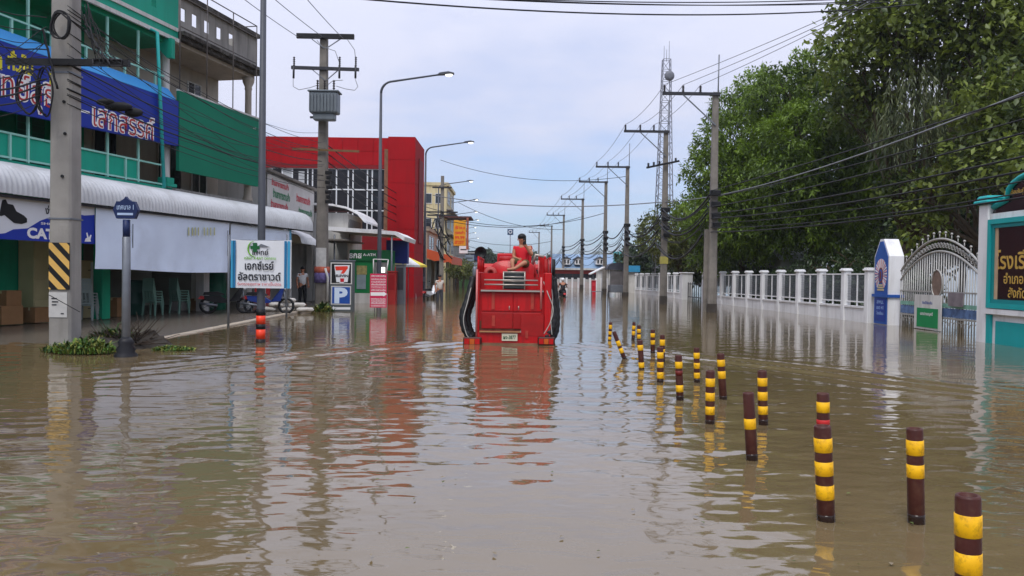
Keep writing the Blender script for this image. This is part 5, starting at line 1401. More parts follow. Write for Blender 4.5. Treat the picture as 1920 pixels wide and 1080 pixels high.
# rear cabinet: side walls, floor and recessed panels
q = MB(); q.cbox(xl, xl + .07, 0, LEN, .1, zt, .015); q.build('side_wall', M_FR, FT)
q = MB(); q.cbox(xr - .16, xr, 0, LEN, .1, zt, .015); q.build('side_wall', M_FR, FT)
zl = LK(964, 546)[1]
q = MB(); q.box(xl + .07, xr - .16, .10, .2, .3, zl); q.build('rear_panel', M_FR, FT)
q = MB(); q.box(xl + .07, xr - .16, .02, .5, zl, zl + .04); q.build('ledge', M_FR2, FT)
q = MB(); q.bar((xl + .1, .0, zl + .005), (xr - .18, .0, zl + .005), .03, .035); q.build('ledge_trim', M_SIL, FT)
q = MB(); q.box(xl + .07, xr - .16, .34, .42, zl + .04, zt - .02); q.build('upper_panel', M_FR, FT)
for py, m_ in ((525.5, M_SIL), (534, M_SIL)):
    z = LK(964, py)[1]; q = MB(); q.tube([(LK(908, py)[0], -.01, z), (LK(1009, py)[0], -.01, z)], .016, 8); q.build('grab_rail', m_, FT)
# white steel rack with a pump set in the middle
xa, xb = LK(944, 520)[0], LK(984, 520)[0]
q = MB(); q.cbox(xa, xb, .06, .33, zl + .05, zl + .42, .02); q.build('pump_box', mat('dark_pump', C(70, 74, 74), .5, .4, 6, metal=.3), FT)
for z in (zt + .01, zt - .1, zt - .2):
    q = MB(); q.tube([(xa - .01, .03, z), (xb + .01, .03, z)], .016, 6); q.build('rack_bar', M_SIL, FT)
for x in (xa, xb):
    q = MB(); q.tube([(x, .03, zl + .04), (x, .03, zt + .02)], .016, 6); q.build('rack_bar', M_SIL, FT)
# doors, handles and fittings on the rear panel
xm = LK(962, 580)[0]
for (a_, b_) in ((xl + .12, xm - .004), (xm + .004, xr - .22)):
    q = MB(); q.cbox(a_, b_, .075, .098, LK(964, 584)[1], zl - .05, .008); d_ = q.build('locker_door', M_FR, FT)
    hx = (b_ - .08) if a_ < xm - .2 else (a_ + .12)
    q = MB(); q.tube([(hx, .06, LK(964, 581)[1]), (hx, .06, LK(964, 574)[1])], .012, 6); q.build('handle', M_SIL, d_)
    q = MB(); q.cbox(a_, b_, .075, .098, LK(964, 617)[1], LK(964, 587)[1], .008); q.build('locker_door', M_FR2, FT)
for (px, y0, y1) in ((924.5, 548, 580), (998, 548, 580), (925, 592, 612), (1005, 591, 615)):
    x, za_ = LK(px, y1); _, zb2 = LK(px, y0); q = MB(); q.box(x - .035, x + .035, .05, .074, za_, zb2); q.build('hinge_strip', mat('worn_red_strip', C(168, 62, 50), .6, .2, 6), FT)
x, z = LK(985, 603); q = MB(); q.box(x - .055, x + .055, .05, .072, z - .05, z + .05); q.build('fuel_flap', mat('brass_flap', C(150, 120, 60), .5, .3, 20), FT)
x, z = LK(987.5, 627); q = MB(); q.box(x - .03, x + .03, -.05, -.03, z - .08, z + .08); q.build('stencil', mat('worn_red_strip', C(168, 62, 50), .6, .2, 6), FT)
# step with recess and lower valance
zs = LK(964, 621)[1]
q = MB(); q.box(xl + .075, LK(976, 620)[0], -.06, .25, zs - .03, zs); q.build('step', M_FR2, FT)
q = MB(); q.bar((xl + .08, -.065, zs - .012), (LK(976, 620)[0], -.065, zs - .012), .02, .03); q.build('step_trim', mat('step_edge', C(160, 120, 84), .5, .2), FT)
q = MB(); q.box(xl + .02, xr - .02, -.02, .1, -.15, zs - .035); q.build('valance', M_FR, FT)
q = MB(); q.box(LK(976, 620)[0] + .01, xr - .17, -.03, .08, .2, LK(976, 590)[1]); q.build('corner_panel', M_FR2, FT)
q = MB(); q.box(xl - .1, xr + .1, -.06, .0, -.12, .035); q.build('bumper', mat('muddy_bumper', C(120, 88, 66), .6, .3, 4), FT)
# number plate
p0, p1 = LK(941, 625), LK(970, 639)
q = MB(); q.box(p0[0], p1[0], -.05, -.025, p1[1], p0[1]); npl = q.build('number_plate', mat('plate_white', C(206, 200, 176), .5, .06), FT)
text(FT, 'ผจ-3877', mat('plate_green', C(32, 84, 60), .5), .085, ((p0[0] + p1[0]) / 2, -.051, (p0[1] + p1[1]) / 2), (1, 0, 0), (0, 0, 1), width=.28, bold=.02)
# tail light boxes
for (a_, b_) in ((869, 903), (1008, 1040)):
    x0_, z1_ = LK(a_, 633); x1_, z0_ = LK(b_, 647)
    q = MB(); q.cbox(x0_, x1_, -.14, .05, z0_, z1_ + .02, .02); lb = q.build('light_box', mat('light_box_brown', C(66, 30, 26), .5, .2), FT)
    n_ = 3
    for k in range(n_):
        u0 = x0_ + .03 + (x1_ - x0_ - .06) * k / n_; u1 = x0_ + .02 + (x1_ - x0_ - .06) * (k + 1) / n_
        q = MB(); q.box(u0, u1, -.155, -.142, z0_ + .03, z1_ - .01); q.build('tail_light', [mat('lens_red', C(180, 20, 22), .25, .1), mat('lens_amber', C(190, 90, 30), .25, .1), mat('lens_red', C(180, 20, 22), .25, .1)][k], lb)
# side rails of the frame
for (px, y0, y1) in ((893, 505, 633), (1014, 520, 580)):
    x, za_ = LK(px, y1); _, zb2 = LK(px, y0); q = MB(); q.tube([(x, -.03, za_), (x, -.03, zb2)], .022, 8); q.build('corner_rail', mat('pinkish_rail', C(206, 120, 116), .4, .1), FT)
# water tank and body top
zc = LK(964, 489, 1.2)[1]
q = MB(); vs = []; fs = []; n_ = 18
half = (LK(1008, 500, .5)[0] - LK(915, 500, .5)[0]) / 2; xc = (LK(1008, 500, .5)[0] + LK(915, 500, .5)[0]) / 2
for yy in (.46, .5, 3.55, 3.6):
    k_ = .97 if yy in (.46, 3.6) else 1.0
    for i in range(n_ + 1):
        a_ = math.pi * i / n_; ca, sa = math.cos(a_), math.sin(a_)
        vs.append((xc + half * k_ * math.copysign(abs(ca) ** .6, ca), yy, zt - .25 + (zc - zt + .25) * k_ * sa ** .6))
for j in range(3):
    for i in range(n_): fs.append((j * (n_ + 1) + i, j * (n_ + 1) + i + 1, (j + 1) * (n_ + 1) + i + 1, (j + 1) * (n_ + 1) + i))
fs += [tuple(range(n_, -1, -1)), tuple(3 * (n_ + 1) + i for i in range(n_ + 1))]
q.add(vs, fs, True); q.build('water_tank', M_FR, FT)
q = MB(); q.box(xl + .07, xr - .16, .42, LEN, zt - .3, zt - .26); q.build('deck', M_FR2, FT)
q = MB(); q.lathe([(.2, 0), (.2, .1), (.16, .13), (.05, .14)], (xc - .15, 1.9, zc - .02), 14); q.build('tank_hatch', M_FR2, FT)
# cab
cw = .98
q = MB(); q.cbox(xc - cw, xc + cw, LEN + .15, LEN + 1.75, .15, 1.85, .1); cab = q.build('cab', M_FR, FT)
q = MB(); q.box(xc - .75, xc + .75, LEN + .13, LEN + .146, 1.15, 1.7); q.build('rear_window', M_GLASSD, cab)
p0, p1 = LK(934, 475, LEN + .8), LK(963, 489, LEN + .8)
q = MB(); q.cbox(p0[0] - .02, p1[0] + .5, LEN + .65, LEN + .95, 1.87, p0[1], .03); q.build('light_bar', mat('light_bar_red', C(186, 24, 34), .25, .1), FT)
# side handrails with posts
for (sx, x) in ((1, xr - .03), (-1, xl + .03)):
    q = MB(); q.tube([(x, .1, zt), (x, .12, zt + .34), (x, LEN - .5, zt + .34), (x, LEN - .45, zt)], .02, 8); q.build('handrail', M_FR, FT)
    for y in (.7, 1.4, 2.1, 2.8):
        q = MB(); q.tube([(x, y, zt - .01), (x, y, zt + .33)], .016, 6); q.build('handrail_post', M_FR, FT)
# fittings on the right side: monitor, jerrycan, hose reel
x, z = LK(1017, 480, 1.0); q = MB(); q.cbox(x - .09, x + .09, .95, 1.15, zt - .05, z, .03); q.build('red_canister', M_FR, FT)
q = MB(); q.tube([(LK(997, 488, .8)[0], .8, zt + .15), (LK(1005, 474, .8)[0], .8, zt + .42), (LK(1020, 476, .8)[0], .8, zt + .38)], .035, 8); q.build('water_monitor', M_SIL, FT)
for k_, (px, y_) in enumerate(((1024, .5), (1032, .9), (1038, 1.3))):
    x, z = LK(px, 490, y_); q = MB(); q.tube([(x, y_, zt - .15), (x, y_, z + .05)], .045, 8); q.build('nozzle_tube', [M_FR2, M_STEEL, M_BLACK][k_], FT)
for k_, (px, y_, pt_) in enumerate(((1003, .3, 492), (1010, .35, 488), (1023, .2, 492), (1030, .6, 486))):
    x, z = LK(px, pt_, y_); q = MB(); q.tube([(x, y_, zt - .1), (x, y_, z)], .018, 6); q.build('stanchion', mat('pinkish_rail', C(206, 120, 116), .4, .1) if k_ % 2 else M_FR2, FT)
hr_ = MB(); hr_.torus((LK(920, 505, .5)[0], .44, zt - .02), .12, .03, 'y', 20, 8); hr_.torus((LK(920, 505, .5)[0], .40, zt - .02), .09, .03, 'y', 20, 8); hr_.build('hose_coil', mat('pale_red_hose', C(176, 80, 74), .6, .15), FT)
for k_ in range(9):
    z = .42 + k_ * .085
    for sx_ in (xl + .035, xr - .08):
        q = MB(); q.ball((sx_, -.004, z), .009, .006, .009, 8, 6); q.build('rivet', M_FR2, FT)
q = MB(); q.box(xl + .075, xr - .165, .099, .1005, .3, .52); q.build('mud_splash', mat('mud_film', C(104, 70, 52), .7, .4, 6), FT)
# horn loudspeaker
x, z = LK(902, 474, 2.2)
hp = MB(); hp.lathe([(.03, 0), (.05, .1), (.14, .24), (.15, .26), (.13, .25), (.02, .12)], (0, 0, 0), 16); ho = hp.build('horn_speaker', M_BLACK, FT, (x, 2.2, z)); ho.rotation_euler = (math.pi / 2, 0, 0)
q = MB(); q.tube([(x, 2.2, zt - .3), (x, 2.2, z - .1)], .02, 6); q.build('horn_post', M_BLACK, FT)
x2, z2 = LK(893, 490, .4)
q = MB(); q.lathe([(.04, 0), (.06, .05), (.06, .2), (.03, .25)], (xl - .05, .3, LK(890, 520)[1]), 10); q.build('beacon', M_STEEL, FT)
# suction hoses down both sides, with white rope
def hose(pts, r_, name, m_, d=0):
    P3 = [Vector((LK(px, py, y_)[0], y_, LK(px, py, y_)[1])) for (px, py, y_) in pts]
    # Catmull-Rom
    o_ = []
    for i in range(len(P3) - 1):
        a_, b_, c_, e_ = P3[max(i - 1, 0)], P3[i], P3[i + 1], P3[min(i + 2, len(P3) - 1)]
        for k_ in range(8):
            t_ = k_ / 8; o_.append(.5 * ((2 * b_) + (c_ - a_) * t_ + (2 * a_ - 5 * b_ + 4 * c_ - e_) * t_ ** 2 + (3 * b_ - a_ - 3 * c_ + e_) * t_ ** 3))
    o_.append(P3[-1])
    rr = [r_ * (1 + (.09 if r_ > .05 else 0) * math.sin(i * 1.9)) for i in range(len(o_))]
    q_ = MB(); q_.tube(o_, rr, 10); return q_.build(name, m_, FT)
M_HOSE = mat('ribbed_black_hose', C(26, 26, 27), .5, .15, 12)
M_ROPE = mat('white_rope', C(176, 172, 164), .8, .1)
hose([(888, 520, .35), (878, 560, .15), (868, 590, .05), (872, 618, 0), (884, 634, .0)], .085, 'suction_hose', M_HOSE)
hose([(893, 515, .5), (886, 560, .3), (877, 592, .22), (882, 620, .2), (893, 634, .2)], .075, 'suction_hose', M_HOSE)
hose([(886, 528, .24), (877, 565, .02), (869, 598, -.06), (874, 625, -.09), (880, 634, -.09)], .009, 'rope', M_ROPE)
hose([(1030, 518, .45), (1031, 555, .3), (1037, 590, .2), (1035, 615, .1), (1024, 634, .05)], .095, 'suction_hose', M_HOSE)
hose([(1038, 522, .9), (1041, 555, .8), (1044, 590, .7), (1042, 620, .6), (1034, 636, .5)], .08, 'suction_hose', M_HOSE)
hose([(1019, 528, .1), (1028, 552, -.02), (1037, 578, -.05), (1032, 604, -.1), (1020, 626, -.12)], .01, 'rope', M_ROPE)
hose([(1033, 530, .4), (1036, 565, .1), (1033, 600, .0), (1035, 628, -.05)], .009, 'rope', M_ROPE)
for x in (-.72, .82):
    for y in (.9, 4.9):
        q = MB(); q.torus((x, y, -.12), .36, .12, 'x', 24, 10); wh = q.build('wheel', M_BLACK, FT)
        q = MB(); q.lathe([(.26, -.08), (.26, .08), (.1, .1)], (0, 0, 0), 16); rm = q.build('rim', M_STEEL, wh); rm.location = (x, y, -.12); rm.rotation_euler = (0, math.pi / 2, 0)
for x in (xl + .03, xr - .03):
    q = MB(); q.box(x - .03, x + .03, .2, LEN, -.1, .1); q.build('skirt', M_FR2, FT)

# ------------------------------------------------------------------ the person sitting on the truck with a phone
PYs = TRY + .75
def J3(px, py, d=0.0):
    q_ = P(px, py, PYs + d); return Vector((q_.x, q_.y, q_.z))
base = J3(985, 498)
def JJ(px, py, d=0.0): return J3(px, py, d) - base
J = dict(pelvis=JJ(983, 496, .05), chest=JJ(979, 472, .08), neck=JJ(978, 459, .06), head=JJ(978.5, 449, .03), sl=JJ(965, 465, .08), el=JJ(963, 482, .02), hl=JJ(973, 487, -.15), sr=JJ(993, 465, .06), er=JJ(997, 479, -.12), hr=JJ(984, 458, -.22),
         tl=JJ(976, 498, 0), kl=JJ(960, 487, -.32), al=JJ(962, 505, -.4), fl=JJ(952, 507, -.5), tr=JJ(987, 499, 0), kr=JJ(984, 492, -.42), ar=JJ(965, 504, -.48), fr=JJ(950, 505.5, -.56))
person('person', J, 'person in red shirt and olive shorts on the truck holding up a phone', mat('red_polo', C(200, 26, 40), .75, .06), mat('olive_shorts', C(84, 74, 44), .85, .1), base, short=True, sleeve=.45)
ph = J3(983.5, 452.5, -.25)
PH2 = empty('mobile_phone', ph, 0, 'black mobile phone held up before the face by the person on the truck', 'phone')
q = MB(); q.cbox(-.038, .038, -.006, .006, -.075, .075, .008); q.build('case', M_BLACK, PH2)
q = MB(); q.lathe([(.014, 0), (.014, .006)], (0, 0, 0), 10); o = q.build('camera_lens', M_DARKSTEEL, PH2, (-.018, -.006, .05)); o.rotation_euler = (math.pi / 2, 0, 0)

# ------------------------------------------------------------------ motorcyclist wading further on, at the right of the truck
b0 = W(1055, 556); mbk = motorbike(Vector((b0.x, b0.y, -.35)), .1, M_BLACK, 'dark motorbike being ridden through the water right of the truck', group=None)
r0 = Vector((b0.x, b0.y - .15, -.35))
Jr = dict(pelvis=(0, 0, .82), chest=(0, .12, 1.2), neck=(0, .16, 1.36), head=(0, .17, 1.5), sl=(-.19, .12, 1.28), el=(-.28, .3, 1.08), hl=(-.3, .5, 1.0), sr=(.19, .12, 1.28), er=(.28, .3, 1.08), hr=(.3, .5, 1.0), tl=(-.1, .02, .8), kl=(-.2, .35, .72), al=(-.18, .2, .3), fl=(-.18, .32, .26), tr=(.1, .02, .8), kr=(.2, .35, .72), ar=(.18, .2, .3), fr=(.18, .32, .26))
rp = person('person', Jr, 'person in dark clothes and white helmet riding the motorbike right of the truck', mat('dark_jacket', C(34, 32, 36), .8), mat('dark_trousers', C(28, 28, 32), .8), r0, hair=False)
q = MB(); q.ball((0, .17, 1.54), .14, .15, .13); q.build('helmet', M_PLWHITE, rp)
# ------------------------------------------------------------------ white school fence along the right
FB = -0.045; FAx = 14.05                           # fence line: X = FAx + FB*Y
def fx(Y): return FAx + FB * Y
def fY(px, py=545):                                # where a pixel column meets the fence line
    lo, hi_ = 8.0, 400.0
    n_ = Vector((1, -FB, 0)).normalized(); return hit(px, py, Vector((FAx, 0, 0)), n_).y
SLOPE = 0.006
def fz(Y): return -SLOPE * (Y - 30)
FANG = math.atan2(1, FB)
FE = empty('school_fence', (0, 0, 0), 0, 'long white school fence with posts and wire panels along the right', 'fence')
ppx = [1586, 1539, 1495, 1461, 1428.5, 1400.5, 1376.5, 1353.5, 1334]
pys = [fY(p) for p in ppx]
step = (pys[-1] - pys[0]) / (len(pys) - 1)
pys = [28.55] + [pys[0] + step * i for i in range(len(pys))]
FTOP = 1.82
ROTF = math.atan(-FB)
post_m = MB(); post_m.cbox(-.14, .14, -.14, .14, -.6, FTOP + .02, .02); pm = post_m.mesh('post', M_WHITE)
cap_m = MB(); cap_m.cbox(-.19, .19, -.19, .19, FTOP + .02, FTOP + .1, .02); cap_m.cbox(-.15, .15, -.15, .15, FTOP + .1, FTOP + .14, .01); cm = cap_m.mesh('post_cap', M_WHITE)
def fence_run(parent, Ys, fxx, wall_h=.5, rail_top=1.74, bars=True, mw=M_WHITE, mp=pm, mc=cm, z0f=fz):
    for Y in Ys:
        o_ = shared('post', mp, parent, (fxx(Y), Y, z0f(Y)), ROTF)
        shared('post_cap', mc, o_)
    for a_, b_ in zip(Ys[:-1], Ys[1:]):
        A = Vector((fxx(a_), a_, z0f(a_))); B_ = Vector((fxx(b_), b_, z0f(b_))); d = (B_ - A).normalized(); A2 = A + d * .14; B2 = B_ - d * .14
        zc = Vector((0, 0, 1))
        q_ = MB(); q_.bar(A2 + zc * (wall_h / 2 - .3), B2 + zc * (wall_h / 2 - .3), .16, wall_h + .6); q_.build('wall_panel', mw, parent)
        q_ = MB(); q_.bar(A2 + zc * (wall_h + .035), B2 + zc * (wall_h + .035), .24, .07); q_.build('wall_coping', mw, parent)
        for z in (wall_h + .22, rail_top):
            q_ = MB(); q_.bar(A2 + zc * z, B2 + zc * z, .05, .05); q_.build('rail', mw, parent)
        m_ = (A2 + B2) / 2; q_ = MB(); q_.bar(m_ + zc * (wall_h + .075), m_ + zc * (rail_top - .03), .05, .05, up=(1, 0, 0)); q_.build('stile', mw, parent)
        if bars:
            q_ = MB(); n_ = 22
            for k_ in range(1, n_):
                p_ = A2.lerp(B2, k_ / n_); q_.bar(p_ + zc * (wall_h + .25), p_ + zc * (rail_top - .03), .012, .012, up=(1, 0, 0))
            for z in np.arange(wall_h + .3, rail_top - .02, .1): q_.bar(A2 + zc * z, B2 + zc * z, .008, .008)
            o_ = q_.build('wire_mesh', M_STEEL, parent); o_['kind'] = 'stuff'
fence_run(FE, pys, fx)
# small side gate: two broad pillars and a dark opening with a little iron gate
gy0 = pys[-1] + .55; gy1 = gy0 + 5.2
for Y in (gy0, gy1):
    q = MB(); q.cbox(-.35, .35, -.4, .4, -.6, FTOP + .05, .03); o = q.build('gate_pillar', M_WHITE, FE); o.location = (fx(Y), Y, fz(Y))
    q = MB(); q.cbox(-.42, .42, -.47, .47, FTOP + .052, FTOP + .13, .02); o2 = q.build('pillar_cap', M_WHITE, o)
FG = empty('side_gate', (fx(gy0), gy0, 0), 0, 'small dark iron gate between two white pillars in the fence', 'gate')
for k in range(9):
    y = .7 + k * .5; q = MB(); q.bar((FB * y, y, -.3), (FB * y, y, 1.15), .04, .04); q.build('bar', M_DARKSTEEL, FG)
for z in (.2, 1.05):
    q = MB(); q.bar((FB * .45, .45, z), (FB * 4.75, 4.75, z), .04, .05); q.build('rail', M_DARKSTEEL, FG)
# fence goes on beyond the side gate
FE2 = empty('school_fence', (0, 0, 0), 0, 'further stretch of white school fence beyond the small side gate', 'fence')
ys2 = [gy1 + .6 + 2.3 * i for i in range(12)]
fence_run(FE2, ys2, fx, bars=True)
# far white fence closing the end of the street
FE3 = empty('far_fence', (0, 0, 0), 0, 'plain white boarded fence far behind the red cabinet and the covered cart', 'fence')
ye = 92.0; xa0, xb0 = P(1040, 540, ye).x, P(1150, 540, ye).x
n_ = 10
for i in range(n_ + 1):
    x = xa0 + (xb0 - xa0) * i / n_; q = MB(); q.box(x - .12, x + .12, ye - .12, ye + .12, -.6, 1.15); q.build('post', M_WHITE, FE3)
    if i < n_:
        x2 = xa0 + (xb0 - xa0) * (i + 1) / n_; w_ = (x2 - x - .3) / 6
        for k in range(6):
            q = MB(); q.box(x + .15 + k * w_ + .01, x + .15 + (k + 1) * w_ - .01, ye - .04, ye + .04, -.3, 1.0); q.build('board', M_WHITE2, FE3)

# ------------------------------------------------------------------ gate monument, iron gate, school sign
MY = 27.2; MXf = P(1665, 600, MY).x
MO = empty('gate_monument', (MXf, MY, 0), 0, 'pointed blue and white gate pillar with a radiant emblem', 'gate pillar')
mw_, md_ = 1.1, .5            # along the road, thickness
zmt = P(1665, 447, MY).z; zsh = P(1665, 480, MY).z
M_MB = mat('monument_blue', C(38, 84, 160), .55, .1, 2)
prof_ = [(0, -.6), (mw_, -.6), (mw_, zsh), (mw_ * .62, zmt), (mw_ * .38, zmt), (0, zsh)]
q = MB(); q.prism(prof_, 'x', 0, md_); q.build('body', M_WHITE, MO)
pf = [(.07, .02), (mw_ - .07, .02), (mw_ - .07, zsh - .03), (mw_ * .6, zmt - .08), (mw_ * .4, zmt - .08), (.07, zsh - .03)]
q = MB(); q.prism(pf, 'x', -.02, -.003); q.build('blue_field', M_MB, MO)
zmid = P(1650, 555, MY).z
q = MB(); q.box(-.06, md_ + .05, -.05, mw_ + .05, zmid - .05, zmid + .05); q.build('ledge', M_MB, MO)
# emblem of rays round an oval figure, mounted on the blue field
ec = (mw_ / 2, P(1652, 515, MY).z)
M_RAY = mat('emblem_pink', C(222, 170, 170), .6, .1); M_RAYW = mat('emblem_white', C(224, 220, 222), .6, .05); M_EB = mat('emblem_brown', C(110, 56, 50), .6, .2)
for k in range(26):
    a_ = R(-52 + k * 284 / 25); ca, sa = math.cos(a_), math.sin(a_)
    r0_, r1_ = .2, .44
    p0 = (ec[0] + r0_ * ca * .8, ec[1] + r0_ * sa * 1.15); p1 = (ec[0] + r1_ * ca, ec[1] + r1_ * sa * 1.25)
    t_ = (-sa, ca); q = MB(); q.prism([(p0[0] - t_[0] * .012, p0[1] - t_[1] * .012), (p1[0] - t_[0] * .03, p1[1] - t_[1] * .03), (p1[0] + t_[0] * .03, p1[1] + t_[1] * .03), (p0[0] + t_[0] * .012, p0[1] + t_[1] * .012)], 'x', -.03, -.021); q.build('ray', M_RAY if k % 2 else M_RAYW, MO)
for (rx_, rz_, m_, d) in ((.18, .27, M_EB, -.032), (.13, .21, M_MB, -.038), (.07, .15, M_EB, -.044)):
    q = MB(); q.prism([(ec[0] + rx_ * math.cos(i * math.pi / 10), ec[1] - .02 + rz_ * math.sin(i * math.pi / 10)) for i in range(20)], 'x', d, d + .008); q.build('oval', m_, MO)
for (z, w_) in ((-.36, .3), (-.44, .42), (-.52, .5)):
    q = MB(); q.box(-.034, -.021, ec[0] - w_ / 2, ec[0] + w_ / 2, ec[1] + z - .03, ec[1] + z + .03); q.build('pedestal_step', mat('emblem_tan', C(190, 176, 140), .6), MO)
M_PBT = mat('pale_blue_lettering', C(150, 180, 226), .6)
q = MB(); q.box(-.028, -.021, .16, mw_ - .16, .12, zmid - .1); q.build('text_panel', mat('monument_deep_blue', C(24, 56, 140), .5), MO)
for k, b_ in enumerate(('สพม.', 'เขต 41', 'โรงเรียน')):
    text(MO, b_, M_PBT, .12, (-.028, mw_ / 2, zmid - .22 - k * .19), (0, -1, 0), (0, 0, 1), width=.5, bold=.02)

# arched iron gate
GX = P(1690, 560, 26.9).x; gY0, gY1 = 26.95, 22.2
IG = empty('iron_gate', (GX, gY1, 0), 0, 'arched wrought iron double gate with spikes beside the school sign', 'gate')
gl = gY0 - gY1
M_IRON = mat('silver_grey_iron', C(168, 166, 160), .45, .1, 5, metal=.3)
def arch(u, top): # u from 0 (near) to 1 (far)
    lo_ = 1.85 if top else 1.55; return lo_ + (.98 if top else .9) * math.sin(math.pi * u) ** .85
nb = 34
for k in range(nb + 1):
    u = k / nb; y = gl * u
    q = MB(); q.tube([(0, y, -.4), (0, y, arch(u, False))], .018, 6); q.build('bar', M_IRON, IG)
for top in (0, 1):
    q = MB(); q.tube([(0, gl * i / 30, arch(i / 30, top)) for i in range(31)], .035, 8); q.build('arch_rail', M_IRON, IG)
for k in range(1, 14):
    u = k / 14; z = arch(u, True); q = MB(); q.tube([(0, gl * u, z), (0, gl * u, z + .17)], .014, 6); q.ball((0, gl * u, z + .2), .04, .04, .04, 8, 6); q.build('spike', M_IRON, IG)
for k in range(28):
    u = (k + .5) / 28; zc_ = (arch(u, False) + arch(u, True)) / 2; q = MB(); q.torus((0, gl * u, zc_), .075, .014, 'x', 12, 5); q.torus((0, gl * u + .03, zc_ + .02), .04, .01, 'x', 10, 5); q.build('scroll', M_IRON, IG)
for z in (.42, .78, 1.2):
    q = MB(); q.bar((0, 0, z), (0, gl, z), .04, .05); q.build('cross_rail', M_IRON, IG)
q = MB(); q.box(-.02, .02, .05, gl - .05, .46, .72); q.build('blue_strip', mat('gate_blue_strip', C(84, 110, 150), .5, .4, 6), IG)
q = MB(); q.box(-.025, -.001 - .02, .05, gl - .05, .74, .86); q.build('green_strip', mat('gate_green_strip', C(120, 168, 150), .5, .2, 6), IG)
q = MB(); q.prism([(gl / 2 + .3 * math.cos(i * math.pi / 10), 1.45 + .42 * math.sin(i * math.pi / 10)) for i in range(20)], 'x', -.05, -.02); q.build('oval_crest', mat('crest_bronze', C(120, 100, 88), .5, .3, 6), IG)
q = MB(); q.torus((-.06, gl / 2, 1.45), .0, .0, 'x') if False else q.tube([(-.05, gl / 2 + .31 * math.cos(i * math.pi / 12), 1.45 + .43 * math.sin(i * math.pi / 12)) for i in range(25)], .025, 6); q.build('crest_ring', M_IRON, IG)
for k in range(22):
    y = gl * (k + .5) / 22; q = MB(); q.torus((0, y, .2), .12, .012, 'x', 10, 5, 0, math.pi); q.build('scroll', M_IRON, IG)
# notice boards on the gate
NB = empty('gate_notice', (GX - .08, gY1, 0), 0, 'white and green notice board hung on the iron gate', 'notice board')
y0_ = gl * .42; y1_ = gl * .76
q = MB(); q.box(-.03, 0, y0_, y1_, .02, 1.1); q.build('board', M_WHITE2, NB)
q = MB(); q.box(-.045, -.033, y0_ + .16, y1_ - .2, .08, .68); q.build('green_panel', mat('notice_green', C(14, 132, 74), .5, .06), NB)
text(NB, 'เขตปลอดบุหรี่', M_SW, .14, (-.046, (y0_ + y1_) / 2, .5), (0, -1, 0), (0, 0, 1), width=.75, bold=.02)
text(NB, 'ยินดีต้อนรับ', M_MB, .1, (-.03, (y0_ + y1_) / 2, .86), (0, -1, 0), (0, 0, 1), width=.6, bold=.02)
q = MB(); q.box(-.03, -.001, gl * .18, gl * .34, .8, 1.2); o = q.build('grey_plate', mat('notice_grey', C(120, 112, 116), .5, .2, 4), NB)

# school sign wall
SGX = P(1829, 640, 20.7).x; SGY = 20.7
SS = empty('school_sign', (SGX, SGY, 0), 0, 'white and teal school sign wall with a black panel of gold Thai letters', 'sign')
M_TQ = mat('sign_turquoise', C(22, 158, 158), .5, .06, 2); M_SBLK = mat('polished_black_granite', C(18, 17, 20), .18, .3, 6, spec=.6)
M_GOLD = mat('gold_letter', C(214, 176, 84), .35, .1, 5, metal=.3)
SL = -5.2         # runs towards the camera
zt_ = P(1830, 385, SGY).z
def SZ(px, py, d=0): 
    h_ = hit(px, py, Vector((SGX + d, 0, 0)), Vector((1, 0, 0))); return h_.y - SGY, h_.z
q = MB(); q.cbox(0, .5, -.42, 0, -.6, zt_, .02); q.build('end_post', M_WHITE, SS)
q = MB(); q.cbox(-.1, .6, -.52, .1, zt_ + .002, zt_ + .1, .03); q.cbox(-.05, .55, -.47, .05, zt_ + .1, zt_ + .22, .05); q.build('post_cap', M_TQ, SS)
zb1 = SZ(1840, 576)[1]; zb2 = SZ(1840, 590)[1]
zf_top = SZ(1850, 413)[1]
q = MB(); q.box(.06, .45, SL, -.424, -.6, zt_ - .25); q.build('wall', M_WHITE, SS)
q = MB(); q.box(-.05, .45, SL, -.424, zb1 - .15, zb1 - .02); q.build('sill', M_WHITE, SS)
# turquoise frame with a stepped moulding round the black panel
yi = SZ(1857, 500)[0]
zi0, zi1 = SZ(1857, 566)[1], SZ(1857, 428)[1]
for (g_, t_, d0, m_) in ((0, .12, -.06, M_TQ), (.12, .1, -.025, mat('sign_turquoise_deep', C(14, 132, 134), .5, .06))):
    q = MB(); q.box(d0, .055, -.50 - g_ - t_, -.50 - g_, zb1 + g_, zf_top - g_); q.build('frame', m_, SS)
    q = MB(); q.box(d0, .055, SL, -.50 - g_ - t_ - .001, zf_top - g_ - t_, zf_top - g_); q.build('frame', m_, SS)
    q = MB(); q.box(d0, .055, SL, -.50 - g_ - t_ - .001, zb1 + g_, zb1 + g_ + t_); q.build('frame', m_, SS)
q = MB(); q.box(.02, .058, SL, -.85, zb1 + .22, zf_top - .22); q.build('name_panel', M_SBLK, SS)
q = MB(); q.box(.005, .058, -.849, -.725, zb1 + .222, zf_top - .222); q.build('inner_trim', mat('tan_trim', C(190, 160, 130), .5, .1), SS)
def ST(body, px0, px1, py, hpx):
    y0, z = SZ(px0, py, .02); y1, _ = SZ(px1, py, .02); h_ = abs(SZ(px0, py + hpx, .02)[1] - z)
    return y0, y1, z, h_
y0, y1, z, h_ = ST('', 1867, 1920, 487, 36)
text(SS, 'โรงเรียนพิทยาคม', M_GOLD, h_, (.02, y0, z), (0, -1, 0), (0, 0, 1), bold=.02, align='l')
y0, y1, z, h_ = ST('', 1882, 1920, 521, 22)
text(SS, 'อำเภอหนองไผ่', M_GOLD, h_, (.02, y0, z), (0, -1, 0), (0, 0, 1), bold=.02, align='l')
y0, y1, z, h_ = ST('', 1890, 1920, 548, 20)
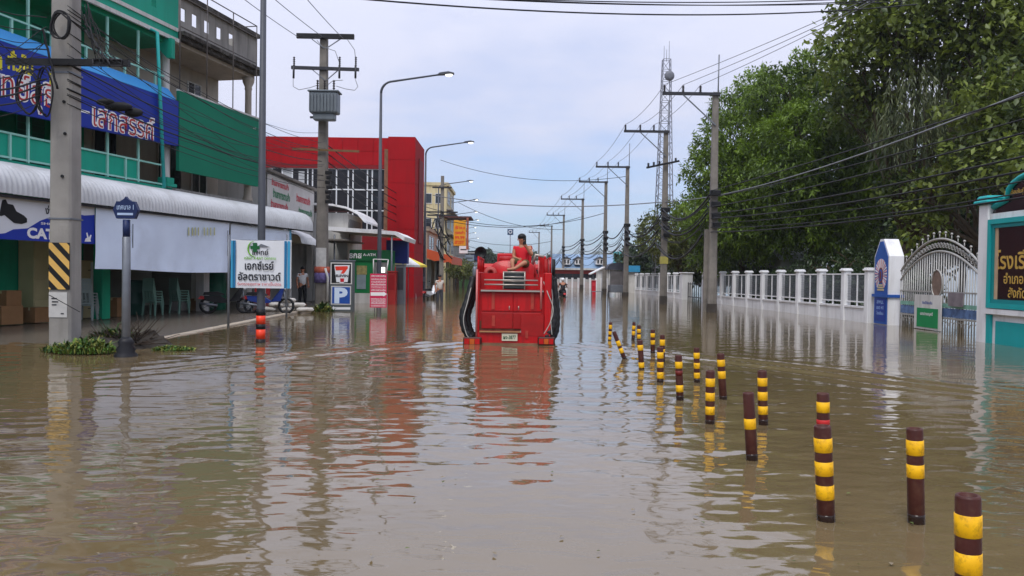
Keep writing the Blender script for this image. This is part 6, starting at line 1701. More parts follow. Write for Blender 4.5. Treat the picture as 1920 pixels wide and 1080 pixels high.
text(SS, 'สังกัดสำนักงานเขต', M_GOLD, h_, (.02, y0, z), (0, -1, 0), (0, 0, 1), bold=.02, align='l')
# lower turquoise panel and the curved pediment
q = MB(); q.box(.0, .056, -.62, -.43, -.6, zb1 - .17); q.build('lower_strip', M_TQ, SS)
q = MB(); q.box(.03, .057, SL, -.78, -.6, zb1 - .32); q.build('lower_panel', M_TQ, SS)
pc = SL / 2 - .2
pp_ = [(-.42, zt_ - .25), (-.5, zt_ - .12)]
for i in range(13):
    a_ = i / 12 * math.pi; pp_.append((pc + 1.75 * math.cos(a_), zt_ + .02 + .62 * math.sin(a_) ** .7))
pp_ += [(SL, zt_ - .25)]
q = MB(); q.prism([(p[0], p[1]) for p in pp_], 'x', .1, .42); q.build('pediment', M_SBLK, SS)
tr = [(.08, p[0], p[1] + .03) for p in pp_[1:-1]]
q = MB(); q.tube(tr, .07, 8); q.build('pediment_rim', M_TQ, SS)
y0, z = SZ(1884, 363, .1)
text(SS, 'ยินดีต้อนรับสู่', M_GOLD, .16, (.1, y0, z), (0, -1, 0), (0, 0, 1), bold=.02, align='l')

# ------------------------------------------------------------------ medium-voltage poles along the right
def mv_pole(pxt, pyt, Y, label, arm=2.35, rod=True, yellow=False, H_=None, k=0):
    tpp = P(pxt, pyt, Y)
    t_ = empty('power_pole', (tpp.x - .12, Y, 0), 0, label, 'utility pole', 'power poles along the school fence')
    z = tpp.z
    q_ = MB(); sq_pole(q_, 0, 0, -.5, z + .1, .38, .24, .05); q_.build('shaft', M_CONC2, t_)
    q_ = MB(); sq_pole(q_, 0, 0, -.3, .38 + .08 * math.sin(k * 2.1), .395, .385, .05); q_.build('wet_foot', mat('wet_dark_concrete', C(66, 60, 54), .5, .2, 4), t_)
    q_ = MB(); q_.bar((-arm, -.16, z), (.15, -.16, z), .1, .13); ca_ = q_.build('crossarm', M_DARKSTEEL, t_)
    q_ = MB(); q_.bar((-arm * .62, -.17, z - .05), (-.02, -.17, z - 1.35), .05, .05); q_.build('brace', M_STEEL, t_)
    xs_ = (-arm + .08, -arm * .62, -arm * .3)
    for x in xs_:
        insulator(x, -.16, z + .065, 1, .3, .07, t_)
    if rod:
        q_ = MB(); q_.tube([(.1, 0, z - .5), (.12, 0, z + 1.75)], .03, 6); q_.build('earth_wire_rod', M_STEEL, t_)
    if yellow:
        q_ = MB(); zz_ = P(pxt, 488, Y).z; q_.box(-.2, .2, -.2, .2, zz_ - .2, zz_ + .2); q_.build('yellow_band', mat('pole_yellow', C(186, 176, 90), .6, .1), t_)
    return t_, [Vector((tpp.x - .12 + x, Y - .16, z + .38)) for x in xs_], tpp
RP = [(1347, 178, 35.1), (1253, 248, 44.4), (1180, 314, 58.6), (1139, 342, 68.8), (1095, 374, 85), (1059, 404, 109), (1036, 424, 132), (1012, 436, 155)]
RPO = []
nm = ['nearest', 'second', 'third', 'fourth', 'fifth', 'sixth', 'seventh', 'eighth']
for k, (a, b, Y) in enumerate(RP):
    RPO.append(mv_pole(a, b, Y, '%s concrete power pole along the right with a one-sided crossarm' % nm[k], yellow=(k == 1), k=k, arm=2.35 if k < 6 else 2.0, rod=(k in (0, 1, 2, 3, 4, 5))))
# second pole strapped beside the nearest one
c_ = W(1322, 584); q = MB(); sq_pole(q, 0, 0, -.5, P(1322, 430, RP[0][2] + .3).z, .22, .2, .03)
o = q.build('stub_pole', M_CONC2, None, (P(1325, 500, 35.3).x, 35.4, 0)); tag(o, 'short slender concrete pole strapped beside the nearest right power pole', 'utility pole')
# clutter of low-voltage racks on the poles
for k, (t_, ins, tpp) in enumerate(RPO[:6]):
    for j, z in enumerate((5.2, 4.7, 4.2, 3.8)):
        q = MB(); q.cbox(-.25 + .05 * j, .22, -.42, -.2, z - .12, z + .12, .03); q.build('cable_rack', M_BLACK, t_)
    if k == 1:
        zz_ = P(1253, 308, 44.4).z; q = MB(); q.bar((-1.1, -.3, zz_ - .25), (.7, -.3, zz_ + .15), .1, .1); q.build('side_arm', M_BLACK, t_)
        for x in (-1.0, -.7, -.4, .5): insulator(x, -.3, zz_ - .2 + (x + 1.1) * .2, 1, .2, .08, t_)

# ------------------------------------------------------------------ lattice mast behind the trees
TWY = 95.0
tb = P(1243, 500, TWY); tt_ = P(1246, 112, TWY)
TW = empty('lattice_mast', (tb.x, TWY, 0), 0, 'tall slender lattice communications mast behind the power poles', 'mast')
zh = tt_.z; M_MAST = mat('mast_steel', C(120, 122, 132), .5, .1, 5)
def mw(z): return 1.15 - .72 * min(1, z / zh)
for (sx, sy) in ((-1, -1), (1, -1), (1, 1), (-1, 1)):
    q = MB(); q.tube([(sx * mw(0), sy * mw(0), -.5), (sx * mw(zh), sy * mw(zh), zh)], .06, 5); q.build('leg', M_MAST, TW)
nseg = 22
for i in range(nseg):
    za, zc_ = zh * i / nseg, zh * (i + 1) / nseg; q = MB(); wa, wc = mw(za), mw(zc_)
    for (x0, y0, x1, y1) in ((-1, -1, 1, -1), (1, -1, 1, 1), (1, 1, -1, 1), (-1, 1, -1, -1)):
        q.bar((x0 * wa, y0 * wa, za), (x1 * wc, y1 * wc, zc_), .05, .05); q.bar((x0 * wc, y0 * wc, zc_), (x1 * wc, y1 * wc, zc_), .05, .05)
    q.build('bracing', M_MAST, TW)
c_ = P(1253, 145, TWY); q = MB(); q.lathe([(.55, 0), (.6, .1), (.55, .3), (.2, .35)], (0, 0, 0), 16); o = q.build('dish_antenna', mat('dish_grey', C(110, 112, 120), .5), TW, (c_.x - tb.x, -.6, c_.z)); o.rotation_euler = (math.pi / 2, 0, 0)
for (dx, h_) in ((-.3, 1.6), (.3, 2.2), (.0, 1.2)):
    q = MB(); q.tube([(dx, 0, zh - .2), (dx, 0, zh + h_)], .03, 5); q.build('whip_antenna', M_MAST, TW)
TW2 = empty('lattice_mast', (P(956, 500, 260).x, 260, 0), 0, 'distant mast carrying a square dark sign above the truck', 'mast')
zs_ = P(956, 433, 260).z
q = MB(); q.tube([(0, 0, -.5), (0, 0, zs_)], .18, 6); q.build('pole', M_MAST, TW2)
q = MB(); q.box(-.95, .95, -.2, .2, zs_ - 1.3, zs_ + .6); q.build('sign_panel', mat('dark_blue_sign', C(42, 66, 100), .5), TW2)
q = MB(); q.torus((0, -.26, zs_ - .3), .5, .12, 'y', 16, 6); q.build('ring_logo', M_PLWHITE, TW2)

# ------------------------------------------------------------------ far right: blue-roofed hall, red wall, cart, red cabinet, shelter
HBY = 128.0
HB = empty('blue_roofed_hall', (0, HBY, 0), 0, 'long hall with a pale blue roof and white dormers beyond the power poles', 'building')
xa, xb = P(1035, 500, HBY).x, P(1178, 500, HBY).x
ze, zr = P(1100, 503, HBY).z, P(1100, 477, HBY + 7).z
M_BROOF = mat('pale_blue_metal_roof', C(120, 146, 172), .5, .06, .3)
q = MB(); q.prism([(-.5, ze), (7, zr), (14, ze), (14, ze - .15), (7, zr - .15), (-.5, ze - .15)], 'x', xa, xb); q.build('roof', M_BROOF, HB)
q = MB(); q.box(xa + .3, xb - .3, 0, 13.5, -.5, ze - .16); q.build('wall', M_WHITE2, HB)
for px in (1062, 1084, 1124):
    x = P(px, 492, HBY).x; z0_ = P(px, 496, HBY).z; q = MB(); q.prism([(x - .55, z0_), (x + .55, z0_), (x + .55, z0_ + .8), (x, z0_ + 1.1), (x - .55, z0_ + .8)], 'y', -.4, 3.0); dm = q.build('dormer', M_WHITE, HB)
    q = MB(); q.prism([(x - .75, z0_ + .75), (x, z0_ + 1.15), (x + .75, z0_ + .75), (x + .75, z0_ + .88), (x, z0_ + 1.3), (x - .75, z0_ + .88)], 'y', -.6, 3.0); q.build('dormer_roof', mat('dark_roof_edge', C(70, 84, 100), .6), dm)
    for s in (-.25, .25):
        q = MB(); q.box(x + s - .13, x + s + .13, -.43, -.403, z0_ + .15, z0_ + .75); q.build('dormer_window', M_GLASSD, dm)
q = MB(); xq = P(1160, 490, HBY).x; q.box(xq - .9, xq + .9, -.5, -.2, P(1160, 503, HBY).z, P(1160, 472, HBY).z); q.build('teal_panel', mat('hall_teal', C(90, 170, 180), .5), HB)
RW = empty('red_walled_house', (0, 104, 0), 0, 'long low house with a red wall below the blue-roofed hall', 'building')
xa, xb = P(1030, 510, 104).x, P(1118, 510, 104).x; z1_ = P(1070, 506, 104).z
q = MB(); q.box(xa, xb, 0, 6, -.5, z1_); q.build('wall', mat('brick_red_wall', C(150, 52, 48), .7, .1, .6), RW)
q = MB(); q.box(xa - .4, xb + .4, -.4, 6.4, z1_ + .002, z1_ + .22); q.build('roof', M_WHITE2, RW)
for i in range(6):
    x = xa + (xb - xa) * (i + .5) / 6; q = MB(); q.box(x - .5, x + .5, -.04, -.003, .6, z1_ - .5); q.build('window', M_GLASSD, RW)
# small blue-roofed shelter right of the cart
BS = empty('blue_shelter', (0, 70, 0), 0, 'small white shelter with a bright blue roof edge right of the covered cart', 'shelter')
xa, xb = P(1177, 510, 70).x, P(1200, 510, 70).x; z1_, z0_ = P(1188, 498, 70).z, P(1188, 510, 70).z
q = MB(); q.box(xa, xb, 0, 3, z0_, z1_); q.build('roof', mat('bright_blue_roof', C(60, 150, 196), .5, .08), BS)
q = MB(); q.box(xa + .1, xb - .1, .2, 2.8, -.5, z0_ - .002); q.build('wall', M_WHITE2, BS)
# covered food cart
CYc = 60.0; c0_ = P(1156, 560, CYc)
CT = empty('food_cart', (c0_.x, CYc, 0), 0, 'covered food cart with a curved dark tarpaulin beside the third power pole', 'cart')
q = MB(); q.cbox(-.5, .5, 0, 1.4, .25, .8, .03); q.build('counter', M_STEEL, CT)
for (x, y) in ((-.5, .05), (.5, .05), (-.5, 1.35), (.5, 1.35)):
    q = MB(); q.tube([(x, y, -.3), (x, y, 2.2)], .03, 6); q.build('post', M_DARKSTEEL, CT)
q = MB(); q.prism([(-.72, 1.95)] + [(-.72 * math.cos(a_ / 8 * math.pi), 2.05 + .45 * math.sin(a_ / 8 * math.pi)) for a_ in range(9)] + [(.72, 1.95)], 'y', -.1, 1.5); q.build('tarpaulin', mat('dark_tarpaulin', C(58, 60, 70), .6, .35, 3), CT)
q = MB(); q.box(-.47, .49, -.02, .01, .82, 1.9); q.build('side_screen', mat('grey_screen', C(96, 92, 92), .6, .3, 2), CT)
for s in (-1, 1):
    q = MB(); q.torus((s * .55, .7, .02), .3, .04, 'x', 18, 6); q.build('wheel', M_BLACK, CT)
AWn = empty('white_parasol', (P(1125, 520, 63).x, 63, 0), 0, 'slanting white awning cloth left of the covered cart', 'awning')
q = MB(); a_, b_ = P(1108, 513, 63), P(1134, 500, 63); q.prism([(a_.x - AWn.location.x, a_.z), (b_.x - AWn.location.x, b_.z), (b_.x - AWn.location.x, b_.z - .08), (a_.x - AWn.location.x, a_.z - .08)], 'y', 0, 2); q.build('cloth', M_WHITE, AWn)
for x in (a_.x - AWn.location.x + .2, b_.x - AWn.location.x - .2):
    q = MB(); q.tube([(x, .2, -.3), (x, .2, a_.z + .1)], .025, 6); q.build('post', M_STEEL, AWn)
booth('red_cabinet', 1110, 1117, 527, 560, 61, mat('cabinet_red', C(196, 34, 50), .4, .08), 'narrow bright red cabinet standing left of the covered cart', .4, mat('cabinet_red2', C(206, 60, 70), .4, .1), 'cabinet')
TBc = empty('steel_table', (P(1118, 565, 58).x, 58, 0), 0, 'low steel table in the water before the red cabinet', 'table')
q = MB(); q.box(-.35, .45, 0, .6, .32, .36); q.build('table_top', M_STEEL, TBc)
for (x, y) in ((-.32, .03), (.42, .03), (-.32, .57), (.42, .57)):
    q = MB(); q.bar((x, y, -.3), (x, y, .318), .03, .03); q.build('leg', M_STEEL, TBc)
# shed roof seen through the trees
SD = empty('tin_shed', (0, 44, 0), 0, 'shed with a corrugated pale roof glimpsed under the trees', 'building')
xa = P(1462, 490, 44).x; xb = P(1545, 490, 44).x; z0_, z1_ = P(1500, 488, 44).z, P(1500, 450, 47).z
SDr = empty('roof_frame', (0, 0, 0), 0); SDr.parent = SD
bpy.data.objects.remove(SDr)
q = MB(); n_ = 36; vs = []; fs = []
for i in range(n_ + 1):
    x = xa + (xb - xa) * i / n_; d = .03 * math.sin(i * math.pi / 1.5)
    vs += [(x, 0, z0_ + d), (x, 3.2, z1_ + d)]
for i in range(n_): fs.append((i * 2, i * 2 + 1, i * 2 + 3, i * 2 + 2))
q.add(vs, fs); q.build('roof', M_TIN, SD)
q = MB(); q.box(xa + .2, xb - .2, .4, 3.5, -.5, z0_); q.build('wall', M_INT, SD)
# ------------------------------------------------------------------ trees
def leaf_material(name, dark, light, trans=.35):
    M = bpy.data.materials.new(name); M.use_nodes = True
    t = M.node_tree; L = t.links; b = t.nodes['Principled BSDF']
    b.inputs['Roughness'].default_value = .45
    at = t.nodes.new('ShaderNodeAttribute'); at.attribute_name = 'tint'
    mx_ = t.nodes.new('ShaderNodeMix'); mx_.data_type = 'RGBA'
    mx_.inputs[6].default_value = (*dark, 1); mx_.inputs[7].default_value = (*light, 1)
    L.new(at.outputs['Fac'], mx_.inputs[0]); L.new(mx_.outputs[2], b.inputs['Base Color'])
    tr = t.nodes.new('ShaderNodeBsdfTranslucent'); L.new(mx_.outputs[2], tr.inputs['Color'])
    ms = t.nodes.new('ShaderNodeMixShader'); ms.inputs[0].default_value = trans
    L.new(b.outputs[0], ms.inputs[1]); L.new(tr.outputs[0], ms.inputs[2])
    L.new(ms.outputs[0], t.nodes['Material Output'].inputs['Surface'])
    return M
def leaf_mesh(name, base, direc, side, length, width, tint, m_, fold=.25):
    """one folded two-triangle leaf per row"""
    n = len(base)
    nrm = np.cross(direc, side)
    mid = base + direc * (length * .45)[:, None]
    v = np.empty((n, 4, 3), np.float32)
    v[:, 0] = base; v[:, 1] = mid + side * (width * .5)[:, None] + nrm * (width * fold)[:, None]
    v[:, 2] = base + direc * length[:, None] - np.array([0, 0, 1.0]) * (length * .12)[:, None]
    v[:, 3] = mid - side * (width * .5)[:, None] + nrm * (width * fold)[:, None]
    me = bpy.data.meshes.new(name)
    me.vertices.add(n * 4); me.vertices.foreach_set('co', v.ravel())
    i0 = np.arange(n) * 4
    tri = np.stack([i0, i0 + 1, i0 + 2, i0, i0 + 2, i0 + 3], -1).reshape(-1).astype(np.int32)
    me.loops.add(len(tri)); me.loops.foreach_set('vertex_index', tri)
    me.polygons.add(n * 2); me.polygons.foreach_set('loop_start', np.arange(0, n * 6, 3, dtype=np.int32))
    me.update(calc_edges=True)
    a = me.attributes.new('tint', 'FLOAT', 'POINT'); a.data.foreach_set('value', np.repeat(tint, 4).astype(np.float32))
    me.materials.append(m_)
    return me
def norm(a): return a / np.maximum(np.linalg.norm(a, axis=1), 1e-6)[:, None]
M_BARK = mat('tree_bark', C(84, 72, 58), .9, .25, 4, .5, 20)
def tree(name, label, foot, blobs, m_, per=170, leaves=11, L_=.26, Wd=.085, droop=.5, seed=1, trunk_r=.22, group='trees behind the school fence', flat=.8, fill=.55, twig=.3, young=.12, kind='twig'):
    """blobs: (x, y, z, r) world clumps of twigs; each carries rosettes of real leaves"""
    rng = np.random.default_rng(seed)
    foot = Vector(foot)
    t_ = empty(name, foot, 0, label, 'tree', group)
    tw = []; tn = []; bt = []
    for (x, y, z, r) in blobs:
        k_ = int(per * (r / 1.8) ** 2)
        d = norm(rng.normal(size=(k_, 3)))
        rad = r * (fill + (1 - fill) * rng.random(k_) ** .6) * (1 + .22 * np.sin(d[:, 0] * 5 + x) * np.sin(d[:, 2] * 6 + y) + rng.normal(0, .09, k_))
        p = np.array([x, y, z]) + d * rad[:, None] * np.array([1, 1, flat])
        tw.append(p); tn.append(d); bt.append(np.full(k_, rng.uniform(-.12, .12)))
    tw = np.concatenate(tw); tn = np.concatenate(tn); bt = np.concatenate(bt)
    keep = tw[:, 2] > 1.0; tw, tn, bt = tw[keep], tn[keep], bt[keep]
    K = len(tw)
    base = np.repeat(tw, leaves, 0) + rng.normal(0, twig * .35, (K * leaves, 3))
    out_ = np.repeat(tn, leaves, 0)
    direc = norm(rng.normal(size=(K * leaves, 3)) * .8 + out_ * .55 + np.array([0, 0, -1.0]) * droop)
    side = norm(np.cross(direc, rng.normal(size=(K * leaves, 3)) * .45 + np.array([0, 0, 1.0])))
    ln = L_ * rng.uniform(.6, 1.25, K * leaves); wd = Wd * rng.uniform(.7, 1.3, K * leaves)
    tint = np.clip(np.repeat(rng.normal(.46, .2, K) + bt * 1.8 + (rng.random(K) < young) * .4, leaves) + rng.normal(0, .1, K * leaves), 0, 1)
    me = leaf_mesh('crown', base - np.array(foot), direc, side, ln, wd, tint, m_)
    o = bpy.data.objects.new('crown', me); COL.objects.link(o); o.parent = t_
    # trunk and limbs
    q_ = MB(); r2 = random.Random(seed)
    cz = sum(b[2] for b in blobs) / len(blobs); cx_ = sum(b[0] for b in blobs) / len(blobs) - foot.x; cy_ = sum(b[1] for b in blobs) / len(blobs) - foot.y
    fork = Vector((cx_ * .3, cy_ * .3, max(1.8, min(cz * .45, 3.2))))
    q_.tube([(0, 0, -.5), (0, 0, .2), (fork.x * .5 + .08, fork.y * .5, fork.z * .55), fork], [trunk_r * 1.3, trunk_r, trunk_r * .85, trunk_r * .75], 10)
    q_.build('trunk', M_BARK, t_)
    for (x, y, z, r) in blobs:
        e = Vector((x, y, z)) - foot; mid = fork.lerp(e, .5) + Vector((r2.uniform(-.3, .3), r2.uniform(-.3, .3), r2.uniform(0, .4)))
        q_ = MB(); q_.tube([fork - Vector((0, 0, .1)), mid, e], [trunk_r * .55, trunk_r * .34, .03], 7)
        for j in range(5):
            dv = Vector((r2.uniform(-1, 1), r2.uniform(-1, 1), r2.uniform(-.4, 1))).normalized() * r * .8
            q_.tube([mid.lerp(e, .3 + .14 * j), mid.lerp(e, .5 + .12 * j) + dv * .5, e + dv], [trunk_r * .18, .025, .01], 5)
        q_.build('limb', M_BARK, t_)
    return t_
TS = 1.15
def BL(lst, k=None):
    k = TS if k is None else k; r_ = []
    for (px, py, Y, r) in lst:
        p = P(px, py, Y * k); r_.append((p.x, p.y, p.z, r * k))
    return r_
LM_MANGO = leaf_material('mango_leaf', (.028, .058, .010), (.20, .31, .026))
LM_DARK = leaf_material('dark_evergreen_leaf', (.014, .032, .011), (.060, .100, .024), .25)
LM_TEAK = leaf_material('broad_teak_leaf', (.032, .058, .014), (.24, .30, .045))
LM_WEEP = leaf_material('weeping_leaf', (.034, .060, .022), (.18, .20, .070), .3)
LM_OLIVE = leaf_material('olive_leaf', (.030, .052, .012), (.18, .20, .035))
# far small tree at the left end of the mass
tree('leafy_tree', 'dark leafy tree at the far end of the school fence behind the second power pole', (P(1252, 540, 54 * TS).x + 1.2, 54.5 * TS, 0), BL([(1235, 445, 53, 1.5), (1262, 415, 54, 1.7), (1290, 430, 55, 1.7), (1255, 470, 54, 1.5), (1300, 395, 54, 1.3), (1222, 425, 54, 1.0), (1285, 480, 55, 1.5)]), LM_OLIVE, per=120, seed=21, L_=.3, Wd=.12)
tree('mango_tree', 'sunlit yellow-green mango tree behind the nearest right power pole', (P(1395, 540, 41 * TS).x, 41.5 * TS, 0),
     BL([(1345, 320, 40, 1.7), (1330, 400, 40, 1.8), (1390, 245, 40, 1.8), (1405, 330, 39, 2.0), (1440, 195, 41, 1.8), (1390, 420, 39, 1.9), (1450, 280, 39, 2.0), (1345, 470, 41, 1.5), (1320, 280, 41, .8), (1440, 440, 40, 1.8), (1420, 160, 42, 1.2), (1365, 205, 42, 1.1)]),
     LM_MANGO, per=290, seed=2, L_=.3, Wd=.09, droop=.3, young=.3)
tree('mango_tree', 'bushy green mango tree in the middle of the school fence', (P(1525, 540, 38 * TS).x, 38.2 * TS, 0),
     BL([(1480, 170, 38, 1.6), (1530, 130, 38, 1.5), (1500, 250, 36.5, 1.9), (1560, 200, 37, 1.8), (1480, 340, 36, 1.9), (1550, 320, 36, 1.9), (1610, 260, 36, 1.7), (1520, 410, 36.5, 1.7), (1600, 370, 36, 1.7), (1570, 440, 38, 1.6), (1460, 430, 38, 1.6), (1640, 330, 35, 1.4)]),
     LM_MANGO, per=290, seed=3, L_=.3, Wd=.09, droop=.3, young=.2)
tree('teak_tree', 'tall broad-leaved tree filling the top right above the gate', (P(1690, 560, 32 * TS).x, 32.5 * TS, 0),
     BL([(1605, 60, 32, 1.5), (1640, 20, 32, 1.6), (1600, 130, 32, 1.4), (1680, 60, 31, 1.5), (1730, 10, 31, 1.6), (1790, 30, 31, 1.6), (1850, 20, 30, 1.6), (1910, 60, 30, 1.6), (1660, 150, 32, 1.5), (1760, 90, 31.5, 1.4), (1840, 110, 30, 1.4), (1600, 200, 33, 1.3), (1640, -50, 32, 1.5), (1740, -70, 31, 1.7), (1850, -80, 30, 1.8), (1950, -20, 30, 1.8), (1980, 90, 29, 1.8)]),
     LM_TEAK, per=110, leaves=8, seed=4, L_=.36, Wd=.2, droop=.3, trunk_r=.28, twig=.6)
tree('broadleaf_tree', 'broad-leaved tree behind the school sign wall', (P(1870, 560, 29 * TS).x, 29.0 * TS, 0),
     BL([(1880, 170, 28, 1.4), (1840, 220, 28, 1.3), (1900, 260, 27, 1.4), (1830, 290, 28, 1.2), (1780, 330, 29, 1.1), (1740, 370, 30, 1.1), (1880, 330, 26.5, 1.1), (1930, 190, 27, 1.4), (1730, 430, 30, .9), (1700, 350, 31, 1.1), (1950, 310, 25, 1.2)]),
     LM_TEAK, per=110, leaves=8, seed=5, L_=.34, Wd=.19, droop=.3, trunk_r=.25, twig=.5)
# weeping mast tree: long hanging leaves along a tall stem
def weeping(foot, pxs, m_, label, seed):
    rng = np.random.default_rng(seed); t_ = empty('weeping_tree', foot, 0, label, 'tree', 'trees behind the school fence')
    bs = BL(pxs); allb = []; alld = []; ln = []; wd = []; ti = []
    for (x, y, z, r) in bs:
        for _ in range(46):
            d = rng.normal(size=3); d /= np.linalg.norm(d); p = np.array([x, y, z]) + d * r * np.array([1, 1, .9]) * rng.uniform(.5, 1.05)
            hang = norm((np.array([[d[0] * .25, d[1] * .25, -1.0]])))[0]; tint = rng.normal(.42, .16)
            for j in range(13):
                q_ = p + hang * (j * .085) + rng.normal(0, .035, 3); dd = hang + rng.normal(0, .3, 3)
                allb.append(q_); alld.append(dd); ln.append(rng.uniform(.22, .38)); wd.append(rng.uniform(.035, .06)); ti.append(np.clip(tint + rng.normal(0, .08), 0, 1))
    allb = np.array(allb); alld = norm(np.array(alld)); side = norm(np.cross(alld, rng.normal(size=alld.shape)))
    me = leaf_mesh('crown', allb - np.array(Vector(foot)), alld, side, np.array(ln), np.array(wd), np.array(ti), m_)
    o = bpy.data.objects.new('crown', me); COL.objects.link(o); o.parent = t_
    q_ = MB(); top = max(b[2] for b in bs); q_.tube([(0, 0, -.5), (.1, 0, top * .5), (0, 0, top)], [.2, .14, .04], 8); q_.build('trunk', M_BARK, t_)
wf = P(1725, 560, 31 * TS)
weeping((wf.x, 31.0 * TS, 0), [(1725, 95, 31, 1.0), (1700, 140, 30.6, 1.1), (1760, 150, 31, 1.0), (1720, 190, 30.4, 1.2), (1770, 210, 30.6, 1.0), (1690, 220, 30.5, 1.0), (1735, 250, 30.4, 1.0), (1665, 250, 31, .8)], LM_WEEP, 'weeping tree with long hanging leaves between the broad-leaved trees', 6)
# dense dark trees behind, closing the gaps
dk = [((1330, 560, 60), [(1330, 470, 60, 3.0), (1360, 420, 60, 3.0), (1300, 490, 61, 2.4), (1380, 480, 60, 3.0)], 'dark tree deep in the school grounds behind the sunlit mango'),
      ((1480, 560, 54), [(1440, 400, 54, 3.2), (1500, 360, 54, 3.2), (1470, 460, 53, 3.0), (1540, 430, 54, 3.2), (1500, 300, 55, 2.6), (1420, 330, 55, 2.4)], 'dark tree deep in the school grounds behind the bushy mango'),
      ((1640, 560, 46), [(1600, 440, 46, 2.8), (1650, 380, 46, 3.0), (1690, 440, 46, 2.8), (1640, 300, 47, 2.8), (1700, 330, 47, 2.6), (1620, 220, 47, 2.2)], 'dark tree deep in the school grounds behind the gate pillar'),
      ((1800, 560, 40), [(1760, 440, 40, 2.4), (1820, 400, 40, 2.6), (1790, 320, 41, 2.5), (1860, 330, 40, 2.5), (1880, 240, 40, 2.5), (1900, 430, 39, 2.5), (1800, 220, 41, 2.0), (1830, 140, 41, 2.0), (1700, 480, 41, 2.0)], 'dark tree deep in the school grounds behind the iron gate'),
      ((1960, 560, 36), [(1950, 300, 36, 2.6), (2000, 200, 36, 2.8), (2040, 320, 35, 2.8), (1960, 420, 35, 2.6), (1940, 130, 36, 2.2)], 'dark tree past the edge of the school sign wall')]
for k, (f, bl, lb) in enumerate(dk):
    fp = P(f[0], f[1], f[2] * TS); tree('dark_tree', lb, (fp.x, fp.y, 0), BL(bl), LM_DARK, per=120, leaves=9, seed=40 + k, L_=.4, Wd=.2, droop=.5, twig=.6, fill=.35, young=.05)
# shrubs just behind the fence
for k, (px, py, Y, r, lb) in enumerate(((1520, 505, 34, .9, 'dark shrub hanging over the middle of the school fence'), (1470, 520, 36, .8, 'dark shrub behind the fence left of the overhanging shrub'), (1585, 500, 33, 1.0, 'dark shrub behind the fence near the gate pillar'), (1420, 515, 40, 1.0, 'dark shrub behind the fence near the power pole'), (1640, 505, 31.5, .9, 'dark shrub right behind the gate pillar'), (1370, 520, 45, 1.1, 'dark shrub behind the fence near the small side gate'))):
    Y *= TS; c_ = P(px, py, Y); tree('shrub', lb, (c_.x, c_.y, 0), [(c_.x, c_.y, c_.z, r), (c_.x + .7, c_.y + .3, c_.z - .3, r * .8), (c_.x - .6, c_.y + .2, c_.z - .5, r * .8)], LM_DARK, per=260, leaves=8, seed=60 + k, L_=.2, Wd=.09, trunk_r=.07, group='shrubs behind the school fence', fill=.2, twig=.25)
# clipped dark hedge along the inside of the fence
def hedge(y0, y1, off, h_, n, label, seed):
    rng = np.random.default_rng(seed); Yv = rng.uniform(y0, y1, n); base = np.stack([fx(Yv) + off + rng.normal(0, .35, n), Yv, h_ * rng.random(n) ** .8 * (1 + .12 * np.sin(Yv * 1.7))], -1)
    d = norm(rng.normal(size=(n, 3)) + np.array([-.4, -.3, .2])); sd = norm(np.cross(d, rng.normal(size=(n, 3)) * .5 + np.array([0, 0, 1.0])))
    t_ = empty('hedge', (fx(y0) + off, y0, 0), 0, label, 'hedge')
    me = leaf_mesh('foliage', base - np.array([fx(y0) + off, y0, 0]), d, sd, rng.uniform(.16, .32, n), rng.uniform(.08, .14, n), np.clip(rng.normal(.3, .15, n), 0, 1), LM_DARK)
    o = bpy.data.objects.new('foliage', me); COL.objects.link(o); o.parent = t_
    for k in range(int((y1 - y0) / 1.2)):
        y = y0 + .6 + 1.2 * k; q_ = MB(); q_.tube([(fx(y) - fx(y0), y - y0, -.4), (fx(y) - fx(y0) + .05, y - y0, h_ * .7)], [.04, .015], 5); q_.build('stem', M_BARK, t_)
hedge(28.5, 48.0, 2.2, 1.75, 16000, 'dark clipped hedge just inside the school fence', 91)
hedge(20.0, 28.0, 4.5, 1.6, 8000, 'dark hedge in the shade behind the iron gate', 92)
# hanging aerial roots behind the gate
rng_ = random.Random(8); hp_ = P(1780, 400, 36)
RT = empty('root_curtain', (hp_.x, 36, 0), 0, 'curtain of brown hanging roots in the dark behind the iron gate', 'roots')
for k in range(60):
    px = rng_.uniform(1715, 1850); a_ = P(px, rng_.uniform(360, 400), 36 + rng_.uniform(-.6, .6)); b_ = P(px + rng_.uniform(-4, 4), rng_.uniform(440, 520), 36)
    q = MB(); q.tube([a_ - RT.location, (a_ + b_) / 2 - RT.location + Vector((rng_.uniform(-.08, .08), 0, 0)), b_ - RT.location], [.03, .022, .008], 5); q.build('hanging_root', mat('root_brown', C(86, 70, 58), .9, .3, 3), RT)
# trees far left and far right
fp = P(868, 545, 88); tree('street_tree', 'green street tree beside the far left shophouses', (fp.x, 88, 0), BL([(866, 510, 88, 1.6), (880, 525, 88, 1.4), (858, 530, 88, 1.3), (874, 500, 90, 1.0)], 1), LM_OLIVE, per=120, seed=71, L_=.35, Wd=.16, group='street trees', trunk_r=.14)
fp = P(1192, 545, 100); tree('park_tree', 'round dark tree behind the blue shelter', (fp.x, 100, 0), BL([(1190, 480, 100, 2.4), (1200, 500, 100, 2.6), (1222, 495, 99, 2.6), (1240, 510, 98, 2.4), (1180, 500, 101, 1.8), (1262, 500, 96, 2.6), (1215, 520, 98, 2.0)], 1), LM_DARK, per=90, leaves=8, seed=72, L_=.5, Wd=.25, group='far trees')
fp = P(903, 545, 240); tree('far_tree', 'dark tree at the far end of the street behind the horn', (fp.x, 240, 0), BL([(908, 485, 240, 4.0), (896, 490, 242, 3.5), (915, 492, 240, 3.5)], 1), LM_DARK, per=50, leaves=8, seed=73, L_=1.0, Wd=.6, group='far trees', trunk_r=.4)
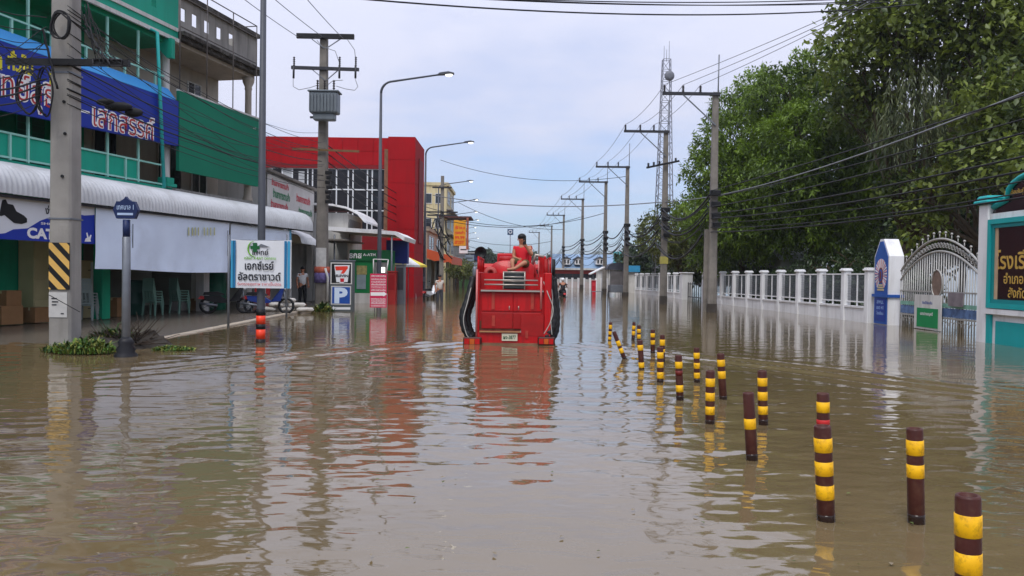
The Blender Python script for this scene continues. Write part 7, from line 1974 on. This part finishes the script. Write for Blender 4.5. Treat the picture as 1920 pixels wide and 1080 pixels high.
for k, (px, Y, r, lb) in enumerate(((938, 300, 4.5, 'round tree behind the far houses left of the truck rider'), (1000, 310, 5.0, 'round tree behind the far houses right of the truck rider'), (1040, 305, 4.2, 'round tree behind the far houses near the distant poles'))):
    c_ = P(px, 495, Y); tree('far_tree', lb, (c_.x, Y, 0), [(c_.x, Y, 5.2, r), (c_.x + r * .7, Y, 4.2, r * .8), (c_.x - r * .7, Y, 4.4, r * .8)], LM_DARK, per=40, leaves=8, seed=80 + k, L_=1.1, Wd=.6, group='far trees', trunk_r=.4)
# ------------------------------------------------------------------ marker posts in the road
M_BRN = mat('brown_post_plastic', C(72, 34, 28), .45, .2, 12, .1, 60, grime=.5, gcol=C(112, 88, 66), gscale=11)
M_BRNT = mat('post_top_dark', C(62, 46, 40), .6, .2, 12)
M_REDT = mat('post_red_tape', C(190, 44, 44), .5, .1, 8)
# px of foot, py of foot, px of top, py of top, diameter px, bands (from top, fractions of the visible length), label
BOL = [
 (1815, 1118, 1815, 928, 46, [(.135, .30, 'y'), (.415, .575, 'y'), (.69, .85, 'y')], 'nearest brown bollard with yellow bands cut by the frame corner'),
 (1718, 980, 1715, 803, 30, [(.12, .28, 'y'), (.375, .52, 'y')], 'outer-row brown bollard with two yellow bands just behind the nearest one'),
 (1549, 976, 1542, 798, 32, [(.125, .275, 'y'), (.37, .52, 'y'), (.615, .77, 'y')], 'inner-row brown bollard with three yellow bands, largest after the nearest'),
 (1543, 900, 1543, 737, 23, [(.15, .34, 'y'), (.46, .56, 'r')], 'bollard with one yellow band and red tape partly hidden behind another'),
 (1410, 862, 1403, 736, 21, [(.38, .54, 'y')], 'dark brown bollard with a single low yellow band leaning slightly'),
 (1431, 796, 1429, 695, 17.5, [(.13, .285, 'y'), (.385, .55, 'y'), (.65, .81, 'y')], 'outer-row bollard with three yellow bands beside the single-banded one'),
 (1331, 794, 1332, 695, 17, [(.14, .30, 'y'), (.41, .57, 'y'), (.67, .83, 'y')], 'inner-row bollard with three yellow bands, fourth row from the camera'),
 (1356, 748, 1351, 663, 14, [(.13, .28, 'y'), (.38, .55, 'y')], 'outer-row bollard with two high yellow bands leaning a little'),
 (1275, 750, 1272, 666, 13.5, [(.14, .29, 'y'), (.66, .82, 'y')], 'inner-row bollard with two widely spaced yellow bands and a red-brown middle'),
 (1307, 717, 1306, 652, 11, [(.14, .31, 'y'), (.43, .60, 'y'), (.71, .88, 'y')], 'slim outer-row bollard with three bright yellow bands in mid distance'),
 (1238, 716, 1238, 651, 12, [(.14, .32, 'y'), (.42, .59, 'y'), (.71, .90, 'y')], 'inner-row bollard with three bands hiding another bollard behind it'),
 (1203, 692, 1200, 638, 10.5, [(.16, .35, 'y'), (.76, .96, 'y')], 'inner-row bollard with one high and one low yellow band'),
 (1242, 694, 1242, 628, 9.5, [(.165, .38, 'y'), (.51, .63, 'y')], 'bollard mostly hidden behind a three-banded inner-row bollard'),
 (1224, 663, 1224, 618, 8.2, [(.15, .32, 'y'), (.44, .62, 'y')], 'upright outer-row bollard with two bands standing clear on its own'),
 (1171, 673, 1151, 622, 7.8, [(.33, .52, 'y'), (.60, .78, 'y')], 'brown bollard leaning sharply over to the left'),
 (1198, 646, 1198, 610, 7.0, [(.22, .45, 'y'), (.55, .8, 'y')], 'distant bollard partly hidden behind a taller inner-row one'),
 (1187, 637, 1189, 604, 6.3, [(.2, .42, 'y'), (.5, .74, 'y')], 'distant outer-row bollard next to the partly hidden one'),
 (1143, 638, 1145, 604, 6.2, [(.15, .38, 'y'), (.5, .7, 'y'), (.8, .97, 'y')], 'farthest bollard, nearest to the truck'),
]
for k, (fxp, fyp, txp, typ, dia, bands, lb) in enumerate(BOL):
    f_ = W(fxp, fyp)
    if k == 0: f_ = P(1816, 1180, 3.62); f_.z = 0
    if k == 3: f_ = P(1543, 880, 7.4); f_.z = 0
    if k == 12: f_ = W(1242, 680)
    if k == 15: f_ = W(1198, 641)
    tp_ = P(txp, typ, f_.y); ax = tp_ - f_; Lb = ax.length; axn = ax.normalized()
    r_ = dia * f_.y / FPX / 2
    t_ = empty('bollard', f_, 0, lb, 'bollard', 'bollards in the flooded road')
    t_.rotation_euler = axn.to_track_quat('Z', 'Y').to_euler()
    jit = 1 + .02 * math.sin(k * 3.1)
    q = MB(); q.lathe([(r_ * 1.02, -.35), (r_ * 1.0, Lb * .5), (r_ * .97, Lb - .012), (r_ * .9, Lb), (r_ * .72, Lb), (r_ * .66, Lb - .03)], (0, 0, 0), 20); q.build('post', M_BRN, t_)
    for (a_, b_, c_) in bands:
        z1_, z0_ = Lb * (1 - a_), Lb * (1 - b_); q = MB(); rr = r_ * 1.035
        q.lathe([(r_ * .97, z0_), (rr, z0_ + .003), (rr * 1.004, (z0_ + z1_) / 2), (rr, z1_ - .003), (r_ * .95, z1_)], (0, 0, 0), 20); q.build('reflective_band', M_YEL if c_ == 'y' else M_REDT, t_)
    q = MB(); wz = .05 + .012 * math.sin(k * 1.7); q.lathe([(r_ * 1.03, -.1), (r_ * 1.032, wz * .7), (r_ * 1.022, wz)], (0, 0, 0), 20); q.build('wet_foot', mat('wet_mud_film', C(44, 30, 24), .15, .3, 30), t_)
    if k == 8: 
        q = MB(); q.lathe([(r_ * 1.01, Lb * (.55 if k == 8 else .25)), (r_ * 1.02, Lb * (.66 if k == 8 else .4))], (0, 0, 0), 20); q.build('red_band', mat('post_dull_red', C(110, 36, 30), .5, .2, 12), t_)

# ------------------------------------------------------------------ leaves and scraps floating on the water
rdb = random.Random(31); q = MB()
for k in range(150):
    u = rdb.random(); Yd = 4.4 + 13 * rdb.random() ** 1.6; Xd = rdb.uniform(-.62, .6) * Yd
    if k % 3 == 0: Yd = rdb.uniform(12, 16); Xd = rdb.uniform(-8.5, -5.5)
    ln = rdb.uniform(.008, .026); w_ = ln * rdb.uniform(.25, .6); a_ = rdb.uniform(0, 6.3); c_, s_ = math.cos(a_), math.sin(a_); zz_ = .012 + rdb.uniform(0, .006)
    q.cur = k % 3
    q.add([(Xd + x * c_ - y * s_, Yd + x * s_ + y * c_, zz_ + e) for (x, y, e) in ((-ln, 0, 0), (-ln * .2, -w_, .004), (ln, 0, .002), (-ln * .2, w_, .006))], [(0, 1, 2), (0, 2, 3)])
tag(q.build('debris', [mat('dead_leaf', C(92, 70, 40), .6, .3, 30), mat('pale_scrap', C(128, 116, 96), .6, .2, 30), mat('floating_green_leaf', C(84, 96, 44), .5, .3, 30)]), kind='stuff')

# ------------------------------------------------------------------ overhead wires
def wire(a, b, sag, r_, label, group, m_=M_WIRE, n=18, name='overhead_cable', wob=0):
    a, b = Vector(a), Vector(b); pts = []
    for i in range(n + 1):
        u = i / n; p = a.lerp(b, u); p.z -= sag * 4 * u * (1 - u) + wob * math.sin(u * 21 + a.x); pts.append(p)
    q_ = MB(); q_.tube(pts, r_, 5)
    return tag(q_.build(name, m_), label, 'cable', group)
rw = random.Random(12)
RANK = ['topmost', 'second', 'third', 'fourth', 'fifth', 'sixth', 'seventh', 'lowest']
# conductors and cable bundles between the right-hand poles
for k in range(len(RPO) - 1):
    A, B2 = RPO[k], RPO[k + 1]
    for j in range(3):
        wire(A[1][j], B2[1][j], .25, .012 if k < 3 else .018, '%s bare conductor between the %s and %s right power poles' % (['outermost', 'middle', 'innermost'][j], nm[k], nm[k + 1]), 'conductors on the right power poles', M_WIREG)
    ax_, ay_ = A[2].x - .3, RP[k][2] - .3; bx_, by_ = B2[2].x - .3, RP[k + 1][2] - .3
    for j, z in enumerate((5.25, 4.95, 4.6, 4.35, 4.1, 3.85, 3.6, 3.4)):
        wire((ax_ - .05 * j, ay_, z), (bx_ - .05 * j, by_, z + rw.uniform(-.15, .15)), rw.uniform(.25, 1.15), rw.choice((.016, .026, .045)), '%s black cable sagging between the %s and %s right power poles' % (RANK[j], nm[k], nm[k + 1]), 'cables on the right power poles')
# from the nearest right pole out of the frame
A = RPO[0]
for j, (px, py) in enumerate(((1580, 6), (1582, 32), (1592, 74))):
    mid = P(px, py, 25.0); d = (mid - A[1][j]); e = A[1][j] + d * 2.6; e.z = max(e.z, 10.2) + .3
    wire(A[1][j], e, .35, .012, '%s bare conductor from the nearest right pole towards the tree tops' % ['highest', 'middle', 'lowest'][j], 'conductors leaving the nearest right pole', M_WIREG, 26)
for j, (zz_, px, py, s_, r_) in enumerate(((5.3, 1920, 165, .15, .022), (5.0, 1920, 200, .25, .02), (4.6, 1920, 222, .3, .026), (4.3, 1920, 262, .35, .03), (4.1, 1920, 285, .4, .03), (3.9, 1920, 300, .45, .02), (3.7, 1920, 318, .5, .02), (3.5, 1920, 336, .4, .03))):
    e = P(px, py, 15.0 + j * .2); st_ = Vector((A[2].x - .3, RP[0][2] - .3, zz_)); d = e - st_; e2 = st_ + d * 1.6
    wire(st_, e2, s_, r_ * .8, '%s black service cable from the nearest right pole across the trees' % RANK[j], 'service cables before the trees')
# crossing wires at the top
for (p0, p1, s_, r_, c_) in (((470, -22, 13.0), (1720, 8, 20.0), .34, .016, 0), ((740, -12, 14), (1700, -8, 20), .16, .012, 1), ((700, -14, 14.5), (1700, -3, 20.5), .2, .012, 1), ((800, -8, 14.5), (1700, 2, 21), .14, .012, 1)):
    wire(P(*p0), P(*p1), s_, r_, 'lowest black wire crossing the road at the very top of the view' if c_ == 0 else ['first', 'second', 'third'][int(p0[0] != 740) + int(p0[0] == 800)] + ' of three black wires along the top edge of the view', None if c_ == 0 else 'wires crossing at the top', n=26)
# pale cable crossing the road at mid height
wire(P(812, 366, 57), P(1250, 378, 44.2), .5, .03, 'pale cable crossing the street at mid height to the second right pole', None, M_WIREG, 24)
wire(P(1250, 378, 44.2), P(1980, 150, 15), .5, .022, 'pale cable running from the second right pole across the trees', None, M_WIREG, 24)
for k, (p0, p1, s_) in enumerate((((826, 300, 66), (1180, 330, 58.6), .9), ((826, 405, 66), (1138, 398, 68.8), 1.0), ((828, 412, 66), (1095, 405, 85), .9), ((860, 380, 101), (1059, 430, 109), 1.0), ((880, 450, 140), (1036, 452, 132), .8), ((872, 460, 121), (1012, 470, 150), .8))):
    wire(P(*p0), P(*p1), s_, .02 + .004 * k, '%s thin dark wire spanning the far street' % RANK[k], 'wires spanning the far street')
# left bundle: from the striped pole to the transformer pole, and off to the left
TPt = Vector((TX, TY - .35, 0))
def LPp(py, dx=.2): 
    q_ = P(150, py, LPY - .3); return Vector((LPX + dx, LPY - .32, q_.z))
for j, (py, zt_, s_, r_) in enumerate(((20, 7.0, .35, .016), (35, 6.7, .4, .02), (62, 6.5, .5, .014), (120, 6.2, .35, .028), (150, 6.0, .45, .018), (168, 5.6, .3, .032), (180, 5.4, .42, .02), (196, 5.1, .35, .015))):
    st_ = LPp(py); en = TPt + Vector((-.1 + .04 * j, 0, zt_)); wire(st_, en, s_, r_ * .6, '%s black cable hung between the striped pole and the transformer pole' % RANK[j], 'cables between the left poles', wob=.01)
for j, (py, pl, r_) in enumerate(((35, -10, .016), (60, 20, .014), (95, 62, .02), (128, 150, .018), (150, 172, .03), (160, 188, .03), (178, 202, .024), (190, 232, .014))):
    st_ = LPp(py, -.2); e = P(-90, pl, 12.2 + .1 * j); wire(st_, st_ + (e - st_) * 1.8, .1, r_ * .62, '%s black cable running from the striped pole past the clinic sign' % RANK[j], 'cables left of the striped pole', wob=.012)
for j, (p0, p1, s_, r_) in enumerate((((80, 55, LPY - .5), (108, 168, LPY - .5), -.0, .022), ((158, 30, LPY - .4), (195, 118, LPY - .6), .0, .02), ((160, 60, LPY - .4), (206, 124, LPY - .7), -.05, .018), ((165, 10, LPY - .4), (178, 100, LPY - .5), .1, .016))):
    wire(P(*p0), P(*p1), s_, r_, ['long slack cable hanging left of the striped pole', 'thick cable tail hanging to the crossarm of the striped pole', 'thin cable tail reaching the crossarm bracket of the striped pole', 'bowed cable tail high on the striped pole'][j], 'cable tails on the striped pole', wob=.03)
for j in range(9):
    a_ = LPp(rw.uniform(10, 190)); b_ = TPt + Vector((rw.uniform(-.2, .3), 0, 7.4 - .33 * j))
    wire(a_, b_, rw.uniform(.15, .75), .007, '%s thin loose wire between the left poles, by height on the transformer pole' % ['topmost', 'second', 'third', 'fourth', 'fifth', 'sixth', 'seventh', 'eighth', 'lowest'][j], 'thin loose wires between the left poles', wob=.02)
for j in range(7):
    a_ = LPp(rw.uniform(20, 200), -.2); e = P(-90, -20 + 38 * j, 12.5); wire(a_, a_ + (e - a_) * 1.8, rw.uniform(.02, .25), .007, '%s thin loose wire leaving the striped pole past the clinic sign' % (RANK[j] if j < 6 else 'lowest'), 'thin loose wires left of the striped pole', wob=.02)
for j in range(6):
    a_ = P(rw.uniform(152, 168), rw.uniform(-5, 70), LPY - .4); e = P(180 + 10 * j, rw.uniform(105, 130), LPY - .5)
    wire(a_, e, rw.uniform(-.1, .15), .009, '%s thin cable drooping to the crossarm, counted outwards from the striped pole' % ['first', 'second', 'third', 'fourth', 'fifth', 'sixth'][j], 'drooping cables on the striped pole', wob=.03)
# dark slack bundle of splices before the clinic sign
c_ = P(222, 200, 17.0); q = MB(); q.ball((0, 0, 0), .3, .1, .1); q.ball((.28, .1, -.1), .2, .08, .1); q.ball((-.25, -.05, .08), .2, .07, .08)
tag(q.build('cable_splice', M_WIRE, None, c_), 'dark bundled cable splice hanging before the clinic sign', 'cable')
# guys and high conductors on the transformer pole, towards the camera
for j, (px, py, q0) in enumerate(((452, -14, (560, 70)), (510, -14, (606, 70)), (572, -14, (645, 74)))):
    a_ = P(q0[0], q0[1], TY - .25); b_ = P(px, py, 27.5); d = b_ - a_
    wire(a_, a_ + d * 2.2, .15, .014, 'thin conductor rising from the %s of the transformer pole crossarm' % ['outer end', 'middle', 'road end'][j], 'conductors on the transformer pole', M_WIREG)
# cables from transformer pole to the far pole
for j in range(5):
    wire(TPt + Vector((.1, .6, 7.0 - .35 * j)), Vector((FP.location.x, 65.7, 6.6 - .3 * j)), .5 + .1 * j, .025, '%s black cable from the transformer pole along the red building' % (RANK[j] if j < 4 else 'lowest'), 'cables before the red building')
wire(P(62, 573, LPY - .2) if False else P(92, 553, LPY - .33), P(150, 585, LPY - .36), .0, .008, 'thin dark wire slanting across the poster on the striped pole', None)

# ------------------------------------------------------------------ air
hz = MB(); hz.box(-1600, 1600, -40, 2480, -2.0, 68)
HZ = hz.build('haze', mat('haze_tmp', (1, 1, 1)))
HM = bpy.data.materials.new('haze_air'); HM.use_nodes = True
ht = HM.node_tree
for n in list(ht.nodes):
    if n.type != 'OUTPUT_MATERIAL': ht.nodes.remove(n)
HAZE_D = .00028
pvn = ht.nodes.new('ShaderNodeVolumePrincipled'); pvn.inputs['Color'].default_value = (.93, .97, 1.0, 1); pvn.inputs['Density'].default_value = HAZE_D; pvn.inputs['Anisotropy'].default_value = .2
ht.links.new(pvn.outputs[0], ht.nodes['Material Output'].inputs['Volume'])
HZ.data.materials.clear(); HZ.data.materials.append(HM); tag(HZ, kind='stuff')
